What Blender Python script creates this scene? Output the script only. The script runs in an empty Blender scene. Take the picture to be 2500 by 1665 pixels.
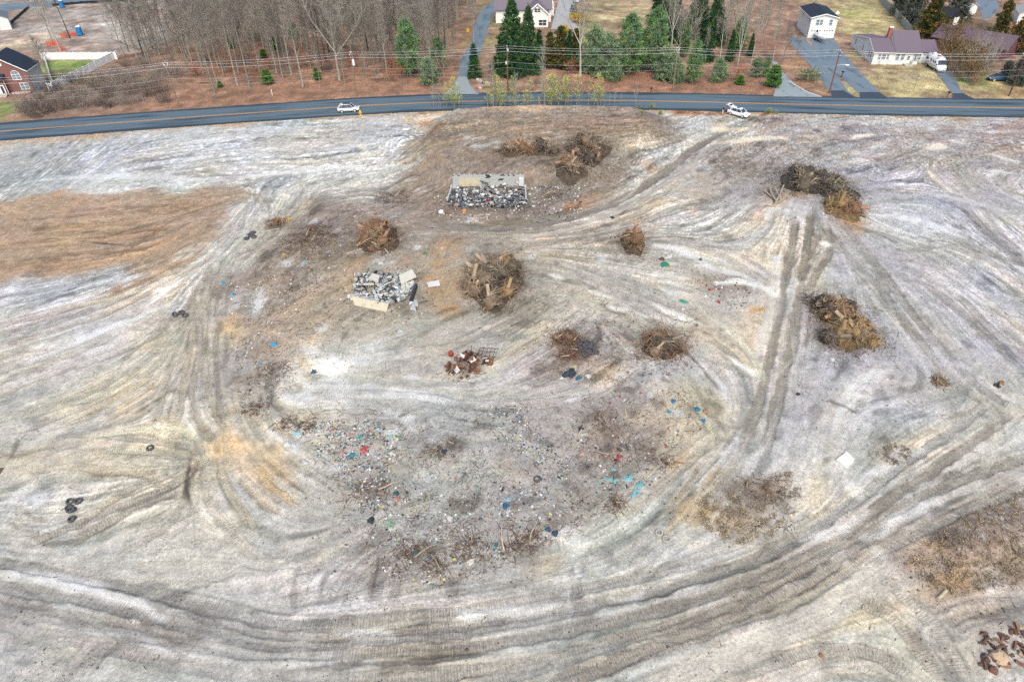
import bpy, math, random
import numpy as np
from mathutils import Vector, Matrix, noise as mnoise

# ------------------------------------------------------------------ camera, light, exposure
SC = bpy.context.scene
COL = SC.collection
CAM_H, PITCH, ROLL, FPX = 50.0, math.radians(37.8), math.radians(-1.3), 1667.0
_f = np.array([0, math.cos(PITCH), -math.sin(PITCH)])
_r0 = np.array([1.0, 0, 0])
_u0 = np.array([0, math.sin(PITCH), math.cos(PITCH)])
_r = _r0 * math.cos(ROLL) + _u0 * math.sin(ROLL)
_u = _u0 * math.cos(ROLL) - _r0 * math.sin(ROLL)
cam_d = bpy.data.cameras.new('camera')
cam_d.sensor_width = 36.0
cam_d.lens = 24.0
cam_d.clip_start = 0.5
cam_d.clip_end = 3000
cam = bpy.data.objects.new('camera', cam_d)
COL.objects.link(cam)
M4 = Matrix(((_r[0], _u[0], -_f[0], 0), (_r[1], _u[1], -_f[1], 0), (_r[2], _u[2], -_f[2], CAM_H), (0, 0, 0, 1)))
cam.matrix_world = M4
SC.camera = cam

SUN_EL, SUN_AZ = math.radians(50), math.radians(176)     # azimuth measured from +Y towards +X
w = bpy.data.worlds.new('World')
SC.world = w
w.use_nodes = True
wn = w.node_tree
wn.nodes.clear()
sky = wn.nodes.new('ShaderNodeTexSky')
sky.sky_type = 'NISHITA'
sky.sun_disc = False
sky.sun_elevation = SUN_EL
sky.sun_rotation = SUN_AZ
sky.air_density = 1.0
sky.dust_density = 4.0
sky.ozone_density = 1.0
bg = wn.nodes.new('ShaderNodeBackground')
bg.inputs['Strength'].default_value = 0.15
wo = wn.nodes.new('ShaderNodeOutputWorld')
wn.links.new(sky.outputs[0], bg.inputs[0])
wn.links.new(bg.outputs[0], wo.inputs[0])
sun_d = bpy.data.lights.new('sun', 'SUN')
sun_d.energy = 1.4
sun_d.angle = math.radians(40)
sun_d.color = (1.0, 0.955, 0.9)
sun = bpy.data.objects.new('sun', sun_d)
COL.objects.link(sun)
_sd = Vector((math.sin(SUN_AZ) * math.cos(SUN_EL), math.cos(SUN_AZ) * math.cos(SUN_EL), math.sin(SUN_EL)))
sun.rotation_euler = _sd.to_track_quat('Z', 'Y').to_euler()
SC.view_settings.view_transform = 'Standard'
SC.view_settings.look = 'None'
SC.view_settings.gamma = 1.0
SC.view_settings.exposure = 0.55
SC.cycles.max_bounces = 5
SC.cycles.diffuse_bounces = 3
SC.cycles.glossy_bounces = 2
SC.cycles.transparent_max_bounces = 8
SC.cycles.use_denoising = False

RNG = np.random.default_rng(7)
random.seed(11)

# ------------------------------------------------------------------ pixel <-> place
def project(p):
 d = np.asarray(p, float) - np.array([0, 0, CAM_H])
 w_ = d @ _f
 return 1250 + FPX * (d @ _r) / w_, 832.5 - FPX * (d @ _u) / w_

def ray(px, py):
 return _f + _r * ((px - 1250) / FPX) + _u * ((832.5 - py) / FPX)

def flat_at(px, py, z=0.0):
 d = ray(px, py)
 t = (z - CAM_H) / d[2]
 return d[0] * t, d[1] * t

HF = None    # height lookup, set once the terrain exists
def height(x, y):
 return 0.0 if HF is None else HF(x, y)

def at(px, py, dz=0.0):
 z = 0.0
 for _ in range(6):
  x, y = flat_at(px, py, z)
  z = height(x, y)
 return Vector((x, y, z + dz))

def height_for(base, py_top):
 """how tall a thing standing at base is when its top shows at picture row py_top"""
 lo, hi = 0.0, 60.0
 for _ in range(40):
  m = (lo + hi) / 2
  if project((base[0], base[1], base[2] + m))[1] > py_top: lo = m
  else: hi = m
 return lo

def lin(r, g, b, k=0.72):
 def f(c):
  c /= 255.0
  return c / 12.92 if c <= 0.04045 else ((c + 0.055) / 1.055) ** 2.4
 return np.array([f(r) * k * 0.99, f(g) * k * 1.005, f(b) * k * 0.95])    # daylight from the open sky is a little blue

# ------------------------------------------------------------------ object helpers
def tag(o, label=None, cat=None, group=None, kind=None):
 if label: o['label'] = label
 if cat: o['category'] = cat
 if group: o['group'] = group
 if kind: o['kind'] = kind
 return o

def empty(name, loc=(0, 0, 0), rz=0.0):
 o = bpy.data.objects.new(name, None)
 o.empty_display_size = 0.3
 o.location = loc
 o.rotation_euler = (0, 0, rz)
 COL.objects.link(o)
 return o

def link_mesh(name, me, parent=None, loc=None, rot=None, scale=None):
 o = bpy.data.objects.new(name, me)
 COL.objects.link(o)
 if parent is not None: o.parent = parent
 if loc is not None: o.location = loc
 if rot is not None: o.rotation_euler = rot
 if scale is not None: o.scale = scale if hasattr(scale, '__len__') else (scale,) * 3
 return o

MATS = {}
def mat(name, color, rough=0.85, metallic=0.0, var=0.18, scale=3.0, bump=0.0, bscale=20.0, spec=0.3, stretch=None, attr=None, dirt=None, transmission=0.0, detail=6.0):
 """procedural surface: a base colour broken up by noise, optional bump, optional per-vertex tint, optional dirt colour"""
 if name in MATS: return MATS[name]
 m = bpy.data.materials.new(name)
 m.use_nodes = True
 nt = m.node_tree
 b = nt.nodes['Principled BSDF']
 b.inputs['Roughness'].default_value = rough
 b.inputs['Metallic'].default_value = metallic
 b.inputs['Specular IOR Level'].default_value = spec
 tc = nt.nodes.new('ShaderNodeTexCoord')
 src = tc.outputs['Object']
 if stretch:
  mp = nt.nodes.new('ShaderNodeMapping')
  mp.inputs['Scale'].default_value = stretch
  nt.links.new(src, mp.inputs[0]); src = mp.outputs[0]
 nz = nt.nodes.new('ShaderNodeTexNoise')
 nz.inputs['Scale'].default_value = scale
 nz.inputs['Detail'].default_value = detail
 nz.inputs['Roughness'].default_value = 0.65
 nt.links.new(src, nz.inputs['Vector'])
 mr = nt.nodes.new('ShaderNodeMapRange')
 mr.inputs['From Min'].default_value = 0.25
 mr.inputs['From Max'].default_value = 0.75
 mr.inputs['To Min'].default_value = 1 - var
 mr.inputs['To Max'].default_value = 1 + var
 nt.links.new(nz.outputs[0], mr.inputs[0])
 mx = nt.nodes.new('ShaderNodeMix'); mx.data_type = 'RGBA'; mx.blend_type = 'MULTIPLY'
 mx.inputs[0].default_value = 1.0
 if attr:
  at_ = nt.nodes.new('ShaderNodeAttribute'); at_.attribute_name = attr
  nt.links.new(at_.outputs['Color'], mx.inputs[6])
 else:
  mx.inputs[6].default_value = (*color, 1)
 nt.links.new(mr.outputs[0], mx.inputs[7])
 out = mx.outputs[2]
 if dirt:
  n2 = nt.nodes.new('ShaderNodeTexNoise'); n2.inputs['Scale'].default_value = dirt[1]; n2.inputs['Detail'].default_value = 8
  n2.inputs['Roughness'].default_value = 0.7
  nt.links.new(tc.outputs['Object'], n2.inputs['Vector'])
  m2 = nt.nodes.new('ShaderNodeMapRange'); m2.inputs['From Min'].default_value = dirt[2]; m2.inputs['From Max'].default_value = dirt[2] + 0.14
  nt.links.new(n2.outputs[0], m2.inputs[0])
  mm = nt.nodes.new('ShaderNodeMix'); mm.data_type = 'RGBA'
  nt.links.new(m2.outputs[0], mm.inputs[0]); nt.links.new(out, mm.inputs[6]); mm.inputs[7].default_value = (*dirt[0], 1)
  out = mm.outputs[2]
 nt.links.new(out, b.inputs['Base Color'])
 if bump:
  n3 = nt.nodes.new('ShaderNodeTexNoise'); n3.inputs['Scale'].default_value = bscale; n3.inputs['Detail'].default_value = 4
  nt.links.new(src, n3.inputs['Vector'])
  bp = nt.nodes.new('ShaderNodeBump'); bp.inputs['Strength'].default_value = bump; bp.inputs['Distance'].default_value = 0.05
  nt.links.new(n3.outputs[0], bp.inputs['Height']); nt.links.new(bp.outputs[0], b.inputs['Normal'])
 MATS[name] = m
 return m

class MB:
 """collects boxes, bars, tubes and free faces, builds them as ONE mesh"""
 def __init__(s): s.v = []; s.f = []; s.m = []; s.c = []; s.mi = 0; s.col = None
 def _add(s, vs, fs):
  o = len(s.v)
  s.v += [tuple(map(float, p)) for p in vs]
  s.f += [tuple(i + o for i in f) for f in fs]
  s.m += [s.mi] * len(fs)
  s.c += [s.col or (1, 1, 1)] * len(vs)
  return s
 def box(s, c, d, rz=0.0, R=None, taper=1.0):
  """box with centre c and full sizes d; taper scales the top"""
  hx, hy, hz = d[0] / 2, d[1] / 2, d[2] / 2
  pts = [Vector((x * hx * (taper if z > 0 else 1), y * hy * (taper if z > 0 else 1), z * hz)) for z in (-1, 1) for y in (-1, 1) for x in (-1, 1)]
  if R is None: R = Matrix.Rotation(rz, 3, 'Z')
  pts = [R @ p + Vector(c) for p in pts]
  return s._add(pts, [(0, 2, 3, 1), (4, 5, 7, 6), (0, 1, 5, 4), (2, 6, 7, 3), (0, 4, 6, 2), (1, 3, 7, 5)])
 def bar(s, a, b, w, h=None):
  a, b = Vector(a), Vector(b); d = b - a
  L = d.length
  R = d.to_track_quat('X', 'Z').to_matrix()
  return s.box((a + b) / 2, (L, w, h or w), R=R)
 def tube(s, pts, rads, n=6, cap=True, phase=0.0):
  pts = [Vector(p) for p in pts]
  if not hasattr(rads, '__len__'): rads = [rads] * len(pts)
  vs, fs = [], []
  for i, p in enumerate(pts):
   d = (pts[min(i + 1, len(pts) - 1)] - pts[max(i - 1, 0)])
   if d.length < 1e-6: d = Vector((0, 0, 1))
   q = d.to_track_quat('Z', 'Y').to_matrix()
   for k in range(n):
    a = 2 * math.pi * k / n + phase
    vs.append(p + q @ Vector((math.cos(a) * rads[i], math.sin(a) * rads[i], 0)))
  for i in range(len(pts) - 1):
   for k in range(n):
    fs.append((i * n + k, i * n + (k + 1) % n, (i + 1) * n + (k + 1) % n, (i + 1) * n + k))
  if cap:
   fs.append(tuple(range(n))[::-1]); fs.append(tuple((len(pts) - 1) * n + k for k in range(n)))
  return s._add(vs, fs)
 def poly(s, pts): return s._add(pts, [tuple(range(len(pts)))])
 def prism(s, outline, z0, z1, top=None):
  """upright prism on an outline (x, y); top may be another outline"""
  n = len(outline); top = top or outline
  vs = [(x, y, z0) for x, y in outline] + [(x, y, z1) for x, y in top]
  fs = [tuple(range(n))[::-1], tuple(range(n, 2 * n))] + [(i, (i + 1) % n, n + (i + 1) % n, n + i) for i in range(n)]
  return s._add(vs, fs)
 def lathe(s, prof, n=16, c=(0, 0, 0), R=None):
  vs, fs = [], []
  for r, z in prof:
   for k in range(n):
    a = 2 * math.pi * k / n
    p = Vector((r * math.cos(a), r * math.sin(a), z))
    if R is not None: p = R @ p
    vs.append(p + Vector(c))
  for i in range(len(prof) - 1):
   for k in range(n): fs.append((i * n + k, i * n + (k + 1) % n, (i + 1) * n + (k + 1) % n, (i + 1) * n + k))
  return s._add(vs, fs)
 def mesh(s, name, mats, smooth=False):
  me = bpy.data.meshes.new(name)
  me.from_pydata(s.v, [], s.f)
  mats = mats if isinstance(mats, (list, tuple)) else [mats]
  for m in mats: me.materials.append(m)
  if len(mats) > 1: me.polygons.foreach_set('material_index', s.m)
  if any(c != (1, 1, 1) for c in s.c[:1]) or s.col:
   ca = me.color_attributes.new('tint', 'FLOAT_COLOR', 'POINT')
   ca.data.foreach_set('color', np.array([(*c, 1) for c in s.c], np.float32).ravel())
  if smooth: me.polygons.foreach_set('use_smooth', [True] * len(me.polygons))
  me.update()
  return me
 def build(s, name, mats, parent=None, smooth=False, **k):
  return link_mesh(name, s.mesh(name, mats, smooth), parent, **k)

def np_mesh(name, V, F, mats, tint=None, smooth=False, mi=None):
 """fast mesh from numpy arrays; F is (n,3) or (n,4)"""
 me = bpy.data.meshes.new(name)
 n, k = F.shape
 me.vertices.add(len(V)); me.vertices.foreach_set('co', np.asarray(V, np.float32).ravel())
 me.loops.add(n * k); me.loops.foreach_set('vertex_index', F.astype(np.int32).ravel())
 me.polygons.add(n)
 me.polygons.foreach_set('loop_start', np.arange(0, n * k, k, dtype=np.int32))
 me.polygons.foreach_set('loop_total', np.full(n, k, np.int32))
 if smooth: me.polygons.foreach_set('use_smooth', np.ones(n, bool))
 for m in (mats if isinstance(mats, (list, tuple)) else [mats]): me.materials.append(m)
 if mi is not None: me.polygons.foreach_set('material_index', np.asarray(mi, np.int32))
 if tint is not None:
  ca = me.color_attributes.new('tint', 'FLOAT_COLOR', 'POINT')
  t = np.ones((len(V), 4), np.float32); t[:, :3] = tint
  ca.data.foreach_set('color', t.ravel())
 me.update(calc_edges=True)
 return me
# ------------------------------------------------------------------ terrain and soil, built on world-space rasters
def box1(a, r, ax):
 r = int(max(0, r))
 if r == 0: return a
 p = np.concatenate([np.repeat(np.take(a, [0], ax), r + 1, ax), a, np.repeat(np.take(a, [-1], ax), r, ax)], ax)
 c = np.cumsum(p, ax, dtype=np.float64)
 n = a.shape[ax]
 hi = np.take(c, np.arange(2 * r + 1, 2 * r + 1 + n), ax); lo = np.take(c, np.arange(0, n), ax)
 return ((hi - lo) / (2 * r + 1)).astype(np.float32)

def gblur(a, s):
 r = s * 0.95
 for ax in (0, 1):
  for _ in range(3): a = box1(a, round(r), ax)
 return a

def unit(a):
 a = a - a.mean()
 return (a / (a.std() + 1e-9)).astype(np.float32)

def sstep(a, lo, hi):
 t = np.clip((a - lo) / (hi - lo), 0, 1)
 return t * t * (3 - 2 * t)

class Raster:
 def __init__(s, x0, x1, y0, y1, res, seed):
  s.x0, s.y0, s.res = x0, y0, res
  s.nx, s.ny = int((x1 - x0) / res) + 1, int((y1 - y0) / res) + 1
  s.x1, s.y1 = x0 + (s.nx - 1) * res, y0 + (s.ny - 1) * res
  s.rng = np.random.default_rng(seed)
  s.X, s.Y = np.meshgrid(np.float32(x0) + np.arange(s.nx, dtype=np.float32) * np.float32(res), np.float32(y0) + np.arange(s.ny, dtype=np.float32) * np.float32(res))
  s.H = np.zeros((s.ny, s.nx), np.float32)
  s.C = np.zeros((s.ny, s.nx, 3), np.float32)
  s.D = np.zeros((s.ny, s.nx), np.float32)
  s.U = np.zeros((s.ny, s.nx), np.float32)
  s.A = np.zeros((s.ny, s.nx), np.float32)
  s.nz = {}
 def noise(s, sig):
  """smooth unit noise with features of about sig metres"""
  if sig not in s.nz: s.nz[sig] = unit(gblur(s.rng.standard_normal((s.ny, s.nx)).astype(np.float32), sig / s.res))
  return s.nz[sig]
 def win(s, pts, pad):
  xs, ys = [p[0] for p in pts], [p[1] for p in pts]
  i0 = int(max(0, (min(xs) - pad - s.x0) / s.res)); i1 = int(min(s.nx, (max(xs) + pad - s.x0) / s.res + 2))
  j0 = int(max(0, (min(ys) - pad - s.y0) / s.res)); j1 = int(min(s.ny, (max(ys) + pad - s.y0) / s.res + 2))
  return (slice(j0, j1), slice(i0, i1)) if i1 > i0 + 2 and j1 > j0 + 2 else None
 def mask(s, pts, soft=1.0, warp=0.0):
  w_ = s.win(pts, 3 * soft + 2 * warp)
  if w_ is None: return None, None
  X, Y = s.X[w_], s.Y[w_]
  if warp:
   X = X + warp * (0.7 * s.noise(2.2)[w_] + 0.5 * s.noise(0.7)[w_])
   Y = Y + warp * (0.7 * s.noise(2.21)[w_] + 0.5 * s.noise(0.71)[w_])
  m = np.zeros(X.shape, bool)
  n = len(pts)
  for k in range(n):
   xa, ya = pts[k][0], pts[k][1]; xb, yb = pts[(k + 1) % n][0], pts[(k + 1) % n][1]
   if ya == yb: continue
   c = (ya > Y) != (yb > Y)
   m ^= c & (X < (xb - xa) * (Y - ya) / (yb - ya) + xa)
  return w_, gblur(m.astype(np.float32), soft / s.res / 1.5)
 def paint(s, w_, m, col, alpha, speck=0.0):
  if w_ is None: return
  a = m * alpha
  if speck: a = a * np.clip(1 + speck * (0.6 * s.noise(0.7)[w_] + 0.6 * s.noise(2.2)[w_]), 0, 1.3)
  a = np.clip(a, 0, 1)[..., None]
  s.C[w_] = s.C[w_] * (1 - a) + np.asarray(col, np.float32) * a
 def sample(s, arr, x, y, nearest=False):
  fx = np.clip((np.asarray(x) - s.x0) / s.res, 0, s.nx - 1.001); fy = np.clip((np.asarray(y) - s.y0) / s.res, 0, s.ny - 1.001)
  if nearest: return arr[np.rint(fy).astype(int), np.rint(fx).astype(int)]
  i = fx.astype(int); j = fy.astype(int)
  tx, ty = fx - i, fy - j
  if arr.ndim == 3: tx, ty = tx[..., None], ty[..., None]
  return (arr[j, i] * (1 - tx) + arr[j, i + 1] * tx) * (1 - ty) + (arr[j + 1, i] * (1 - tx) + arr[j + 1, i + 1] * tx) * ty

def curve(pts, step=0.5):
 """smooth path through world points, evenly stepped"""
 P = [Vector((p[0], p[1], 0)) for p in pts]
 if len(P) == 2: P = [P[0], (P[0] + P[1]) / 2, P[1]]
 Q = [2 * P[0] - P[1]] + P + [2 * P[-1] - P[-2]]
 out = []
 for i in range(1, len(Q) - 2):
  a, b, c, d = Q[i - 1], Q[i], Q[i + 1], Q[i + 2]
  n = max(2, int((c - b).length / step))
  for k in range(n):
   t = k / n
   out.append(0.5 * ((2 * b) + (c - a) * t + (2 * a - 5 * b + 4 * c - d) * t * t + (3 * b - a - 3 * c + d) * t ** 3))
 out.append(P[-1])
 return out

def ell(cx, cy, rx, ry, rot=0.0, n=18):
 r = math.radians(rot)
 return [(cx + rx * math.cos(a) * math.cos(r) - ry * math.sin(a) * math.sin(r), cy + rx * math.cos(a) * math.sin(r) + ry * math.sin(a) * math.cos(r)) for a in [2 * math.pi * k / n for k in range(n)]]

def W(pts): return [at(*p)[:2] for p in pts]

# ---- large shapes of the land
HR = Raster(-215, 215, 8, 350, 0.4, 3)
def bump_poly(px, h, soft, warp=0.0):
 w_, m = HR.mask([flat_at(*p) for p in px], soft, warp)
 HR.H[w_] += h * m
bump_poly([(1100, 284), (1300, 276), (1540, 279), (1640, 303), (1590, 345), (1530, 400), (1440, 445), (1310, 452), (1100, 452), (1050, 415), (1020, 380), (1050, 320)], 1.9, 2.2)
bump_poly([(1100, 276), (1330, 268), (1560, 272), (1600, 292), (1300, 292), (1100, 296)], 0.5, 1.0)
bump_poly([(1096, 462), (1286, 462), (1292, 506), (1092, 506)], -.75, 0.5)
bump_poly([(1010, 285), (1050, 283), (1062, 330), (1040, 360), (1025, 330)], -0.9, 1.0)
bump_poly([(1735, 312), (1775, 322), (1600, 460), (1490, 520), (1470, 505), (1590, 430)], -0.55, 1.2)
bump_poly(ell(1640, 515, 70, 35), 0.7, 2.0)
bump_poly(ell(1830, 1230, 100, 65), 0.35, 1.0, 0.8)
bump_poly(ell(2370, 1330, 130, 70, -25), 0.4, 1.2, 0.8)
bump_poly(ell(960, 700, 60, 40), 0.5, 2.0)
bump_poly(ell(1100, 1060, 250, 70), 0.5, 4.0)
bump_poly(ell(1000, 640, 330, 90), 0.5, 6.0)
_calm = sstep(HR.Y, 138, 126)
HR.H += (0.09 * HR.noise(9.0) + 0.03 * HR.noise(4.0)) * (0.35 + 0.65 * _calm) * 0.8
# the road corridor is level
ROAD_C = [(-330, 352), (-120, 335), (0, 322), (250, 303), (500, 284.6), (700, 271), (900, 258), (1100, 249.5), (1300, 246.2), (1450, 246.0), (1600, 247.4), (1850, 253), (2100, 258.8), (2300, 262), (2500, 264.5), (2750, 267), (2950, 269)]
ROAD_W = curve([flat_at(*p) for p in ROAD_C], 1.0)
ROAD_HALF = 5.6
_rx = np.array([p.x for p in ROAD_W]); _ry = np.array([p.y for p in ROAD_W])
def road_y(x): return np.interp(x, _rx, _ry)
_dr = np.abs(HR.Y - road_y(HR.X))
_k = sstep(_dr, ROAD_HALF + 0.6, ROAD_HALF + 3.0)
HR.H *= _k
HR.H -= 0.03 * (1 - _k)
HR.H *= np.where(HR.Y > road_y(HR.X), 0.4, 1.0)
def HF(x, y): return float(HR.sample(HR.H, x, y))

# ---- rasters that carry the soil
RA = Raster(-132, 132, 14, 168, 0.14, 5)
RB = Raster(-205, 205, 140, 310, 0.32, 6)
SAND = lin(200, 198, 193)
for R in (RA, RB): R.C[:] = SAND

def both(pts_px, col, alpha, soft=1.5, warp=1.2, speck=0.5, debris=0.0):
 c = lin(*col)
 pw = W(pts_px)
 for R in (RA, RB):
  w_, m = R.mask(pw, soft, warp)
  if w_ is None: continue
  R.paint(w_, m, c, alpha, speck)
  if debris: R.D[w_] = np.maximum(R.D[w_], m * debris)
 return

FLOW = []
# streak directions of the scraped soil (paths on the ground)
FLOW_PX = [
 [(0, 500), (110, 425), (215, 345)], [(60, 530), (170, 440), (270, 345)], [(300, 440), (500, 425), (720, 410), (960, 385)], [(320, 380), (600, 345), (960, 330)],
 [(600, 500), (720, 450), (900, 420)], [(0, 560), (250, 545), (520, 520)], [(0, 640), (200, 630), (400, 600)], [(0, 690), (300, 655), (480, 590), (570, 520)],
 [(0, 900), (200, 840), (420, 740), (560, 600), (600, 480)], [(0, 1000), (220, 900), (420, 790)], [(0, 1100), (280, 1000), (430, 900)], [(40, 1180), (250, 1060), (440, 980)],
 [(0, 1065), (200, 1055), (480, 1085)], [(0, 1200), (200, 1150), (460, 1150)], [(640, 1000), (610, 860), (680, 780), (860, 700)], [(730, 780), (660, 900), (640, 1000)],
 [(780, 955), (920, 960), (1130, 985)], [(1160, 900), (1250, 850), (1400, 760)], [(1100, 800), (1250, 740), (1350, 690)], [(1330, 690), (1500, 750), (1700, 860), (1830, 980)],
 [(1200, 1000), (1400, 985), (1560, 900)], [(1560, 1250), (1700, 1130), (1800, 1040)], [(2050, 430), (2300, 370), (2500, 340)], [(2000, 480), (2250, 470), (2500, 520)],
 [(2100, 560), (2300, 680), (2500, 820)], [(2050, 330), (2250, 320), (2500, 310)], [(1050, 330), (1300, 295), (1600, 300)], [(1020, 420), (1080, 390), (1250, 330)], [(1600, 590), (1760, 600), (1880, 560)],
 [(1350, 620), (1600, 660), (1850, 680)], [(1890, 1150), (2000, 1000), (2080, 900)], [(2080, 980), (2250, 1000), (2400, 960)], [(1990, 1020), (2010, 1120), (2000, 1230)],
 [(850, 1420), (950, 1370), (1000, 1280)], [(700, 1480), (760, 1380), (860, 1290)], [(1250, 1400), (1400, 1380), (1560, 1340)], [(1000, 1150), (1010, 1060), (1020, 980)],
 [(1350, 1100), (1450, 1200), (1520, 1290)], [(1500, 350), (1620, 320), (1700, 300)], [(1650, 500), (1750, 480), (1850, 420)], [(1720, 560), (1850, 470), (1950, 380)],
]
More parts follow.
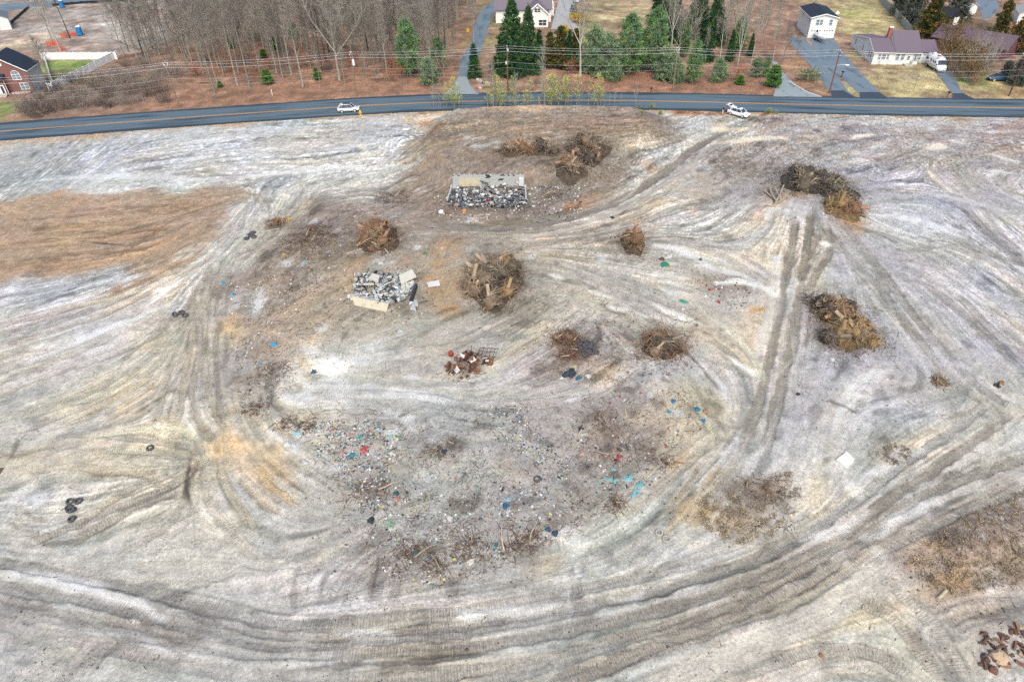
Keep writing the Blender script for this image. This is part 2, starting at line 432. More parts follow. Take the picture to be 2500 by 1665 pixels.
# tracks: path, half gauge (0 = single), width, colour, strength, ribs, depth
GB, GD, LT, TN = (172, 169, 163), (150, 141, 130), (214, 210, 204), (205, 176, 142)
GK, WT = (160, 158, 156), (238, 234, 228)
TRK = [
 # the dark pair down the right
 ([(1944, 532), (1935, 595), (1918, 680), (1906, 740), (1890, 830), (1872, 905), (1848, 995), (1812, 1090)], 0, 1.1, (150, 142, 130), .85, 1, .16),
 ([(1980, 515), (1971, 595), (1957, 690), (1948, 750), (1929, 860), (1905, 950), (1886, 1040), (1862, 1115)], 0, 1.1, (152, 145, 133), .85, 1, .16),
 ([(2006, 562), (1970, 630), (1935, 680)], 0, 1.0, (160, 148, 132), .7, 1, .08), ([(2034, 605), (1995, 668), (1965, 720)], 0, 1.0, (165, 152, 138), .7, 1, .08),
 # diagonals on the right
 ([(2005, 548), (2085, 640), (2136, 690), (2187, 755), (2244, 830), (2310, 905), (2390, 975), (2500, 1040)], 0, 1.1, (158, 151, 144), .8, 1, .1),
 ([(2050, 535), (2110, 610), (2166, 680), (2214, 749), (2280, 830), (2334, 890), (2415, 962), (2500, 1006)], 0, 1.1, (156, 149, 142), .8, 1, .1),
 ([(2060, 545), (2180, 580), (2230, 590)], 0, 1.0, (160, 150, 142), .7, 0, .05),
 ([(2150, 640), (2310, 715), (2400, 800), (2520, 905)], .95, .8, (176, 170, 166), .6, 1, .05), ([(2280, 400), (2350, 470), (2420, 560), (2520, 650)], .95, .8, (168, 160, 158), .6, 0, .05),
 ([(2300, 560), (2420, 640), (2520, 720)], 0, 1.2, (172, 168, 170), .5, 0, .04), ([(2200, 620), (2300, 600), (2420, 640)], 0, 1.0, (170, 166, 166), .5, 1, .05),
 # haul road, right to left along the bottom
 ([(2420, 975), (2312, 1060), (2210, 1128), (2092, 1219), (1975, 1301), (1857, 1364), (1700, 1411), (1500, 1462), (1278, 1500), (1068, 1530), (800, 1540)], 0, 1.0, GB, .9, 1, .14),
 ([(2470, 1005), (2402, 1058), (2269, 1156), (2151, 1234), (2033, 1321), (1896, 1395), (1700, 1466), (1526, 1508), (1335, 1548), (1144, 1580), (800, 1600)], 0, 1.0, (158, 151, 141), .95, 1, .14),
 ([(2520, 1110), (2367, 1164), (2229, 1223), (2092, 1309), (1935, 1403), (1700, 1510), (1526, 1560), (1373, 1600), (1220, 1628), (991, 1655), (800, 1668)], 0, 1.0, (166, 160, 150), .9, 1, .12),
 ([(2520, 1175), (2327, 1262), (2171, 1332), (2053, 1399), (1935, 1462), (1700, 1550), (1564, 1595), (1411, 1650), (1300, 1700)], 0, 1.2, (178, 169, 158), .8, 1, .1),
 ([(2240, 1255), (2150, 1300), (2060, 1360), (1960, 1425), (1800, 1500), (1640, 1560), (1480, 1630), (1380, 1680)], 0, 1.0, (160, 152, 142), .8, 1, .1),
 ([(1990, 1290), (1800, 1385), (1600, 1440), (1400, 1490), (1200, 1530), (950, 1560), (700, 1568)], 0, 1.0, (156, 150, 143), .75, 1, .12),
 ([(2163, 1368), (2073, 1455), (1935, 1535), (1700, 1635), (1560, 1700)], 0, 2.2, (206, 199, 188), .8, 0, .04),
 ([(1700, 1372), (1488, 1425), (1278, 1466), (1068, 1500), (800, 1522)], 0, 1.1, (168, 162, 153), .8, 1, .1), ([(1560, 1560), (1400, 1600), (1200, 1660), (1100, 1700)], 0, 1.1, GB, .8, 1, .1),
 ([(1240, 1588), (1068, 1607), (953, 1617), (700, 1632)], 0, .45, (112, 104, 98), .85, 0, .2), ([(1090, 1620), (980, 1630), (800, 1645)], 0, .35, (130, 122, 114), .7, 0, .1),
 # curves at the lower right
 ([(2060, 1455), (2120, 1474), (2190, 1521), (2249, 1591), (2320, 1680)], 0, 1.3, (170, 160, 146), .75, 1, .1), ([(2130, 1385), (2229, 1477), (2288, 1540), (2365, 1680)], 0, 1.3, (186, 178, 168), .75, 1, .08),
 ([(1860, 1625), (1950, 1596), (2014, 1587), (2112, 1591), (2190, 1627), (2250, 1680)], 0, 1.2, (176, 168, 156), .75, 1, .1), ([(1900, 1660), (2014, 1615), (2100, 1625), (2170, 1680)], 0, 1.0, (190, 180, 165), .5, 1, .06),
 ([(2249, 1493), (2367, 1462), (2520, 1443)], 0, .9, (182, 168, 156), .7, 1, .06), ([(2280, 1525), (2386, 1485), (2520, 1472)], 0, 1.0, (188, 174, 160), .7, 1, .06),
 # lower left bands
 ([(-40, 1366), (157, 1403), (314, 1434), (431, 1466), (549, 1489), (667, 1521), (898, 1530)], 0, 1.05, (150, 147, 144), .95, 1, .14),
 ([(-40, 1425), (118, 1450), (275, 1481), (431, 1521), (588, 1560), (700, 1572), (898, 1572)], 0, 1.1, (150, 146, 142), .95, 1, .14),
 ([(-40, 1472), (157, 1513), (314, 1544), (471, 1572), (628, 1590), (898, 1602)], 0, 1.2, (164, 158, 153), .8, 1, .1),
 ([(-40, 1515), (196, 1564), (353, 1599), (510, 1630), (628, 1654), (900, 1648)], 0, 1.2, (170, 164, 159), .8, 1, .1),
 ([(60, 1480), (230, 1515), (400, 1545), (560, 1575)], 0, .8, (150, 145, 140), .7, 1, .1), ([(430, 1475), (600, 1530), (740, 1548), (900, 1550)], 0, 1.0, (158, 153, 147), .7, 1, .1),
 ([(-40, 1452), (60, 1470), (150, 1490)], 0, .5, (130, 124, 120), .7, 0, .1), ([(170, 1680), (240, 1590), (300, 1540)], 0, .8, (190, 184, 178), .5, 1, .05),
 # fan at the left
 ([(500, 1080), (490, 1130), (440, 1170), (353, 1215), (255, 1254), (118, 1309), (20, 1340)], 0, 1.0, (176, 168, 156), .75, 1, .1),
 ([(459, 1187), (353, 1230), (260, 1275), (150, 1335)], 0, 1.0, (170, 162, 150), .75, 1, .1), ([(440, 1150), (350, 1180), (260, 1230), (180, 1290)], 0, .8, (190, 180, 164), .6, 1, .06),
 ([(459, 1242), (392, 1293), (333, 1332), (267, 1368)], 0, 1.0, (178, 172, 162), .7, 1, .08), ([(470, 1250), (400, 1320), (340, 1390), (310, 1430)], 0, 1.3, (212, 206, 196), .6, 1, .04),
 ([(500, 1090), (470, 1160), (452, 1200), (462, 1240)], 0, .4, (120, 112, 104), .75, 0, .14), ([(506, 1120), (500, 1180), (522, 1246), (588, 1332), (620, 1380)], 0, .9, (186, 178, 166), .7, 1, .08),
 ([(540, 1110), (552, 1190), (590, 1250), (640, 1310)], 0, .9, (190, 178, 158), .6, 1, .08), ([(608, 1128), (686, 1199), (740, 1242)], 0, 1.0, (212, 182, 138), .7, 1, .08), ([(575, 1160), (640, 1220), (700, 1260)], 0, .8, (196, 180, 156), .5, 1, .05),
 ([(0, 1085), (180, 1075), (350, 1090), (480, 1110)], .8, .8, (190, 184, 172), .5, 1, .05), ([(0, 1160), (150, 1140), (320, 1150), (400, 1165)], 0, 1.0, (200, 186, 162), .5, 1, .05), ([(40, 1220), (60, 1270), (130, 1280)], 0, .9, (190, 184, 174), .5, 1, .05),
 ([(-20, 1290), (120, 1360), (260, 1390), (420, 1400), (600, 1385)], 0, 1.6, (214, 208, 198), .7, 0, .03), ([(330, 1470), (440, 1430), (560, 1390), (620, 1360)], 0, 1.0, (200, 195, 186), .5, 1, .05),
 # the up-and-down bundle on the left
 ([(476, 690), (471, 740), (468, 830), (450, 920), (441, 1004), (420, 1050)], 0, .8, (178, 168, 152), .75, 1, .08), ([(510, 690), (507, 740), (501, 845), (507, 950), (546, 1040), (560, 1060)], 0, .8, (180, 170, 154), .75, 1, .08),
 ([(530, 720), (528, 905), (537, 995), (556, 1050)], 0, .6, (165, 156, 144), .7, 1, .08), ([(490, 750), (486, 860), (468, 965), (505, 1070)], 0, .7, (172, 163, 150), .7, 1, .08), ([(450, 760), (430, 850), (400, 960), (370, 1070)], 0, .7, (184, 176, 162), .6, 1, .06),
 ([(400, 740), (395, 800), (380, 870)], 0, .5, (190, 178, 160), .6, 0, .05), ([(520, 640), (500, 720), (495, 800)], 0, .8, (196, 186, 172), .6, 1, .05), ([(460, 1000), (500, 1050), (520, 1090)], 0, .8, (190, 176, 150), .6, 1, .06),
 # long sweeps towards the left edge
 ([(560, 560), (480, 640), (390, 690), (270, 752), (120, 803), (-20, 836)], .9, .8, (182, 166, 150), .65, 1, .07), ([(500, 620), (390, 668), (240, 735), (90, 776), (-20, 802)], 0, 1.0, (178, 146, 120), .75, 1, .07),
 ([(540, 560), (450, 640), (330, 700), (180, 760), (-20, 815)], 0, .8, (182, 156, 132), .6, 1, .07), ([(420, 740), (280, 810), (120, 880), (-20, 930)], .9, .8, (178, 172, 166), .6, 1, .07), ([(430, 800), (300, 860), (120, 920), (-20, 970)], 0, .6, (150, 146, 142), .6, 0, .08),
 ([(430, 850), (300, 930), (160, 1000), (0, 1060)], .9, .8, (190, 184, 172), .6, 1, .06), ([(400, 900), (270, 980), (140, 1050)], 0, .8, (206, 190, 160), .6, 1, .06), ([(430, 930), (340, 985), (250, 1030)], 0, .7, (168, 160, 148), .6, 1, .08),
 ([(620, 500), (600, 560), (560, 620), (520, 700)], .9, .8, (184, 178, 170), .6, 1, .07), ([(660, 450), (640, 500), (600, 540)], 0, .8, (178, 174, 170), .6, 0, .06), ([(720, 400), (735, 440), (740, 490)], 0, .7, (190, 184, 178), .5, 0, .05),
 ([(590, 470), (640, 480), (660, 520), (620, 560)], 0, .6, (168, 164, 160), .6, 1, .06), ([(700, 560), (640, 600), (560, 640)], .8, .7, (176, 170, 162), .6, 1, .06),
 # brown patch
 ([(0, 640), (150, 625), (330, 610), (420, 580)], 0, .6, (140, 104, 80), .7, 0, .08), ([(0, 600), (200, 590), (420, 560)], .9, .8, (166, 130, 102), .5, 1, .05), ([(0, 530), (200, 520), (500, 500)], .9, .8, (170, 136, 110), .5, 1, .05),
 ([(270, 640), (330, 600), (440, 530), (560, 490)], 0, .7, (156, 120, 92), .6, 1, .06), ([(0, 670), (120, 660), (250, 640)], 0, .5, (150, 112, 84), .6, 0, .06), ([(95, 640), (95, 680)], 0, .5, (130, 98, 76), .6, 0, .06), ([(300, 680), (400, 630), (500, 560)], 0, .9, (188, 154, 124), .6, 1, .05),
 # path from the parked car down to the middle
 ([(1772, 318), (1700, 360), (1650, 402), (1590, 444), (1530, 480), (1455, 513), (1350, 543), (1230, 556), (1100, 556), (1010, 540)], 0, 1.6, (140, 131, 124), .85, 0, .12),
 ([(1790, 330), (1720, 375), (1660, 425), (1600, 465), (1540, 500), (1460, 535), (1360, 565), (1240, 580)], 0, 1.7, (196, 188, 178), .8, 0, .02), ([(1440, 540), (1300, 565), (1150, 570)], 0, 1.1, (164, 156, 147), .7, 1, .06), ([(1300, 590), (1450, 575), (1560, 550)], 0, .6, (150, 142, 134), .5, 0, .05),
 ([(1610, 580), (1750, 610), (1850, 660), (1900, 700)], .9, .8, (176, 170, 164), .6, 1, .06), ([(1560, 595), (1650, 590), (1800, 610)], 0, .8, (168, 158, 152), .5, 1, .05),
 # right of the middle, sweeping down to the dark pair
 ([(1400, 650), (1550, 720), (1680, 780), (1790, 850), (1860, 930)], .9, .8, (174, 167, 158), .65, 1, .07), ([(1480, 700), (1600, 790), (1700, 850), (1800, 960)], 0, .8, (170, 164, 156), .6, 1, .06), ([(1640, 930), (1700, 1000), (1770, 1060), (1810, 1060)], .8, .8, (182, 172, 152), .65, 1, .08), ([(1690, 930), (1730, 1000), (1790, 1080)], 0, .6, (150, 142, 126), .6, 1, .08),
 ([(1480, 1270), (1600, 1170), (1700, 1090), (1790, 1030)], .9, .9, (196, 186, 168), .6, 1, .06), ([(1640, 1280), (1720, 1180), (1790, 1090), (1830, 1020)], .9, .8, (188, 178, 162), .6, 1, .06), ([(1600, 1330), (1690, 1230), (1760, 1120)], 0, .7, (196, 176, 146), .5, 1, .05),
 ([(1980, 1140), (1985, 1080), (2000, 1010)], .8, .8, (192, 190, 192), .6, 1, .05), ([(2040, 1250), (2050, 1150), (2080, 1050)], 0, .8, (200, 196, 192), .5, 1, .05), ([(1400, 1530), (1380, 1440), (1395, 1350)], 0, .8, (212, 210, 208), .5, 1, .04),
 ([(1420, 1420), (1400, 1360)], 0, .8, (216, 214, 212), .6, 1, .04), ([(1480, 1410), (1455, 1330)], 0, .8, (216, 214, 212), .6, 1, .04), ([(1530, 1400), (1580, 1340), (1640, 1290)], .7, .8, (200, 196, 190), .5, 1, .05),
 # ridged ground, middle of the dump
 ([(770, 960), (900, 958), (1050, 968), (1150, 990)], .6, .8, (216, 216, 216), .6, 1, .04), ([(700, 1000), (830, 985), (980, 990)], 0, .8, (206, 205, 204), .5, 1, .05), ([(1030, 870), (1120, 830), (1200, 790)], .8, .7, (180, 174, 166), .5, 1, .05), ([(1200, 900), (1290, 840), (1370, 770), (1400, 740)], .8, .7, (198, 190, 178), .5, 1, .05),
 ([(800, 1500), (850, 1430), (900, 1370), (980, 1290)], .8, .8, (190, 185, 180), .6, 1, .06), ([(730, 1500), (740, 1430), (790, 1370), (880, 1360)], 0, .9, (208, 204, 200), .6, 1, .05), ([(640, 1460), (720, 1400), (810, 1380)], 0, .8, (196, 191, 186), .5, 1, .05), ([(930, 1480), (950, 1420), (955, 1340)], .7, .7, (165, 158, 154), .6, 1, .06), ([(715, 1500), (718, 1430), (730, 1370)], 0, .5, (135, 130, 128), .6, 0, .1),
 # hill and upper middle
 ([(1010, 520), (1080, 470), (1160, 410), (1220, 360)], .9, .7, (150, 130, 112), .6, 1, .06), ([(960, 470), (1010, 430), (1100, 380)], 0, .7, (190, 172, 152), .5, 0, .04), ([(1270, 340), (1400, 320), (1560, 320)], 0, .8, (146, 124, 106), .5, 1, .05), ([(820, 480), (900, 470), (980, 490)], .8, .7, (150, 140, 130), .5, 0, .06),
 ([(1060, 640), (1075, 590), (1110, 570)], 0, .6, (150, 124, 98), .5, 1, .05), ([(950, 350), (945, 380), (950, 400)], 0, .8, (178, 172, 166), .5, 0, .05), ([(2170, 380), (2195, 360), (2190, 340)], 0, .8, (180, 174, 174), .5, 1, .05),
]
for t in TRK: FLOW.append(W(t[0]))
for t in FLOW_PX: FLOW.append(W(t))

# direction field from all paths, spread outwards
_gx, _gy = int(264 / 1.0) + 1, int(154 / 1.0) + 1
_acc = np.zeros((3, _gy, _gx), np.float32)
for pw in FLOW:
 cv = curve(pw, 1.0)
 for a, b in zip(cv[:-1], cv[1:]):
  ang = 2 * math.atan2(b.y - a.y, b.x - a.x)
  i, j = int(a.x + 132), int(a.y - 14)
  if 0 <= i < _gx and 0 <= j < _gy: _acc[:, j, i] += (math.cos(ang), math.sin(ang), 1)
_tot = np.zeros_like(_acc)
for sg, wt in ((1, 1.0), (3, .5), (8, .1), (20, .02)):
 for k in range(3): _tot[k] += wt * gblur(_acc[k], sg) * sg
_ang = 0.5 * np.arctan2(_tot[1], _tot[0] + 1e-9 + 1e-4)
def _up(a):
 ii = np.clip(((RA.X + 132)).astype(int), 0, _gx - 1); jj = np.clip((RA.Y - 14).astype(int), 0, _gy - 1)
 return a[jj, ii]
_c2, _s2 = gblur(_up(np.cos(2 * _ang)).astype(np.float32), 5), gblur(_up(np.sin(2 * _ang)).astype(np.float32), 5)
_an = 0.5 * np.arctan2(_s2, _c2)
VX, VY = np.cos(_an).astype(np.float32), np.sin(_an).astype(np.float32)
def lic(src, steps, step_px):
 """smears noise along the scraping direction"""
 jj, ii = np.meshgrid(np.arange(RA.ny, dtype=np.float32), np.arange(RA.nx, dtype=np.float32), indexing='ij')
 out = src.copy()
 for sg in (1, -1):
  x, y = ii.copy(), jj.copy()
  dx0, dy0 = VX * sg, VY * sg
  for _ in range(steps):
   x += dx0 * step_px; y += dy0 * step_px
   xi = np.clip(x, 0, RA.nx - 1).astype(np.int32); yi = np.clip(y, 0, RA.ny - 1).astype(np.int32)
   out += src[yi, xi]
   nx_, ny_ = VX[yi, xi], VY[yi, xi]
   s_ = np.where(nx_ * dx0 + ny_ * dy0 < 0, -1, 1).astype(np.float32)
   dx0, dy0 = nx_ * s_, ny_ * s_
 return unit(out)
_wn = RA.rng.standard_normal((RA.ny, RA.nx)).astype(np.float32)
L1 = lic(_wn, 12, 1.4)
L2 = lic(gblur(RA.rng.standard_normal((RA.ny, RA.nx)).astype(np.float32), 2.0), 13, 2.8)
L3 = lic(gblur(RA.rng.standard_normal((RA.ny, RA.nx)).astype(np.float32), 5.0), 12, 6.0)

# ---- soil areas on the cleared lot
P = both
P([(-60, 415), (-60, 510), (120, 474), (600, 462), (700, 435), (1000, 405), (1020, 330), (960, 288), (600, 306), (400, 322), (250, 335)], (200, 203, 206), .85, 3, 2)
P([(-40, 380), (60, 350), (260, 335), (215, 430), (170, 470), (-40, 500)], (170, 172, 174), .75, 2.5, 2)
P(ell(330, 390, 90, 28), (178, 178, 178), .6, 3, 2); P(ell(760, 350, 130, 18), (190, 184, 178), .6, 3, 2)
P(ell(870, 320, 130, 14), (178, 168, 160), .5, 3, 2); P(ell(600, 420, 240, 12), (222, 221, 218), .6, 2.5, 2); P(ell(850, 400, 120, 14), (214, 208, 198), .6, 2.5, 2)
P([(-60, 500), (80, 476), (350, 461), (600, 455), (616, 468), (565, 508), (540, 550), (450, 612), (400, 662), (330, 684), (300, 655), (170, 672), (100, 700), (-60, 712)], (180, 156, 135), .98, 1.2, 1.6, .12)
P(ell(420, 520, 110, 22, -8), (180, 154, 132), .5, 2, 2); P(ell(130, 660, 110, 18), (178, 146, 120), .7, 1.6, 1.5); P(ell(370, 540, 70, 14, -5), (172, 150, 134), .5, 2, 1.5); P(ell(60, 560, 60, 12), (172, 148, 130), .5, 2, 1.5)
P([(995, 405), (1005, 335), (1062, 300), (1100, 272), (1350, 260), (1560, 266), (1660, 300), (1610, 350), (1560, 420), (1490, 482), (1400, 520), (1300, 545), (1180, 565), (1060, 565), (960, 525), (940, 465)], (150, 136, 124), .95, 2.0, 1.8, .1)
P(ell(1040, 395, 45, 18, -20), (190, 156, 124), .7, 1.5, 1.5); P(ell(1420, 508, 45, 14, -18), (178, 132, 96), .85, 1.2, 1); P(ell(1460, 480, 40, 14, -25), (174, 146, 118), .6, 1.5, 1); P(ell(1230, 520, 130, 22), (146, 128, 114), .7, 2, 1.5, .4, .5)
P(ell(1250, 512, 45, 10), (88, 82, 80), .75, 1.2, 1.2); P(ell(1330, 460, 70, 34), (128, 118, 112), .65, 2, 1.6, .5, .9); P(ell(1130, 520, 40, 9), (184, 148, 116), .6, 1, 1); P(ell(1620, 310, 50, 20, 30), (140, 130, 124), .7, 1.5, 1.2, .5, .6); P(ell(1500, 300, 120, 14), (150, 128, 112), .5, 2, 1.5)
P(ell(1300, 305, 180, 16), (172, 148, 126), .5, 2.5, 2); P(ell(1130, 300, 60, 16), (182, 162, 140), .6, 2, 1.5); P(ell(1020, 355, 26, 16), (196, 180, 158), .6, 1.5, 1.2); P([(985, 285), (1025, 300), (1042, 330), (1010, 330)], (206, 186, 156), .8, 1, .8); P(ell(1055, 305, 22, 18), (176, 140, 112), .7, 1.2, 1)
P([(560, 700), (620, 570), (700, 510), (820, 480), (950, 500), (1010, 545), (1010, 620), (900, 690), (860, 770), (720, 800), (650, 930), (620, 1030), (565, 1010), (555, 850), (530, 800)], (166, 153, 141), .85, 3, 2.5, .5, .55)
P(ell(760, 540, 70, 26, -25), (128, 118, 112), .7, 2, 1.6, .5, .9); P(ell(730, 600, 40, 40), (124, 112, 104), .6, 2, 1.5, .5, .7); P(ell(740, 650, 60, 34), (140, 128, 118), .7, 2, 1.6, .5, .9); P(ell(570, 720, 40, 60), (136, 128, 122), .65, 2, 1.6, .6, .8); P(ell(660, 880, 50, 70, 20), (150, 136, 126), .6, 2, 1.8, .6, .8); P(ell(630, 1000, 45, 40, 30), (138, 122, 110), .6, 2, 1.5, .6, .7)
P([(840, 520), (1100, 560), (1350, 560), (1430, 640), (1330, 770), (1200, 800), (1000, 830), (860, 810), (790, 700)], (172, 162, 150), .7, 4, 3, .4, .35); P([(620, 560), (800, 480), (1000, 520), (960, 600), (800, 620), (640, 740)], (158, 146, 134), .6, 3, 2.5, .5, .5)
P([(1300, 780), (1500, 760), (1720, 780), (1700, 930), (1560, 960), (1300, 900)], (180, 172, 163), .65, 4, 3, .5, .45)
for q in ((1290, 368, 110, 26), (1445, 385, 105, 55), (920, 590, 90, 45), (1208, 690, 110, 90), (1553, 600, 60, 40), (1630, 850, 90, 42), (2030, 450, 160, 55), (2090, 790, 120, 80), (1390, 860, 70, 60), (1142, 890, 70, 34), (980, 710, 100, 60), (1195, 490, 130, 40)): P(ell(*q), (138, 127, 117), .7, 2.2, 2.2, .5, .85)
P([(1045, 600), (1125, 588), (1125, 765), (1060, 745), (1035, 690)], (188, 158, 128), .88, 1.5, 1.2); P(ell(940, 640, 80, 22), (196, 164, 134), .75, 2, 1.5); P(ell(870, 690, 30, 30), (206, 172, 134), .7, 1.5, 1.2); P(ell(1110, 575, 60, 18), (150, 128, 108), .7, 1.5, 1.2); P(ell(900, 560, 120, 20), (150, 138, 126), .6, 2.5, 2, .5, .4)
P([(1100, 545), (1350, 540), (1520, 520), (1600, 560), (1500, 600), (1400, 640), (1300, 600), (1150, 590)], (172, 162, 152), .7, 3, 2)
P([(1380, 640), (1600, 640), (1850, 690), (1880, 800), (1700, 780), (1500, 700)], (196, 190, 182), .6, 3, 2); P(ell(1420, 690, 70, 16, 20), (208, 194, 170), .6, 2, 1.5); P(ell(1420, 630, 60, 14), (178, 172, 166), .5, 2, 2)
P([(750, 1000), (1000, 1005), (1150, 1060), (1300, 985), (1500, 945), (1660, 950), (1730, 1010), (1650, 1090), (1570, 1170), (1500, 1245), (1420, 1270), (1350, 1330), (1150, 1380), (1080, 1450), (950, 1400), (900, 1330), (820, 1250), (745, 1120)], (182, 179, 176), .75, 3, 2.5, .5, .75)
for e, c in ((ell(860, 1060, 120, 50), (158, 150, 147)), (ell(980, 1080, 60, 50), (160, 150, 146)), (ell(1560, 1060, 130, 70), (166, 154, 146)), (ell(1470, 1110, 90, 60), (162, 152, 146)), (ell(1150, 1340, 110, 40, -10), (148, 134, 126)), (ell(1350, 1250, 140, 36, -8), (156, 148, 144)), (ell(1080, 1090, 45, 40), (150, 138, 132)), (ell(900, 1190, 70, 40), (150, 143, 140)), (ell(1280, 1140, 130, 26, 40), (160, 154, 150)), (ell(1620, 1130, 50, 30), (150, 136, 126)), (ell(1000, 1400, 90, 30), (160, 148, 142)), (ell(1560, 980, 100, 30), (172, 164, 160)), (ell(1250, 1330, 60, 30), (142, 124, 114)), (ell(1480, 1210, 50, 40), (160, 150, 146))):
 P(e, c, .7, 1.8, 1.8, .7, 1.0)
for q in ((1180, 1205, 46, 18, -10), (1260, 1165, 40, 16, 20), (1010, 1175, 30, 30, 70), (1095, 1240, 40, 16, -15), (1400, 1205, 60, 10, 40), (1000, 1250, 40, 14, -20), (1600, 1030, 50, 18, 10), (1330, 1235, 30, 12, 20), (940, 1150, 20, 34, 5), (1060, 1160, 30, 16, 0)): P(ell(*q), (210, 198, 174), .75, 1.0, 1.2, .5)
P(ell(1790, 690, 90, 22, 10), (152, 142, 138), .7, 1.6, 1.4, .6, .9); P(ell(1710, 770, 90, 30), (168, 160, 152), .6, 2, 1.6, .5, .6); P(ell(1420, 790, 130, 24), (172, 164, 158), .6, 2, 1.8, .5, .5); P(ell(1380, 880, 70, 50), (166, 152, 140), .65, 2, 1.6, .6, .7); P(ell(1580, 860, 90, 40), (168, 158, 148), .6, 2, 1.6, .6, .6)
P(ell(1490, 900, 45, 26), (214, 196, 166), .75, 1.4, 1.2); P(ell(960, 900, 90, 26), (170, 164, 160), .6, 2, 1.8, .5, .5); P(ell(900, 800, 120, 24), (184, 170, 154), .5, 2, 1.8, .5, .4); P(ell(700, 830, 60, 40), (200, 178, 150), .55, 2, 1.8)
P(ell(860, 880, 60, 22, -8), (252, 252, 252), .9, 1.1, 1.1, .6); P(ell(820, 895, 30, 20, 60), (252, 252, 252), .8, .8, .8, .5); P(ell(840, 940, 40, 20), (204, 206, 210), .7, 1.4, 1.2); P(ell(1175, 1110, 24, 24), (218, 216, 218), .85, .8, .5); P(ell(1400, 1312, 48, 20), (254, 254, 254), .95, .8, .8); P(ell(1350, 1190, 60, 24, 20), (222, 220, 218), .6, 1.5, 1.2)
P(ell(650, 1140, 85, 40, 25), (222, 186, 136), .8, 1.5, 1.5); P(ell(555, 1085, 32, 36), (224, 190, 142), .85, .9, .8); P(ell(560, 1150, 90, 60), (212, 194, 164), .6, 3, 2); P(ell(568, 815, 26, 42), (220, 190, 150), .75, 1, 1); P(ell(608, 1080, 30, 14), (224, 178, 110), .6, .8, .8); P(ell(690, 1190, 40, 18, 45), (220, 184, 132), .7, 1, 1)
P([(-60, 960), (250, 880), (460, 900), (480, 1080), (480, 1200), (250, 1330), (-60, 1350)], (210, 203, 187), .65, 4, 3); P(ell(110, 1150, 140, 36), (218, 200, 168), .6, 2.5, 2); P(ell(300, 1130, 160, 18), (214, 198, 170), .5, 2.5, 2); P(ell(180, 960, 110, 20, -25), (216, 202, 170), .7, 1.8, 1.6); P(ell(290, 1020, 60, 22, -35), (222, 198, 152), .6, 1.5, 1.5); P(ell(380, 830, 40, 40), (214, 200, 164), .6, 1.5, 1.5)
P([(-60, 720), (100, 705), (300, 680), (400, 700), (250, 790), (-60, 860)], (200, 200, 205), .7, 2.5, 2); P([(-60, 880), (200, 820), (430, 760), (440, 800), (200, 880), (-60, 950)], (204, 205, 212), .65, 3, 2); P(ell(470, 830, 40, 60), (180, 170, 156), .6, 2, 1.8); P(ell(440, 790, 30, 26), (160, 150, 140), .6, 1.2, 1.2)
P([(1900, 300), (2560, 300), (2560, 1010), (2300, 1000), (2040, 930), (1990, 700), (2010, 560), (1880, 430)], (192, 191, 196), .85, 4, 3, .4); P([(1850, 290), (2560, 295), (2560, 420), (2250, 420), (1950, 380)], (168, 160, 158), .75, 3, 2.5, .6, .5); P(ell(2450, 320, 80, 16), (168, 132, 118), .6, 2, 1.8, .7); P(ell(2200, 300, 120, 9), (214, 212, 214), .6, 1.6, 1.5); P(ell(2420, 305, 70, 8), (214, 212, 214), .6, 1.6, 1.5)
P(ell(2380, 420, 130, 34, 6), (166, 160, 162), .6, 3, 2.5, .7, .5); P(ell(2440, 500, 90, 40, 20), (168, 163, 167), .55, 3, 2.5, .7, .3); P(ell(2120, 620, 60, 60, 40), (172, 167, 168), .5, 3, 2.5, .6, .3); P(ell(2330, 800, 120, 40, 35), (174, 170, 172), .5, 3, 2.5, .6, .3); P(ell(1650, 640, 120, 20, 8), (172, 165, 158), .6, 2.5, 2, .5, .3); P(ell(1560, 700, 120, 30, 20), (178, 172, 164), .5, 3, 2.5, .5, .3); P(ell(2150, 440, 150, 30, 10), (176, 173, 180), .5, 3, 2.5); P(ell(2300, 470, 140, 40), (182, 178, 182), .5, 3, 2.5); P(ell(2380, 560, 100, 40, 20), (174, 170, 176), .5, 3, 2.5); P(ell(2250, 560, 140, 24), (208, 208, 214), .5, 3, 2.5); P(ell(2230, 620, 70, 24), (176, 172, 176), .5, 2, 2); P(ell(2110, 870, 130, 40), (180, 178, 186), .55, 3, 2.2, .5, .3); P(ell(2150, 930, 100, 40), (208, 206, 208), .6, 2.5, 2); P(ell(2240, 920, 90, 26), (176, 168, 168), .5, 2, 2, .6, .4); P(ell(2060, 840, 40, 60), (160, 140, 132), .55, 1.5, 1.5, .6, .7); P(ell(2010, 780, 60, 60), (172, 164, 164), .6, 2, 2)
P([(1780, 300), (1900, 296), (2020, 330), (1950, 370), (1800, 400), (1720, 400)], (176, 164, 154), .7, 2.5, 2, .5, .5); P(ell(1840, 300, 100, 10), (146, 136, 130), .7, 1.4, 1.2, .5, .8); P(ell(1870, 440, 130, 44, 10), (158, 150, 144), .7, 3, 2.2, .5, .8); P(ell(1850, 390, 130, 20), (158, 146, 138), .6, 3, 2, .5, .7); P(ell(1720, 450, 110, 34), (194, 178, 156), .6, 2.5, 2); P(ell(1780, 470, 70, 40, 20), (178, 170, 166), .5, 2.5, 2, .5, .3); P(ell(1850, 520, 50, 20), (150, 128, 122), .45, 2, 1.6)
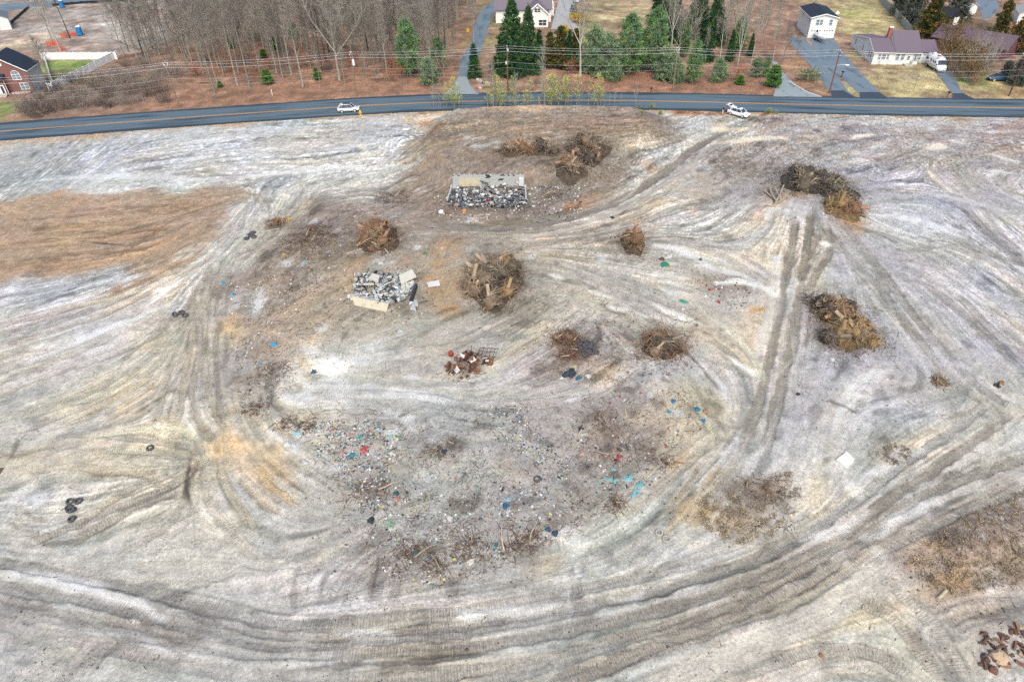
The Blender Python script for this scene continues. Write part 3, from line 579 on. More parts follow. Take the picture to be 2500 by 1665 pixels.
P(ell(1640, 505, 60, 16, 12), (228, 220, 206), .8, 1.2, 1.2); P(ell(1680, 515, 34, 10, 15), (206, 166, 116), .7, 1, .9); P(ell(1600, 490, 30, 10), (212, 180, 138), .6, 1, 1); P(ell(1560, 525, 60, 20), (166, 148, 130), .6, 2, 1.5); P(ell(1550, 345, 60, 26, -35), (206, 194, 176), .7, 1.8, 1.4); P(ell(1600, 410, 26, 12, -40), (196, 152, 114), .7, 1, 1); P(ell(1800, 310, 40, 9), (222, 208, 184), .7, 1, 1); P(ell(1840, 282, 44, 10), (206, 190, 158), .8, .8, .8)
P(ell(2085, 545, 26, 22), (196, 144, 84), .7, 1, .9); P(ell(1960, 470, 30, 14), (168, 128, 84), .6, 1.2, 1); P(ell(2030, 560, 50, 40), (170, 160, 150), .6, 2, 1.5); P(ell(1905, 512, 20, 10), (200, 204, 210), .8, .8, .7)
P(ell(1870, 640, 60, 60), (200, 190, 176), .6, 2, 1.5); P(ell(1860, 800, 40, 60), (206, 194, 172), .7, 1.5, 1.2); P(ell(1790, 840, 90, 26, 35), (214, 194, 162), .7, 1.4, 1.3); P(ell(1720, 820, 60, 20, 30), (208, 186, 152), .6, 1.4, 1.2); P(ell(1740, 1000, 60, 40, 30), (198, 186, 160), .6, 1.8, 1.5); P(ell(1850, 760, 12, 8), (196, 162, 108), .8, .4, .4)
P(ell(1690, 1120, 30, 26, -40), (218, 178, 126), .8, 1, 1); P(ell(1640, 1140, 18, 14), (222, 178, 118), .85, .7, .6); P(ell(1740, 1060, 60, 40, -40), (208, 196, 176), .6, 2, 1.5); P(ell(1720, 1330, 34, 16, -25), (230, 212, 178), .8, .9, .8); P(ell(1680, 1000, 50, 20), (196, 180, 152), .6, 1.6, 1.4)
P([(1690, 1215), (1760, 1200), (1830, 1170), (1940, 1150), (1950, 1200), (1935, 1270), (1880, 1320), (1800, 1330), (1720, 1290)], (176, 160, 138), .9, 1.2, 1.2, .4, .8); P(ell(1745, 1245, 46, 34), (200, 172, 130), .8, 1, 1, .6); P(ell(1880, 1240, 60, 50), (156, 148, 138), .7, 1.4, 1.2, .6, .9); P(ell(1850, 1180, 60, 16, -10), (136, 112, 92), .7, 1, 1, .6, .9)
P([(2200, 1365), (2330, 1280), (2440, 1215), (2520, 1185), (2520, 1420), (2420, 1440), (2320, 1450), (2230, 1420)], (172, 156, 138), .92, 1.2, 1.3, .4, .8); P(ell(2275, 1335, 50, 20, -10), (212, 178, 136), .8, 1, 1, .5); P(ell(2440, 1280, 90, 50, -20), (142, 134, 128), .75, 1.4, 1.3, .6, .9); P(ell(2320, 1400, 80, 34, 20), (188, 166, 138), .7, 1.2, 1.2, .6, .6); P(ell(2175, 1110, 60, 26), (184, 170, 150), .8, 1, 1, .5, .5)
P(ell(2390, 1590, 110, 60), (222, 208, 186), .8, 2, 1.6); P(ell(2450, 1510, 60, 46), (160, 146, 138), .75, 1.4, 1.2, .6, .9); P(ell(2230, 1470, 60, 24), (206, 196, 184), .6, 1.5, 1.3); P(ell(2060, 1490, 60, 30), (206, 188, 156), .75, 1.2, 1.1); P(ell(2100, 1640, 110, 30), (212, 200, 180), .6, 1.5, 1.3); P(ell(1800, 1655, 60, 16), (206, 176, 130), .6, 1, 1)
P([(-60, 1450), (300, 1560), (700, 1680), (-60, 1680)], (200, 200, 204), .6, 3, 2.5); P(ell(20, 1520, 40, 40), (150, 144, 142), .6, 1.2, 1.2, .6, .5); P(ell(150, 1620, 120, 40), (180, 174, 172), .5, 2, 2, .6, .4); P(ell(700, 1490, 50, 18), (196, 186, 170), .5, 1.2, 1.2)
P(ell(1340, 1380, 46, 14, -15), (212, 190, 150), .75, .9, .9); P(ell(830, 1500, 90, 40), (196, 194, 192), .5, 2, 2); P(ell(500, 1300, 120, 40), (202, 198, 192), .5, 2, 2); P(ell(1900, 1060, 90, 60), (198, 196, 198), .6, 2.2, 1.8); P(ell(2000, 960, 60, 60), (176, 172, 176), .5, 2, 1.8, .5, .4); P(ell(1830, 1190, 40, 20), (156, 150, 148), .5, 1.2, 1.2)
P(ell(600, 1110, 110, 50, 25), (218, 192, 152), .55, 2.5, 2); P(ell(250, 1010, 180, 30, -25), (214, 202, 176), .5, 3, 2.5); P(ell(420, 900, 80, 60, 60), (206, 192, 166), .5, 3, 2.5); P(ell(760, 740, 110, 40, -30), (190, 172, 148), .55, 3, 2.5, .6, .3); P(ell(1760, 860, 120, 36, 35), (208, 192, 164), .5, 2.5, 2); P(ell(1720, 1090, 70, 50, -40), (206, 190, 162), .5, 2, 2)
# verge along the near side of the road
_vn = [(x, y + 34 + (8 if x < 900 else 0)) for x, y in ROAD_C]
P([(x, y) for x, y in ROAD_C] + [(x, y + (34 if x < 300 else 29 if x > 1700 else 26)) for x, y in ROAD_C[::-1]], (198, 172, 146), .85, .8, 1.0, .5)
P([(1650, 262), (1780, 272), (1780, 282), (1650, 275)], (172, 124, 100), .8, .8, .8); P([(1860, 276), (1960, 278), (1960, 288), (1860, 286)], (172, 124, 100), .7, .8, .8)

# ---- far side of the road
LIT = (164, 128, 108)
P([(-400, 395), (-60, 330)] + [(x, y - 4) for x, y in ROAD_C[2:]] + [(2950, -20), (2950, -60), (-400, -60)], (160, 132, 116), 1.0, 1, .5, 0)
P([(40, 300), (200, 292), (430, 272), (650, 256), (900, 238), (1090, 231), (1140, 175), (1170, 150), (1000, 120), (700, 105), (460, 110), (420, 170), (330, 240), (120, 285)], LIT, .95, 2.5, 2, .3)
P([(430, 100), (1140, 110), (1240, -10), (430, -30)], (148, 124, 110), .8, 6, 4, .5); P(ell(700, 150, 260, 40), (156, 114, 96), .6, 5, 4); P(ell(620, 40, 200, 40), (148, 122, 112), .6, 6, 4)
P([(1170, 232), (1170, 190), (1300, 160), (1600, 170), (1880, 150), (1990, 236)], (160, 122, 104), .95, 2, 1.6, .3); P(ell(1280, 208, 110, 22), (168, 142, 124), .8, 2.5, 2); P(ell(1830, 120, 90, 40), (150, 112, 96), .7, 4, 3)
P([(1900, 150), (1960, 140), (2030, 232), (2000, 236)], (176, 140, 112), .9, 2, 1.5)
P([(2030, 240), (2125, 165), (2060, 110), (1980, 0), (1960, -60), (2200, -60), (2240, 90), (2320, 170), (2420, 245), (2330, 247)], (186, 174, 132), .9, 3, 2.5, .4); P(ell(2080, 40, 70, 30), (160, 156, 104), .6, 4, 3); P(ell(2120, 55, 50, 10), (206, 186, 138), .6, 3, 2); P(ell(2230, 20, 40, 60, -35), (150, 122, 110), .6, 4, 2); P(ell(2260, 205, 70, 28), (196, 180, 138), .8, 2, 1.6); P(ell(2230, 190, 30, 12), (170, 158, 140), .7, 2, 1.5)
P([(2330, 247), (2370, 200), (2520, 170), (2520, 250)], (186, 166, 126), .8, 2, 1.5); P(ell(2400, 195, 40, 18), (118, 132, 84), .8, 2, 1.5); P(ell(2480, 225, 50, 12), (176, 140, 104), .6, 2, 1.5); P([(2200, 60), (2500, 0), (2500, 170), (2330, 180), (2260, 110)], (130, 112, 98), .8, 4, 3)
P([(1430, 100), (1600, 80), (1610, -40), (1420, -40)], (176, 162, 130), .9, 4, 3); P(ell(1420, 70, 50, 40), (138, 150, 104), .6, 4, 3); P(ell(1530, 30, 60, 30), (186, 168, 134), .6, 4, 3); P([(1160, 150), (1280, 60), (1290, -20), (1200, -30), (1150, 100)], (158, 146, 108), .8, 3, 2); P(ell(1090, 100, 40, 50), (166, 136, 104), .7, 4, 3)
P([(-200, 140), (60, 115), (300, 128), (420, 110), (470, 40), (430, -30), (-200, -30)], (176, 166, 160), .95, 3, 3, .5); P(ell(60, 105, 60, 16, -10), (196, 178, 152), .7, 3, 2); P(ell(200, 112, 90, 16), (150, 134, 128), .7, 3, 2.5); P(ell(300, 60, 120, 30), (188, 180, 176), .6, 4, 3)
P([(60, 290), (110, 210), (260, 160), (400, 180), (420, 240), (300, 270)], (152, 130, 118), .85, 3, 2.5, .5); P([(112, 202), (116, 148), (246, 148), (190, 185), (160, 202)], (120, 148, 82), .95, .8, .8, .3); P([(-60, 300), (-60, 250), (30, 246), (70, 248), (30, 280), (10, 305)], (140, 152, 96), .9, 1, 1, .4); P([(30, 280), (60, 262), (90, 280), (40, 300)], (166, 140, 120), .8, 1.5, 1)

# ---- streaks and mottling
fr = 0.5 * RA.noise(0.3) + 0.5 * RA.noise(1.0) + 0.45 * RA.noise(3.5)
far = sstep(RA.Y - road_y(RA.X), -5, 5)
RA.C *= np.exp(far * (.20 * RA.rng.standard_normal((RA.ny, RA.nx)) + .12 * RA.noise(0.7)))[..., None].astype(np.float32)
_pz = np.clip(.7 + .45 * RA.noise(3.5) + .3 * RA.noise(9.0), .1, 1.4) * (1 - .6 * np.clip(RA.D, 0, 1))
_g1 = RA.rng.standard_normal((RA.ny, RA.nx)).astype(np.float32)
_fy = 1 + np.clip((RA.Y - 30) / 75, 0, 1.3)
_bw = 1 - .5 * sstep((RA.C[..., 0] - RA.C[..., 2]) / (RA.C[..., 0] + 1e-3), .22, .38)
stk = ((0.15 * L1 * _fy + 0.11 * L2 + 0.065 * L3) * _pz * _bw + 0.11 * _g1 * _fy + 0.08 * RA.noise(0.3) + 0.05 * RA.noise(0.7) + 0.04 * RA.noise(2.2)) * (1 - 0.5 * far)
RA.C *= np.exp(stk)[..., None]
# the soil's hue wanders between ash blue, lilac and cream
_h1 = (.6 * L3 + .7 * RA.noise(2.21) + .5 * RA.noise(9.0)) * (1 - far); _h2 = (.6 * L2 + .7 * RA.noise(3.51)) * (1 - far)
RA.C *= np.exp(np.stack([.022 * _h1 + .012 * _h2, .004 * _h1 - .010 * _h2, -.034 * _h1 + .008 * _h2], -1))
# sand showing yellow or white through the grey crust, following the scraping
_br = 1 - sstep((RA.C[..., 0] - RA.C[..., 2]) / (RA.C[..., 0] + 1e-3), .22, .38)
_yl = sstep(L3 + 0.7 * RA.noise(3.5), 1.1, 2.4) * (1 - far) * 0.5
RA.C = RA.C * (1 - _yl[..., None]) + (RA.C * np.array([1.05, .93, .76], np.float32) + 0.02) * _yl[..., None]
_wh = sstep(.7 * L2 + 0.5 * L3 - 0.7 * RA.noise(0.7), 1.5, 2.6) * (1 - far) * _br * 0.65
RA.C = RA.C * (1 - _wh[..., None]) + lin(234, 235, 236).astype(np.float32) * _wh[..., None]
_dk = sstep(-.8 * L2 + 0.9 * RA.noise(0.7) - 0.3 * L3, 1.5, 2.6) * (1 - far) * 0.85
RA.C = RA.C * (1 - _dk[..., None]) + RA.C * np.array([.56, .55, .56], np.float32) * _dk[..., None]
_sp = sstep(RA.noise(0.3) + .5 * RA.noise(2.2) + .3 * _g1, 1.7, 2.8) * (1 - far) * .75
RA.C *= (1 - _sp * .55)[..., None]
# dark and light lumps in the debris
_lt = np.clip(RA.D, 0, 1) * sstep(_g1 + .5 * RA.noise(0.31), 1.5, 2.3) * .8
RA.C = RA.C * (1 - _lt[..., None]) + lin(224, 224, 226).astype(np.float32) * _lt[..., None]
_db = RA.D * sstep(RA.noise(0.3) + 0.5 * RA.noise(0.7) + .5 * _g1, .5, 1.9)
RA.C = RA.C * (1 - .75 * _db[..., None]) + RA.C * np.array([.42, .39, .37], np.float32) * .75 * _db[..., None]
RA.H += (0.012 * L2 * _pz + 0.03 * RA.noise(0.3) + 0.012 * RA.noise(0.7) + 0.016 * L1 * _pz) * (1 - far) + 0.09 * RA.D * RA.noise(0.7)
RB.C *= np.exp(.16 * RB.rng.standard_normal((RB.ny, RB.nx)).astype(np.float32) + 0.14 * RB.noise(0.45) + 0.13 * RB.noise(0.9) + 0.10 * RB.noise(3.0) + 0.05 * RB.noise(8.0))[..., None]

# ---- machine tracks
def track(pw, width, col, strength, rib, depth):
 depth *= .42
 col = tuple(.93 * c + .07 * g for c, g in zip(col, (196, 198, 202)))
 cv = curve(pw, 0.5)
 hw = width / 2
 w_ = RA.win([(p.x, p.y) for p in cv], hw + 0.8)
 if w_ is None: return
 shp = RA.X[w_].shape
 D = np.full(shp, 9.0, np.float32); U = np.zeros(shp, np.float32); S = np.zeros(shp, np.float32)
 s0 = u0 = RA.rng.random() * 5
 X0, Y0 = RA.X[w_][0, 0], RA.Y[w_][0, 0]
 tot = sum((b - a).length for a, b in zip(cv[:-1], cv[1:])); 
 for a, b in zip(cv[:-1], cv[1:]):
  dx, dy = b.x - a.x, b.y - a.y
  L = math.hypot(dx, dy) + 1e-9
  i0 = int(max(0, (min(a.x, b.x) - hw - .8 - X0) / RA.res)); i1 = int(min(shp[1], (max(a.x, b.x) + hw + .8 - X0) / RA.res + 2))
  j0 = int(max(0, (min(a.y, b.y) - hw - .8 - Y0) / RA.res)); j1 = int(min(shp[0], (max(a.y, b.y) + hw + .8 - Y0) / RA.res + 2))
  if i1 <= i0 or j1 <= j0: s0 += L; continue
  q = (slice(j0, j1), slice(i0, i1))
  x, y = RA.X[w_][q] - a.x, RA.Y[w_][q] - a.y
  t = (x * dx + y * dy) / L
  lat = (x * dy - y * dx) / L
  d = np.where((t >= -0.05) & (t <= L + 0.05), np.abs(lat), 9)
  k = d < D[q]
  D[q] = np.where(k, d, D[q]); U[q] = np.where(k, s0 + t, U[q]); S[q] = np.where(k, lat, S[q])
  s0 += L
 nzs = RA.noise(0.7)[w_]
 De = D + 0.06 * nzs + 0.05 * RA.noise(0.3)[w_]
 ins = sstep(De, hw + 0.06, hw - 0.10)
 ends = sstep(np.minimum(U - u0, u0 + tot - U), 0, min(2.5, tot * .25))
 ins = ins * ends
 patch = np.clip(0.95 + 0.35 * RA.noise(3.5)[w_], .25, 1.2) * strength
 a = (ins * patch)[..., None].clip(0, 1)
 base = RA.C[w_]
 tone = (lin(*col).astype(np.float32)) * np.exp(0.08 * nzs + 0.07 * L1[w_] + 0.05 * L3[w_] + .10 * _g1[w_] + .05 * RA.noise(0.3)[w_])[..., None]
 c = base * (1 - a) + tone * a
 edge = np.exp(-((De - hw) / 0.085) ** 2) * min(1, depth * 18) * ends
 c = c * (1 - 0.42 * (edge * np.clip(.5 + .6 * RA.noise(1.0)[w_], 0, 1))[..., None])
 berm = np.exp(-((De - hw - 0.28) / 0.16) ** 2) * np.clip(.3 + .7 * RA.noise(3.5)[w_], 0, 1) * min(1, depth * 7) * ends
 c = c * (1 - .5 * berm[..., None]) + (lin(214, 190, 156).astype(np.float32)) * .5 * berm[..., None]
 RA.C[w_] = c
 RA.H[w_] += -depth * ins + 0.55 * depth * np.exp(-((De - hw - 0.2) / 0.2) ** 2) * ends
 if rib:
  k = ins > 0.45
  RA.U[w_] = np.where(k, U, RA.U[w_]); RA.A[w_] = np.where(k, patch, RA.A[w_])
def offs(cv, g):
 out = []
 for i, p in enumerate(cv):
  d = (cv[min(i + 1, len(cv) - 1)] - cv[max(i - 1, 0)]).normalized()
  out.append((p.x - d.y * g, p.y + d.x * g))
 return out
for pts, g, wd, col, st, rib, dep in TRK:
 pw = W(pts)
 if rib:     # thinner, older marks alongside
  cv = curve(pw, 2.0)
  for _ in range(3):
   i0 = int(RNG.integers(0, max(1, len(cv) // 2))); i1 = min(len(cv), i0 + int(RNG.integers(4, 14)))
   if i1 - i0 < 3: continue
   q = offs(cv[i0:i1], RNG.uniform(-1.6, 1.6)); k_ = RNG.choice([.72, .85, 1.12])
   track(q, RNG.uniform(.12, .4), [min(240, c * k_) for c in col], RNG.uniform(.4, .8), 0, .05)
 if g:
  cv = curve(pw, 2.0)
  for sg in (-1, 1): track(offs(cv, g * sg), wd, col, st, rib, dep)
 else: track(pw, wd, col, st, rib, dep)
# short tracks left by turning machines, in the grain of the scraping
for _ in range(430):
 x, y = RNG.uniform(-75, 75), RNG.uniform(26, 125)
 dd = float(RA.sample(RA.D, x, y))
 if dd > .35: continue
 n = int(RNG.integers(5, 13)); pw = []
 dx, dy = None, None
 turn = RNG.normal(0, .07)
 for k in range(n):
  pw.append((x, y))
  i = int(np.clip((x - RA.x0) / RA.res, 0, RA.nx - 1)); j = int(np.clip((y - RA.y0) / RA.res, 0, RA.ny - 1))
  vx, vy = float(VX[j, i]), float(VY[j, i])
  if dx is None:
   a0 = RNG.normal(0, .35); vx, vy = vx * math.cos(a0) - vy * math.sin(a0), vx * math.sin(a0) + vy * math.cos(a0)
  else:
   if vx * dx + vy * dy < 0: vx, vy = -vx, -vy
   vx, vy = .35 * vx + .65 * dx, .35 * vy + .65 * dy
   vx, vy = vx - vy * turn, vy + vx * turn
  q = math.hypot(vx, vy); dx, dy = vx / q, vy / q
  x += dx * 1.6; y += dy * 1.6
 c0 = RA.sample(RA.C, *pw[n // 2])
 tone = np.clip(c0 / .72 * RNG.choice([.78, .86, .94, 1.08, 1.16]), 0, .9)
 srgb = [255 * (1.055 * max(float(v), 1e-4) ** (1 / 2.4) - .055) for v in tone]
 track(pw, RNG.uniform(.6, .95), srgb, RNG.uniform(.25, .6), 1, RNG.uniform(.02, .07))
# pale sand laid bare in streaks
for pts, wd, col, al in (
 ([(20, 1400), (160, 1428), (300, 1462), (420, 1500)], 1.0, (222, 221, 222), .8), ([(1140, 1508), (1250, 1492), (1370, 1475)], .9, (226, 225, 224), .8), ([(1500, 1455), (1600, 1432), (1700, 1400)], .8, (220, 217, 212), .7), ([(1960, 1345), (2050, 1290), (2130, 1245)], .9, (222, 219, 216), .75), ([(2110, 1315), (2200, 1265), (2290, 1215)], .9, (224, 221, 218), .75), ([(800, 1560), (900, 1556), (980, 1548)], .8, (220, 218, 214), .6), ([(200, 1535), (330, 1565), (440, 1590)], .7, (214, 212, 214), .6), ([(2110, 1190), (2180, 1140), (2260, 1090)], .8, (222, 220, 218), .7), ([(2330, 1120), (2400, 1085), (2480, 1070)], .9, (220, 216, 210), .6), ([(60, 880), (200, 830), (330, 775), (420, 735)], 1.2, (226, 226, 228), .75), ([(600, 425), (760, 418), (900, 405)], 2.0, (226, 227, 226), .6), ([(100, 440), (300, 430), (560, 438)], 2.0, (222, 224, 228), .5), ([(2120, 520), (2250, 540), (2350, 580)], 1.6, (220, 221, 226), .6), ([(2250, 470), (2400, 500), (2500, 540)], 1.4, (216, 217, 222), .5), ([(2060, 1000), (2100, 940), (2180, 900)], 1.6, (224, 223, 222), .5), ([(880, 965), (1000, 960), (1120, 985)], 1.2, (224, 225, 226), .6), ([(1900, 640), (1885, 760), (1860, 860)], 1.4, (216, 212, 204), .6),
 ([(1580, 735), (1625, 757), (1680, 782), (1722, 800)], 1.1, WT, .9), ([(1430, 703), (1462, 712), (1492, 724)], .8, WT, .8), ([(1484, 743), (1528, 755)], .7, WT, .85), ([(1548, 760), (1580, 772)], .5, WT, .8), ([(1590, 768), (1640, 783), (1692, 800)], .8, WT, .7),
 ([(1752, 688), (1800, 688), (1850, 700), (1898, 722)], 1.3, WT, .9), ([(1795, 872), (1830, 900), (1858, 922)], .9, WT, .85), ([(1735, 352), (1790, 345), (1850, 340), (1925, 338)], 2.6, (236, 224, 202), .9), ([(1740, 322), (1790, 316), (1830, 318)], 2.0, (228, 214, 192), .7), ([(2082, 342), (2120, 334), (2130, 330)], 1.4, (236, 228, 216), .8), ([(1940, 352), (2010, 342)], 1.0, (226, 216, 200), .7), ([(2262, 364), (2290, 357), (2300, 352)], 2.6, (238, 228, 214), .9), ([(2410, 375), (2470, 390), (2490, 392)], 1.4, (228, 226, 226), .7), ([(2400, 416), (2480, 424)], 1.2, (226, 224, 224), .7), ([(1955, 330), (2000, 335)], 1.6, (224, 206, 180), .6),
 ([(1600, 596), (1660, 612), (1700, 628), (1752, 655)], 1.5, (222, 222, 224), .75), ([(1345, 665), (1380, 675)], 1.0, WT, .6), ([(830, 345), (870, 352), (900, 372)], 1.2, (228, 220, 206), .6), ([(985, 440), (1012, 434)], 1.0, (206, 200, 192), .8), ([(80, 1195), (30, 1220)], 1.0, WT, .6), ([(60, 1090), (110, 1065), (150, 1050)], 1.3, (232, 228, 220), .7), ([(200, 1350), (260, 1325), (330, 1290)], 1.0, (228, 222, 210), .7), ([(480, 1232), (530, 1262)], .9, (230, 224, 214), .8), ([(740, 1390), (770, 1365), (800, 1340)], .8, (220, 210, 192), .7), ([(2130, 1340), (2170, 1350)], 1.2, (220, 214, 206), .6), ([(2500, 1170), (2440, 1140)], 1.4, (226, 220, 214), .6), ([(2030, 600), (2010, 590)], 1.4, WT, .8), ([(2320, 700), (2340, 720)], 1.2, WT, .6), ([(2080, 1200), (2110, 1190)], 2.2, (226, 222, 216), .7)):
 cv = curve(W(pts), .5)
 L = []; Rr = []
 for i, p in enumerate(cv):
  d = (cv[min(i + 1, len(cv) - 1)] - cv[max(i - 1, 0)]).normalized()
  t = i / max(1, len(cv) - 1); hw = wd / 2 * (0.35 + 0.65 * math.sin(math.pi * min(max(t, .08), .92)))
  L.append((p.x - d.y * hw, p.y + d.x * hw)); Rr.append((p.x + d.y * hw, p.y - d.x * hw))
 w_, m = RA.mask(L + Rr[::-1], .25, .35)
 if w_ is not None: RA.paint(w_, m, lin(*[min(255, c * 1.08) for c in col]), al * .92, .3)
# cracks and washed-out runnels
for pts in ([(2010, 970), (2050, 985), (2085, 1005), (2100, 1020)], [(1985, 1060), (2020, 1090), (2045, 1110)], [(470, 1100), (455, 1180), (470, 1245)], [(1000, 380), (1020, 395), (1050, 400)], [(0, 1090), (40, 1070), (30, 1110), (0, 1140)], [(100, 580), (320, 600)]):
 track(W(pts), .25, (96, 88, 82), .8, 0, .12)

# keep soil and land clear of the road and the pit walls
RA.H *= sstep(np.abs(RA.Y - road_y(RA.X)), ROAD_HALF + .3, ROAD_HALF + 2.5)

def ground_material():
 m = bpy.data.materials.new('soil'); m.use_nodes = True
 nt = m.node_tree; N = nt.nodes; Lk = nt.links
 b = N['Principled BSDF']; b.inputs['Roughness'].default_value = .95; b.inputs['Specular IOR Level'].default_value = .1
 a1 = N.new('ShaderNodeAttribute'); a1.attribute_name = 'soil'
 a2 = N.new('ShaderNodeAttribute'); a2.attribute_name = 'rib'
 tc = N.new('ShaderNodeTexCoord')
 sx = N.new('ShaderNodeSeparateXYZ'); Lk.new(a2.outputs['Vector'], sx.inputs[0])
 def math_(op, a, b_=None):
  n = N.new('ShaderNodeMath'); n.operation = op
  for i, v in enumerate((a, b_)):
   if v is None: continue
   if isinstance(v, (int, float)): n.inputs[i].default_value = v
   else: Lk.new(v, n.inputs[i])
  return n.outputs[0]
 def nz(sc, det=3, rough=.6):
  n = N.new('ShaderNodeTexNoise'); n.inputs['Scale'].default_value = sc; n.inputs['Detail'].default_value = det; n.inputs['Roughness'].default_value = rough
  Lk.new(tc.outputs['Object'], n.inputs['Vector']); return n.outputs[0]
 def rng(v, a, b_, c, d):
  n = N.new('ShaderNodeMapRange'); Lk.new(v, n.inputs[0])
  for i, q in enumerate((a, b_, c, d)): n.inputs[i + 1].default_value = q
  return n.outputs[0]
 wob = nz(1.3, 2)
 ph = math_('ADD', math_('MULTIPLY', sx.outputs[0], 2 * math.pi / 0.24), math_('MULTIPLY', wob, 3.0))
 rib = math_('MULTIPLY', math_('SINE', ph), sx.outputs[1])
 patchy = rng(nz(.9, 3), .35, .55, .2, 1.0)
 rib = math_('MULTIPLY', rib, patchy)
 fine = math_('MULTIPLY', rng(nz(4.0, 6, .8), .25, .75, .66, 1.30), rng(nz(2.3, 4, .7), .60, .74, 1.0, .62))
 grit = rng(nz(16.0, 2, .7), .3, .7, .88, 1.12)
 k = math_('MULTIPLY', math_('MULTIPLY', fine, grit), math_('ADD', 1.0, math_('MULTIPLY', rib, .22)))  # rib shading is also put into the colour: ridges lighter, grooves darker
 mx = N.new('ShaderNodeMix'); mx.data_type = 'RGBA'; mx.blend_type = 'MULTIPLY'; mx.inputs[0].default_value = 1
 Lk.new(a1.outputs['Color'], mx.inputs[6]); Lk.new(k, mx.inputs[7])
 # twigs, roots and crumbs mixed into the dirt where it is full of debris
 vo = N.new('ShaderNodeTexVoronoi'); vo.inputs['Scale'].default_value = 4.5; vo.feature = 'F1'
 Lk.new(tc.outputs['Object'], vo.inputs['Vector'])
 crumb = math_('MULTIPLY', rng(vo.outputs['Distance'], .10, .26, 1, 0), math_('MULTIPLY', a1.outputs['Alpha'], rng(nz(.8, 3), .36, .56, .1, .95)))
 m2 = N.new('ShaderNodeMix'); m2.data_type = 'RGBA'; Lk.new(crumb, m2.inputs[0]); Lk.new(mx.outputs[2], m2.inputs[6])
 cr = N.new('ShaderNodeValToRGB'); Lk.new(vo.outputs['Color'], cr.inputs[0])
 e = cr.color_ramp.elements; e[0].color = (.05, .035, .028, 1); e[1].color = (.5, .49, .48, 1); e[1].position = .95
 x = cr.color_ramp.elements.new(.55); x.color = (.09, .07, .06, 1); x = cr.color_ramp.elements.new(.75); x.color = (.22, .18, .15, 1)
 Lk.new(cr.outputs[0], m2.inputs[7])
 Lk.new(m2.outputs[2], b.inputs['Base Color'])
 hgt = math_('ADD', math_('MULTIPLY', rib, .5), math_('ADD', math_('MULTIPLY', nz(5.0, 5, .75), 1.6), math_('MULTIPLY', crumb, .6)))
 bp = N.new('ShaderNodeBump'); bp.inputs['Strength'].default_value = .55; bp.inputs['Distance'].default_value = .07
 Lk.new(hgt, bp.inputs['Height']); Lk.new(bp.outputs[0], b.inputs['Normal'])
 return m
SOIL = ground_material()

def ground_sheet():
 Vs, Cs, Rs, Fs = [], [], [], []
 off = 0
 bands = [(14, 20, .5, .5, 60), (20, 46, .105, .105, 50), (46, 72, .15, .16, 68), (72, 108, .20, .24, 88), (108, 168, .28, .40, 131.5), (168, 305, .40, .75, 204)]
 for y0, y1, dx, dy, hx in bands:
  nx, ny = int(2 * hx / dx) + 1, int(round((y1 - y0) / dy)) + 1
  xs = np.linspace(-hx, hx, nx); ys = np.linspace(y0, y1, ny)
  X, Y = np.meshgrid(xs, ys); X = X.ravel(); Y = Y.ravel()
  H = HR.sample(HR.H, X, Y)
  R = RA if y1 <= 168 else RB
  H = H + R.sample(R.H, X, Y)
  C = R.sample(R.C, X, Y); Dd = R.sample(R.D, X, Y)
  if R is RB: Dd = Dd * 0
  Vs.append(np.stack([X, Y, H], 1)); Cs.append(np.concatenate([C, Dd[:, None]], 1))
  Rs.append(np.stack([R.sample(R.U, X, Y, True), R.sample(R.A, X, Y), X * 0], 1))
  i, j = np.meshgrid(np.arange(nx - 1), np.arange(ny - 1))
  q = (j * nx + i).ravel() + off
  Fs.append(np.stack([q, q + 1, q + nx + 1, q + nx], 1))
  off += nx * ny
 # coarse surroundings out to the horizon
 c = [(-1500, -300, -4), (1500, -300, -4), (1500, 2500, -4), (-1500, 2500, -4)]
 Vs.append(np.array(c)); Cs.append(np.array([[*lin(176, 160, 146), 0]] * 4)); Rs.append(np.zeros((4, 3))); Fs.append(np.array([[off, off + 1, off + 2, off + 3]]))
 V = np.concatenate(Vs); F = np.concatenate(Fs)
 me = np_mesh('ground', V, F, SOIL, smooth=True)
 ca = me.color_attributes.new('soil', 'FLOAT_COLOR', 'POINT'); ca.data.foreach_set('color', np.concatenate(Cs).astype(np.float32).ravel())
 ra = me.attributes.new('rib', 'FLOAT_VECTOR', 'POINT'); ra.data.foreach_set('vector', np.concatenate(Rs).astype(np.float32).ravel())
 o = link_mesh('ground', me)
 tag(o, 'pale scraped sandy ground of the cleared lot and the land beyond the road', None, None, 'structure')
 return o
ground_sheet()
def HFfull(x, y):
 h = float(HR.sample(HR.H, x, y))
 if RA.x0 < x < RA.x1 and RA.y0 < y < RA.y1: h += float(RA.sample(RA.H, x, y))
 return h
HF = HFfull
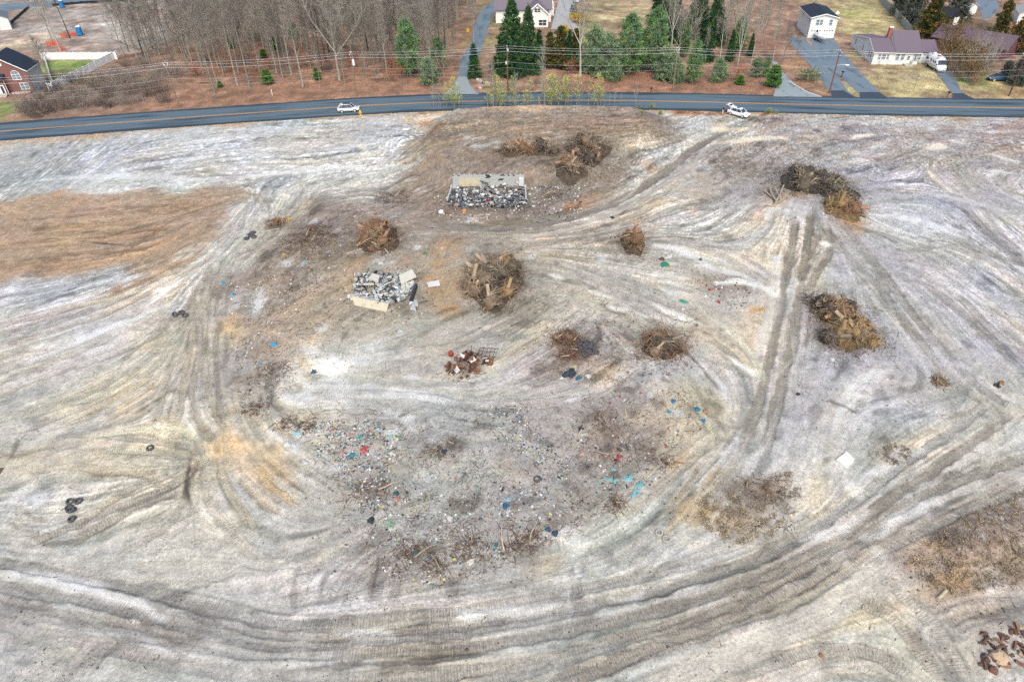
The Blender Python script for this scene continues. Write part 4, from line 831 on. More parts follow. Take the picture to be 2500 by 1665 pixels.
# ------------------------------------------------------------------ roads, drives and paving
def asphalt(name, base, patch, pscale=(.05, .6, 1), th=.52, edge=None, worn=None):
 m = bpy.data.materials.new(name); m.use_nodes = True
 nt = m.node_tree; N = nt.nodes; L = nt.links
 b = N['Principled BSDF']; b.inputs['Roughness'].default_value = .8; b.inputs['Specular IOR Level'].default_value = .35
 uv = N.new('ShaderNodeUVMap'); uv.uv_map = 'along'
 mp = N.new('ShaderNodeMapping'); mp.inputs['Scale'].default_value = pscale; L.new(uv.outputs[0], mp.inputs[0])
 n1 = N.new('ShaderNodeTexNoise'); n1.inputs['Scale'].default_value = 1.0; n1.inputs['Detail'].default_value = 5; n1.inputs['Roughness'].default_value = .62; L.new(mp.outputs[0], n1.inputs['Vector'])
 mr = N.new('ShaderNodeMapRange'); mr.inputs[1].default_value = th - .05; mr.inputs[2].default_value = th + .1; L.new(n1.outputs[0], mr.inputs[0])
 mx = N.new('ShaderNodeMix'); mx.data_type = 'RGBA'; mx.inputs[6].default_value = (*base, 1); mx.inputs[7].default_value = (*patch, 1); L.new(mr.outputs[0], mx.inputs[0])
 out = mx.outputs[2]
 if edge:     # darker damp strip along both sides, broken up
  sp = N.new('ShaderNodeSeparateXYZ'); L.new(uv.outputs[0], sp.inputs[0])
  ab = N.new('ShaderNodeMath'); ab.operation = 'ABSOLUTE'; L.new(sp.outputs[1], ab.inputs[0])
  ad = N.new('ShaderNodeMath'); ad.operation = 'MULTIPLY_ADD'; L.new(n1.outputs[0], ad.inputs[0]); ad.inputs[1].default_value = 2.4; L.new(ab.outputs[0], ad.inputs[2])
  m3 = N.new('ShaderNodeMapRange'); m3.inputs[1].default_value = edge - .3 + 1.2; m3.inputs[2].default_value = edge + .5 + 1.2; L.new(ad.outputs[0], m3.inputs[0])
  m4 = N.new('ShaderNodeMix'); m4.data_type = 'RGBA'; L.new(m3.outputs[0], m4.inputs[0]); L.new(out, m4.inputs[6]); m4.inputs[7].default_value = (*patch, 1)
  out = m4.outputs[2]
 tc = N.new('ShaderNodeTexCoord')
 n2 = N.new('ShaderNodeTexNoise'); n2.inputs['Scale'].default_value = 3; n2.inputs['Detail'].default_value = 8; n2.inputs['Roughness'].default_value = .75; L.new(tc.outputs['Object'], n2.inputs['Vector'])
 m5 = N.new('ShaderNodeMapRange'); m5.inputs[1].default_value = .25; m5.inputs[2].default_value = .75; m5.inputs[3].default_value = .8; m5.inputs[4].default_value = 1.2; L.new(n2.outputs[0], m5.inputs[0])
 m6 = N.new('ShaderNodeMix'); m6.data_type = 'RGBA'; m6.blend_type = 'MULTIPLY'; m6.inputs[0].default_value = 1; L.new(out, m6.inputs[6]); L.new(m5.outputs[0], m6.inputs[7])
 L.new(m6.outputs[2], b.inputs['Base Color'])
 return m

def ribbon(name, path, halfs, z, m, cross=2, wob=0.0):
 """sheet along a path; UV u = metres along, v = metres across"""
 V, F, UV = [], [], []
 s = 0.0; nc = cross + 1
 for i, p in enumerate(path):
  d = (path[min(i + 1, len(path) - 1)] - path[max(i - 1, 0)]).normalized()
  if i: s += (p - path[i - 1]).length
  h = halfs[i] if hasattr(halfs, '__len__') else halfs
  hl = h[0] if hasattr(h, '__len__') else h
  hr = h[1] if hasattr(h, '__len__') else h
  hl += random.uniform(-wob, wob); hr += random.uniform(-wob, wob)
  for k in range(nc):
   t = hl + (-hr - hl) * k / cross
   x, y = p.x - d.y * t, p.y + d.x * t
   V.append((x, y, (z(x, y) if callable(z) else z))); UV.append((s, t))
 for i in range(len(path) - 1):
  for k in range(cross): F.append((i * nc + k, i * nc + k + 1, (i + 1) * nc + k + 1, (i + 1) * nc + k))
 me = np_mesh(name, np.array(V), np.array(F), m)
 uvl = me.uv_layers.new(name='along')
 idx = np.zeros(len(me.loops), np.int32); me.loops.foreach_get('vertex_index', idx)
 uvl.data.foreach_set('uv', np.array(UV, np.float32)[idx].ravel())
 return link_mesh(name, me)

ROADM = asphalt('road_asphalt', tuple(lin(100, 120, 136)), tuple(lin(58, 74, 88)), (.045, .55, 1), .55, edge=4.4)
o = ribbon('road', ROAD_W, ROAD_HALF, .03, ROADM, 6, .12); tag(o, 'two lane asphalt road with a yellow centre line', None, None, 'structure')
YEL = mat('road_yellow', tuple(lin(226, 168, 96)), .7, var=.25, scale=2.0, dirt=((.16, .14, .12), 1.5, .58))
for sgn in (-1, 1):
 pth = []
 for i, p in enumerate(ROAD_W):
  d = (ROAD_W[min(i + 1, len(ROAD_W) - 1)] - ROAD_W[max(i - 1, 0)]).normalized()
  pth.append(Vector((p.x - d.y * .17 * sgn, p.y + d.x * .17 * sgn, 0)))
 l = ribbon('yellow_line', pth, .09, .036, YEL, 1); l.parent = o

def drive(name, pts, mat_, label, z=.04):
 """pts: (left px, left py, right px, right py) pairs along a drive"""
 Lp = curve([at(a, b)[:2] for a, b, _, _ in pts], 1.5); Rp = curve([at(c, d)[:2] for _, _, c, d in pts], 1.5)
 n = max(len(Lp), len(Rp)); V, F, UV = [], [], []
 for i in range(n):
  l = Lp[round(i / (n - 1) * (len(Lp) - 1))]; r = Rp[round(i / (n - 1) * (len(Rp) - 1))]
  for k in range(4):
   p = l.lerp(r, k / 3); V.append((p.x, p.y, height(p.x, p.y) + z)); UV.append((i * 1.5, (p - l).length))
 for i in range(n - 1):
  for k in range(3): F.append((i * 4 + k, i * 4 + k + 1, i * 4 + k + 5, i * 4 + k + 4))
 me = np_mesh(name, np.array(V), np.array(F), mat_)
 uvl = me.uv_layers.new(name='along'); idx = np.zeros(len(me.loops), np.int32); me.loops.foreach_get('vertex_index', idx)
 uvl.data.foreach_set('uv', np.array(UV, np.float32)[idx].ravel())
 return tag(link_mesh(name, me), label, None, None, 'structure')
DRV = asphalt('drive_asphalt', tuple(lin(122, 140, 156)), tuple(lin(92, 108, 122)), (.12, .35, 1), .55)
DRVD = asphalt('dark_asphalt', tuple(lin(66, 78, 94)), tuple(lin(54, 66, 80)), (.2, .4, 1), .55)
APR = asphalt('grey_apron', tuple(lin(160, 172, 180)), tuple(lin(110, 124, 134)), (.3, .4, 1), .58)
CONC = asphalt('pale_concrete', (.34, .35, .35), (.25, .26, .27), (.2, .3, 1), .6)
drive('driveway', [(1118, 190, 1142, 190), (1122, 165, 1146, 168), (1128, 140, 1166, 145), (1150, 105, 1180, 108), (1160, 60, 1195, 62), (1180, 22, 1215, 22), (1225, -8, 1262, -8)], DRV, 'grey lane curving up behind the spruces', .035)
drive('driveway', [(1080, 231, 1170, 231), (1098, 218, 1155, 218), (1112, 202, 1145, 202), (1118, 188, 1142, 188)], APR, 'pale worn apron where the wooded lane meets the road', .042)
drive('driveway', [(1888, 237, 2004, 238), (1896, 205, 1960, 220), (1899, 190, 1940, 205), (1890, 165, 1910, 175), (1884, 150, 1897, 152)], APR, 'pale grey drive beside the green hedge bush', .042)
drive('driveway', [(2032, 239, 2092, 239), (2022, 222, 2070, 222), (1990, 175, 2035, 172), (1960, 140, 2000, 132), (1934, 110, 1978, 110), (1925, 92, 1962, 92)], DRV, 'asphalt drive running up to the left of the two storey house', .038)
drive('driveway', [(2100, 241, 2174, 241), (2096, 228, 2150, 228), (2030, 170, 2095, 172), (1985, 135, 2068, 140), (1985, 110, 2046, 112), (1972, 94, 2036, 94)], DRV, 'wide asphalt drive in front of the garage doors', .046)
drive('driveway', [(2326, 243, 2384, 243), (2324, 228, 2352, 228), (2290, 185, 2330, 190), (2256, 152, 2298, 156)], DRV, 'narrow asphalt drive under the motorhome', .04)
drive('driveway', [(2032, 240.5, 2092, 240.5), (2027, 222, 2060, 222)], DRVD, 'fresh dark asphalt patch at the foot of the left drive', .056)
drive('driveway', [(2100, 242, 2172, 242), (2098, 226, 2146, 226)], DRVD, 'fresh dark asphalt patch at the foot of the wide drive', .056)
drive('driveway', [(2327, 244.5, 2382, 244.5), (2325, 229, 2352, 229)], DRVD, 'fresh dark asphalt patch at the foot of the motorhome drive', .056)
drive('driveway', [(1345, 72, 1415, 72), (1352, 45, 1398, 45), (1362, 10, 1400, 10), (1366, -6, 1402, -6)], CONC, 'pale concrete forecourt beside the white gabled house', .04)
drive('far_street', [(-60, 16, -60, 40), (70, 6, 70, 20), (200, -1, 200, 8), (330, -6, 330, 2)], DRV, 'blue grey street behind the bare lot', .04)
drive('far_street', [(1990 + 395, 0, 1990 + 440, 0), (1990 + 402, 25, 1990 + 450, 20), (2400, 48, 2418, 45)], DRV, 'blue grey street glimpsed between the cedars', .04)
# kerb of the apron beside the hedge bush
kb = MB()
kp = curve([at(*p)[:2] for p in ((1925, 200), (1945, 212), (1970, 226), (2004, 238))], .8)
for a, b in zip(kp[:-1], kp[1:]): kb.bar((a.x, a.y, .09), (b.x, b.y, .09), .3, .2)
tag(kb.build('kerb', mat('kerb_concrete', tuple(lin(220, 222, 224)), .85, var=.12)), 'curved white concrete kerb beside the grey apron', None, None, 'structure')
# ------------------------------------------------------------------ trees and shrubs
def segs_mesh(name, S, n, m, tint=None):
 """S rows: x0 y0 z0 x1 y1 z1 r0 r1 -> open n-sided tapering tubes in one mesh"""
 S = np.asarray(S, float)
 p0, p1, r0, r1 = S[:, :3], S[:, 3:6], S[:, 6], S[:, 7]
 d = p1 - p0; d /= np.linalg.norm(d, axis=1, keepdims=True) + 1e-9
 ref = np.where(np.abs(d[:, 2:3]) > .9, np.array([[1., 0, 0]]), np.array([[0, 0, 1.]]))
 a = np.cross(d, ref); a /= np.linalg.norm(a, axis=1, keepdims=True) + 1e-9
 b = np.cross(d, a)
 k = len(S)
 V = np.zeros((k, 2, n, 3))
 for i in range(n):
  c, s = math.cos(2 * math.pi * i / n), math.sin(2 * math.pi * i / n)
  o = a * c + b * s
  V[:, 0, i] = p0 + o * r0[:, None]; V[:, 1, i] = p1 + o * r1[:, None]
 base = (np.arange(k) * 2 * n)[:, None]
 i = np.arange(n)[None]; j = (np.arange(n)[None] + 1) % n
 F = np.stack([base + i, base + j, base + n + j, base + n + i], -1).reshape(-1, 4)
 t = None if tint is None else np.repeat(np.asarray(tint), 2 * n, 0)
 return np_mesh(name, V.reshape(-1, 3), F, m, t)

def blades_mesh(name, P, Dr, Ln, Wd, m, tint):
 """one narrow four-cornered leaf per row: start P, direction Dr, length Ln, width Wd"""
 Dr = Dr / (np.linalg.norm(Dr, axis=1, keepdims=True) + 1e-9)
 rv = RNG.standard_normal(P.shape); sd = np.cross(Dr, rv); sd /= np.linalg.norm(sd, axis=1, keepdims=True) + 1e-9
 mid = P + Dr * (Ln * .5)[:, None]
 V = np.stack([P, mid + sd * (Wd * .5)[:, None], P + Dr * Ln[:, None], mid - sd * (Wd * .5)[:, None]], 1).reshape(-1, 3)
 F = np.arange(len(V)).reshape(-1, 4)
 return np_mesh(name, V, F, m, np.repeat(tint, 4, 0))

def rot_about(v, ax, a): return Matrix.Rotation(a, 3, ax) @ v

def grow_branch(out, p, d, L, r, nseg, up, wander, rng):
 pts = [p.copy()]
 for i in range(nseg):
  d = (d + Vector((rng.uniform(-1, 1), rng.uniform(-1, 1), rng.uniform(-1, 1))) * wander + Vector((0, 0, up))).normalized()
  q = p + d * (L / nseg)
  t0, t1 = i / nseg, (i + 1) / nseg
  out.append((*p, *q, r * (1 - .8 * t0), r * (1 - .8 * t1)))
  p = q; pts.append(p.copy())
 return pts, d

def bare_tree(seed, H=18.0, r0=.22, clear=.42, nb=20, spread=.30, angle=.75, fork=False, twig=.02, subs=6, twigs=7):
 rng = random.Random(seed)
 big, mid, fine = [], [], []
 n = 9
 p = Vector((0, 0, -.3)); d = Vector((0, 0, 1)); pts = [p.copy()]
 for i in range(n):
  d = (d + Vector((rng.uniform(-1, 1), rng.uniform(-1, 1), 0)) * .05 + Vector((0, 0, .25))).normalized()
  q = p + d * ((H + .3) * .93 / n)
  ra = r0 * (1 - .9 * (i / n)) * (1.35 if i == 0 else 1); rb = r0 * (1 - .9 * ((i + 1) / n))
  big.append((*p, *q, max(ra, .03), max(rb, .025))); p = q; pts.append(p.copy())
 def on_trunk(t):
  f = t * n; i = min(int(f), n - 1); return pts[i].lerp(pts[i + 1], f - i)
 az = rng.uniform(0, 6.28)
 for k in range(nb):
  t = clear + (1 - clear) * ((k + rng.uniform(0, .9)) / nb) ** .9
  t = min(t, .99)
  az += 2.4 + rng.uniform(-.5, .5)
  a = angle * rng.uniform(.7, 1.25) * (1 - .35 * t)
  dr = Vector((math.cos(az) * math.sin(a), math.sin(az) * math.sin(a), math.cos(a)))
  L = H * spread * rng.uniform(.7, 1.2) * (1.15 - .75 * max(0, (t - clear) / (1 - clear)))
  if fork and k < 3: L *= 1.9; 
  r = max(.03, r0 * (1 - .9 * t) * (.75 if fork and k < 3 else .42))
  bp, bd = grow_branch(big if r > .055 else mid, on_trunk(t), dr, L, r, 5, .10, .16, rng)
  ns = subs if not (fork and k < 3) else subs + 4
  for s in range(ns):
   f = .25 + .75 * (s + rng.random()) / ns
   i = min(int(f * 5), 4); sp = bp[i].lerp(bp[i + 1], f * 5 - i)
   ax = (bp[i + 1] - bp[i]).normalized()
   side = ax.cross(Vector((rng.uniform(-1, 1), rng.uniform(-1, 1), rng.uniform(-1, 1)))).normalized()
   sd = (ax * .8 + side * rng.uniform(.5, .95) + Vector((0, 0, .15))).normalized()
   sl = L * rng.uniform(.3, .5) * (1.2 - .5 * f)
   tp, td = grow_branch(mid, sp, sd, sl, max(.016, r * .42), 3, .06, .18, rng)
   for q in range(twigs):
    g = rng.uniform(.15, 1); i2 = min(int(g * 3), 2); s2 = tp[i2].lerp(tp[i2 + 1], g * 3 - i2)
    ax2 = (tp[i2 + 1] - tp[i2]).normalized()
    sv = ax2.cross(Vector((rng.uniform(-1, 1), rng.uniform(-1, 1), rng.uniform(-1, 1)))).normalized()
    dv = (ax2 * .9 + sv * rng.uniform(.4, 1) + Vector((0, 0, .2))).normalized()
    ln = rng.uniform(.45, 1.25)
    e = s2 + dv * ln
    fine.append((*s2, *e, twig, twig * .5))
    if rng.random() < .6:
     e2 = s2.lerp(e, .5); dv2 = (dv + sv * .7 + Vector((rng.uniform(-.4, .4), rng.uniform(-.4, .4), 0))).normalized()
     fine.append((*e2, *(e2 + dv2 * ln * .6), twig * .7, twig * .4))
 return big, mid, fine, H

def bark(name, c, **k): return mat(name, tuple(lin(*c)), .95, var=.35, scale=2.5, bump=.4, bscale=12, stretch=(1, 1, .35), **k)
BARK = {'pale': bark('bark_pale', (168, 170, 160)), 'grey': bark('bark_grey', (140, 141, 134)), 'dark': bark('bark_dark', (84, 80, 78)), 'white': bark('bark_white', (196, 192, 184))}
TWIG = {'pale': mat('twig_pale', tuple(lin(178, 172, 164)), 1, var=.25, scale=.6), 'grey': mat('twig_grey', tuple(lin(164, 154, 147)), 1, var=.25, scale=.6), 'dark': mat('twig_dark', tuple(lin(116, 108, 104)), 1, var=.2, scale=.6), 'white': mat('twig_white', tuple(lin(188, 182, 174)), 1, var=.2, scale=.6)}
PROTO = {}
def tree_proto(key, tone, **k):
 big, mid, fine, H = bare_tree(**k)
 t = segs_mesh('trunk', big, 7, BARK[tone])
 c1 = segs_mesh('crown', mid + fine, 3, TWIG[tone])
 PROTO[key] = (t, c1, H)
for i in range(4): tree_proto('tall%d' % i, ('pale', 'grey', 'pale', 'grey')[i], seed=20 + i, H=18, r0=.21, clear=.33, nb=20, spread=.25, angle=.6, subs=6, twigs=8, twig=.018)
for i in range(2): tree_proto('open%d' % i, ('pale', 'grey')[i], seed=40 + i, H=15, r0=.26, clear=.3, nb=20, spread=.36, angle=.85, fork=True, subs=6, twigs=8)
tree_proto('dark0', 'dark', seed=60, H=18, r0=.24, clear=.5, nb=14, spread=.26, angle=.7, subs=5, twigs=5)
tree_proto('white0', 'white', seed=70, H=18, r0=.27, clear=.36, nb=18, spread=.34, angle=.62, fork=True, subs=5, twigs=6)
tree_proto('white1', 'white', seed=71, H=14, r0=.17, clear=.34, nb=14, spread=.30, angle=.7, subs=5, twigs=6)
tree_proto('thin0', 'grey', seed=80, H=9, r0=.07, clear=.4, nb=9, spread=.2, angle=.6, subs=3, twigs=4, twig=.014)
tree_proto('thin1', 'pale', seed=81, H=7, r0=.05, clear=.3, nb=8, spread=.22, angle=.5, subs=3, twigs=4, twig=.014)
tree_proto('thin2', 'white', seed=83, H=8, r0=.06, clear=.35, nb=9, spread=.22, angle=.7, subs=3, twigs=4, twig=.014)

def place(proto, name, base, H, label, cat, group=None, rz=None, sxy=1.0):
 t, c, h0 = PROTO[proto]
 e = empty(name, base, random.uniform(0, 6.28) if rz is None else rz)
 s = H / h0
 e.scale = (s * sxy, s * sxy, s)
 if t: link_mesh('trunk', t, e)
 if c: link_mesh('crown', c, e)
 return tag(e, label, cat, group)

def bt(px, py, top, proto, label='leafless grey tree with a straight bare trunk in the leafy wood', group='bare trees in the roadside wood', sxy=1.0):
 b = at(px, py); place(proto, 'bare_tree', b, height_for(b, top), label, 'tree', group, sxy=sxy); TREES.append((b.x, b.y))
TREES = []
# trees that can be singled out
bt(149, 127, -40, 'white0', 'stout pale trunked bare tree at the back of the white fence', None, .7)
bt(130, 107, -50, 'open0', 'grey bare tree beside orange netting, left of the stoutest trunk', None, .6)
bt(171, 94, -30, 'dark0', 'dark trunked bare tree beside the blue portable toilet', None)
bt(372, 172, 20, 'open1', 'wide spreading bare tree beyond the corner of the white fence', None, 1.2)
bt(126, 204, 95, 'open0', 'small bare tree against the pale side wall of the brick house', None, .9)
bt(104, 266, 185, 'open1', 'low crooked bare tree over the brush beside the brick house lawn', None, .9)
bt(829, 196, -20, 'open0', 'large forked grey tree left of the pole with the white box', None, .9)
bt(906, 147, -30, 'tall0', 'tall mossy grey tree right of the pole with the white box', None)
bt(899, 127, -40, 'dark0', 'dark leaning trunk close behind a mossy grey tree', None)
bt(938, 168, -20, 'open1', 'forked bare tree at the left edge of the roadside pines', None, .7)
bt(1036, 140, 10, 'white1', 'crooked pale tree rising out of the green pines', None)
bt(1112, 160, 10, 'tall1', 'slender grey tree standing left of the wooded lane', None, .8)
bt(1157, 108, -20, 'open0', 'bare tree on the right of the lane by the yellow sign', None, .6)
bt(1417, 186, -30, 'white0', 'tall smooth white barked tree standing before the evergreens', None, .9)
bt(1637, 152, -30, 'white0', 'big pale bare tree rising behind the roadside pines', None, .9)
bt(1691, 156, 50, 'white1', 'leaning pale stem between pines right of a utility pole', None, .7)
bt(1721, 154, 70, 'white1', 'knobbly pale broken topped stem among dark evergreens', None, .6)
bt(1757, 152, 10, 'white1', 'twin looking slim pale tree above dark red undergrowth', None, .9)
bt(1797, 184, 10, 'white0', 'pale forked tree at the edge of the red leaf bank', None, .7)
bt(1834, 154, 30, 'white1', 'pale tree behind the small pines near the grey apron', None, .8)
bt(1887, 148, 40, 'white1', 'pale leaning tree above the green hedge bush', None, .8)
bt(1936, 175, 95, 'thin0', 'thin young tree on the leafy bank between two drives', None, 1.2)
bt(1911, 153, 60, 'open1', 'grey misty crowned tree left of the two storey house', None, .8)
bt(1323, 226, 110, 'thin2', 'pale thin sapling on the bank below the power lines', None, 1.0)
for p in ((464, 176), (525, 229), (532, 208), (580, 208), (610, 214), (691, 193), (712, 183), (740, 212), (631, 149), (653, 119), (617, 168), (500, 160), (560, 130), (780, 150), (860, 100), (990, 90)):
 bt(*p, RNG.uniform(-60, 0), random.choice(['tall0', 'tall1', 'tall2', 'tall3']), sxy=RNG.uniform(.8, 1.1))
tries = 0
while tries < 2500 and len(TREES) < 262:
 tries += 1
 px, py = RNG.uniform(300, 1140), RNG.uniform(2, 185)
 if py < 95 and px < 470 - py: continue
 if px < 440 and py > 150: continue
 if px > 1090 - (py - 185) * .2 and py > 140: continue
 if px > 1120 and py > 20: continue
 b = at(px, py)
 if min((b.x - x) ** 2 + (b.y - y) ** 2 for x, y in TREES) < 2.1 ** 2: continue
 bt(px, py, py - RNG.uniform(130, 200), random.choice(['tall0', 'tall1', 'tall2', 'tall3', 'tall2', 'dark0']), sxy=RNG.uniform(.75, 1.1))
for px, py, tp in ((1500, 30, -100), (1680, 120, 0), (1580, 150, 60), (1655, 148, 30), (1770, 120, -20), (1815, 120, 0), (1860, 110, 0), (1890, 100, -10), (1790, 90, -40), (1850, 70, -60), (1740, 80, -50), (1900, 70, -50)):
 bt(px, py, tp, random.choice(['white1', 'tall0', 'tall2', 'open0']), 'pale leafless tree behind the roadside evergreens', 'bare trees behind the evergreens', RNG.uniform(.6, .9))
n_thin = 0
while n_thin < 120:
 px, py = RNG.uniform(330, 1090), RNG.uniform(60, 215)
 if px < 440 and py > 150: continue
 b = at(px, py)
 if min((b.x - x) ** 2 + (b.y - y) ** 2 for x, y in TREES) < 1.2 ** 2: continue
 place(random.choice(['thin0', 'thin1', 'thin0']), 'bare_sapling', b, RNG.uniform(5, 9), 'thin leafless sapling among the larger trees of the wood', 'tree', 'bare saplings in the wood')
 TREES.append((b.x, b.y)); n_thin += 1

# ---- evergreens
LEAF = mat('needles', (1, 1, 1), .9, var=.22, scale=.8, attr='tint', spec=.15)
def conifer(key, seed, H, R, prof, nb, tufts, blades, blen, bwid, cols, droop=-.1, trunk=.16, up=.25, base=.05, gap=.0, tone='dark', tuft_r=.45):
 rng = np.random.default_rng(seed)
 segs = []
 n = 6
 for i in range(n):
  segs.append((0, 0, -.3 if i == 0 else H * i / n, 0, 0, H * (i + 1) / n, trunk * (1.1 - i / n), trunk * (1.1 - (i + 1) / n) + .01))
 P, Dn, T = [], [], []
 cols = np.array([lin(*c) for c in cols]) * 1.4
 for k in range(nb):
  t = base + (1 - base) * rng.random() ** 1.15
  az = rng.uniform(0, 2 * math.pi)
  rad = R * prof(t) * rng.uniform(.6, 1.15) * (1 + .16 * math.sin(az * 3 + seed))
  if rng.random() < gap: continue
  dr = np.array([math.cos(az), math.sin(az), droop + up * (t - .3) + rng.normal(0, .08)])
  o = np.array([0, 0, H * t * .97])
  segs.append((*o, *(o + dr * rad * .9), .03, .01))
  c0 = cols[rng.integers(len(cols))] * rng.uniform(.75, 1.25)
  m = max(2, int(tufts * (.35 + rad / R)))
  for q in range(m):
   f = .3 + .7 * math.sqrt(rng.random())
   p = o + dr * rad * f + rng.normal(0, 1, 3) * tuft_r * .38 * np.array([1, 1, .6])
   for _ in range(blades):
    P.append(p + rng.normal(0, .06, 3)); Dn.append(dr * .7 + rng.normal(0, .75, 3) + np.array([0, 0, up * .5])); T.append(c0 * rng.uniform(.75, 1.25))
 for q in range(blades * 3):   # leader
  P.append(np.array([0, 0, H * rng.uniform(.92, 1.0)])); Dn.append(np.array([rng.normal(0, .5), rng.normal(0, .5), 1.])); T.append(cols[0])
 P = np.array(P); Dn = np.array(Dn); T = np.array(T)
 kN = len(P)
 PROTO[key] = (segs_mesh('trunk', segs, 5, BARK[tone]), blades_mesh('crown', P, Dn, rng.uniform(.6, 1.3, kN) * blen, rng.uniform(.7, 1.3, kN) * bwid, LEAF, T), H)
SPR = [(52, 84, 58), (64, 98, 62), (44, 74, 54), (78, 108, 66)]
PIN = [(104, 138, 92), (120, 150, 96), (88, 124, 88), (136, 160, 104), (98, 130, 104)]
PNB = [(126, 146, 116), (110, 136, 108), (140, 158, 118), (96, 124, 96)]
CED = [(90, 96, 56), (112, 104, 56), (74, 84, 52), (128, 104, 60), (66, 78, 50)]
RUS = [(104, 96, 58), (130, 98, 56), (92, 90, 54), (146, 108, 62)]
conifer('spruce', 1, 15, 5.0, lambda t: (1 - t) ** .85 + .03, 460, 11, 5, .55, .16, SPR, droop=-.28, trunk=.22, up=.25)
conifer('spruce2', 2, 12, 2.2, lambda t: (1 - t) ** .8 + .03, 300, 8, 5, .5, .15, SPR, droop=-.15, trunk=.16)
conifer('pine', 3, 12, 4.4, lambda t: .45 + .75 * t - 1.15 * t ** 3 if t < .98 else .05, 230, 14, 6, .5, .11, PIN, droop=-.02, trunk=.2, up=.5, base=.16, tone='grey', tuft_r=.8)
conifer('pine2', 4, 9, 4.4, lambda t: (.55 + .9 * t - 1.4 * t ** 2.5), 190, 14, 6, .5, .11, PNB, droop=-.06, trunk=.14, up=.35, base=.08, tone='grey', tuft_r=.8)
conifer('cedar', 5, 11, 3.8, lambda t: (1 - t) ** .6 * (.75 + .25 * math.sin(t * 17)) + .05, 300, 10, 5, .5, .2, CED, droop=.3, trunk=.2, up=.4, tuft_r=.6)
conifer('cedar2', 6, 9, 3.6, lambda t: (1 - t) ** .55 * (.8 + .2 * math.sin(t * 13)) + .05, 250, 10, 5, .5, .2, RUS, droop=.3, trunk=.2, up=.4, tuft_r=.6)
conifer('hedge', 7, 5, 1.8, lambda t: (1 - t) ** .5 * (.9) + .04, 240, 9, 5, .34, .15, [(86, 126, 62), (104, 140, 70), (72, 110, 58)], droop=.5, trunk=.1, up=.5)
conifer('brownarb', 8, 9, 1.5, lambda t: (1 - t) ** .5 + .04, 220, 9, 5, .4, .16, [(84, 90, 52), (110, 92, 52), (66, 84, 52), (98, 98, 56)], droop=.4, trunk=.12, up=.4)
conifer('greybush', 9, 8, 3.0, lambda t: (1 - t) ** .4 * .9 + .05, 220, 11, 5, .45, .13, [(92, 98, 92), (78, 88, 84), (104, 106, 96)], droop=.1, trunk=.2, up=.4, tuft_r=.7)
conifer('youngpine', 10, 4.2, 1.0, lambda t: .25 + 1.0 * t - 1.1 * t * t, 24, 4, 5, .34, .035, [(176, 178, 98), (158, 168, 92), (190, 186, 112), (140, 156, 88)], droop=.25, trunk=.035, up=.5, base=.25, tone='pale', tuft_r=.3)
conifer('youngpine2', 11, 4.2, .7, lambda t: .3 + .8 * t - .85 * t * t, 15, 4, 4, .3, .035, [(150, 164, 104), (170, 176, 118), (134, 152, 100)], droop=.25, trunk=.03, up=.6, base=.4, tone='pale', tuft_r=.25)
conifer('tuft', 12, .9, .45, lambda t: (1 - t) ** .6 + .1, 26, 5, 4, .2, .05, [(150, 156, 88), (132, 144, 84), (168, 160, 100)], droop=.3, trunk=.02, up=.5)
def ev(px, py, top, proto, label, group=None, sxy=1.0, name='evergreen_tree', cat='tree'):
 b = at(px, py); place(proto, name, b, height_for(b, top), label, cat, group, sxy=sxy); TREES.append((b.x, b.y))
ev(1252, 181, -4, 'spruce', 'tallest dark green spruce left of the white gabled house', None, .98, 'spruce_tree')
ev(1290, 178, 12, 'spruce', 'second dark spruce hiding the front of the white gabled house', None, .75, 'spruce_tree')
ev(1224, 168, 80, 'spruce2', 'low dark spruce skirt at the left foot of the tallest spruce', None, 1.1, 'spruce_tree')
ev(1316, 168, 70, 'spruce2', 'small spiky dark spruce in front of the white house porch', None, 1, 'spruce_tree')
ev(1342, 166, 78, 'brownarb', 'brownish slim evergreen between spruce and forecourt', None, 1)
ev(1368, 168, 64, 'brownarb', 'dark olive evergreen below the concrete forecourt', None, 1.2)
ev(1388, 170, 72, 'spruce2', 'dark narrow evergreen below the yellow bushes', None, .9)
ev(1404, 168, 72, 'cedar', 'dark cedar just left of the tall white barked tree', None, .7)
ev(1159, 190, 105, 'spruce2', 'single dark spruce standing on the right edge of the lane', None, 1.15, 'spruce_tree')
PL = 'pine_tree'
ev(1001, 186, 45, 'pine', 'tall green pine standing left of the wooded lane', None, .85, PL)
ev(1072, 172, 92, 'pine', 'medium green pine close beside the wooded lane', None, 1.0, PL)
ev(1048, 206, 138, 'pine2', 'low pale green pine nearest the road left of the lane', None, .95, PL)
for i, (px, py, tp, pr, sx, lb) in enumerate((
 (1450, 176, 62, 'pine2', .8, 'soft pale green pine just right of the white barked tree'), (1478, 186, 80, 'pine2', .9, 'rounded pine second from the white barked tree'), (1532, 184, 32, 'pine', .9, 'high pale pine with the dry lawn behind it'),
 (1498, 198, 142, 'pine2', .95, 'lowest bushy pine overhanging the red leaf bank'), (1592, 176, 18, 'pine', .85, 'tall bright pine left of a big pale bare tree'), (1560, 170, 70, 'pine', .8, 'dark gap pine between two tall bright pines'),
 (1622, 196, 110, 'pine2', .9, 'yellowish pine left of the pole opposite the sapling row'), (1650, 204, 140, 'pine2', .75, 'low green pine around the foot of the pole'), (1690, 204, 96, 'pine', .75, 'deep green pine right of the pole'),
 (1752, 200, 140, 'pine2', .95, 'small spreading pine over dark red undergrowth'), (1846, 188, 138, 'pine2', .8, 'small pine next to the hedge bush'), (1868, 190, 134, 'pine', .6, 'slim pine touching the hedge bush'), (1435, 180, 115, 'pine2', .7, 'low pine at the foot of the white barked tree'))):
 ev(px, py, tp, pr, lb, None, sx, PL)
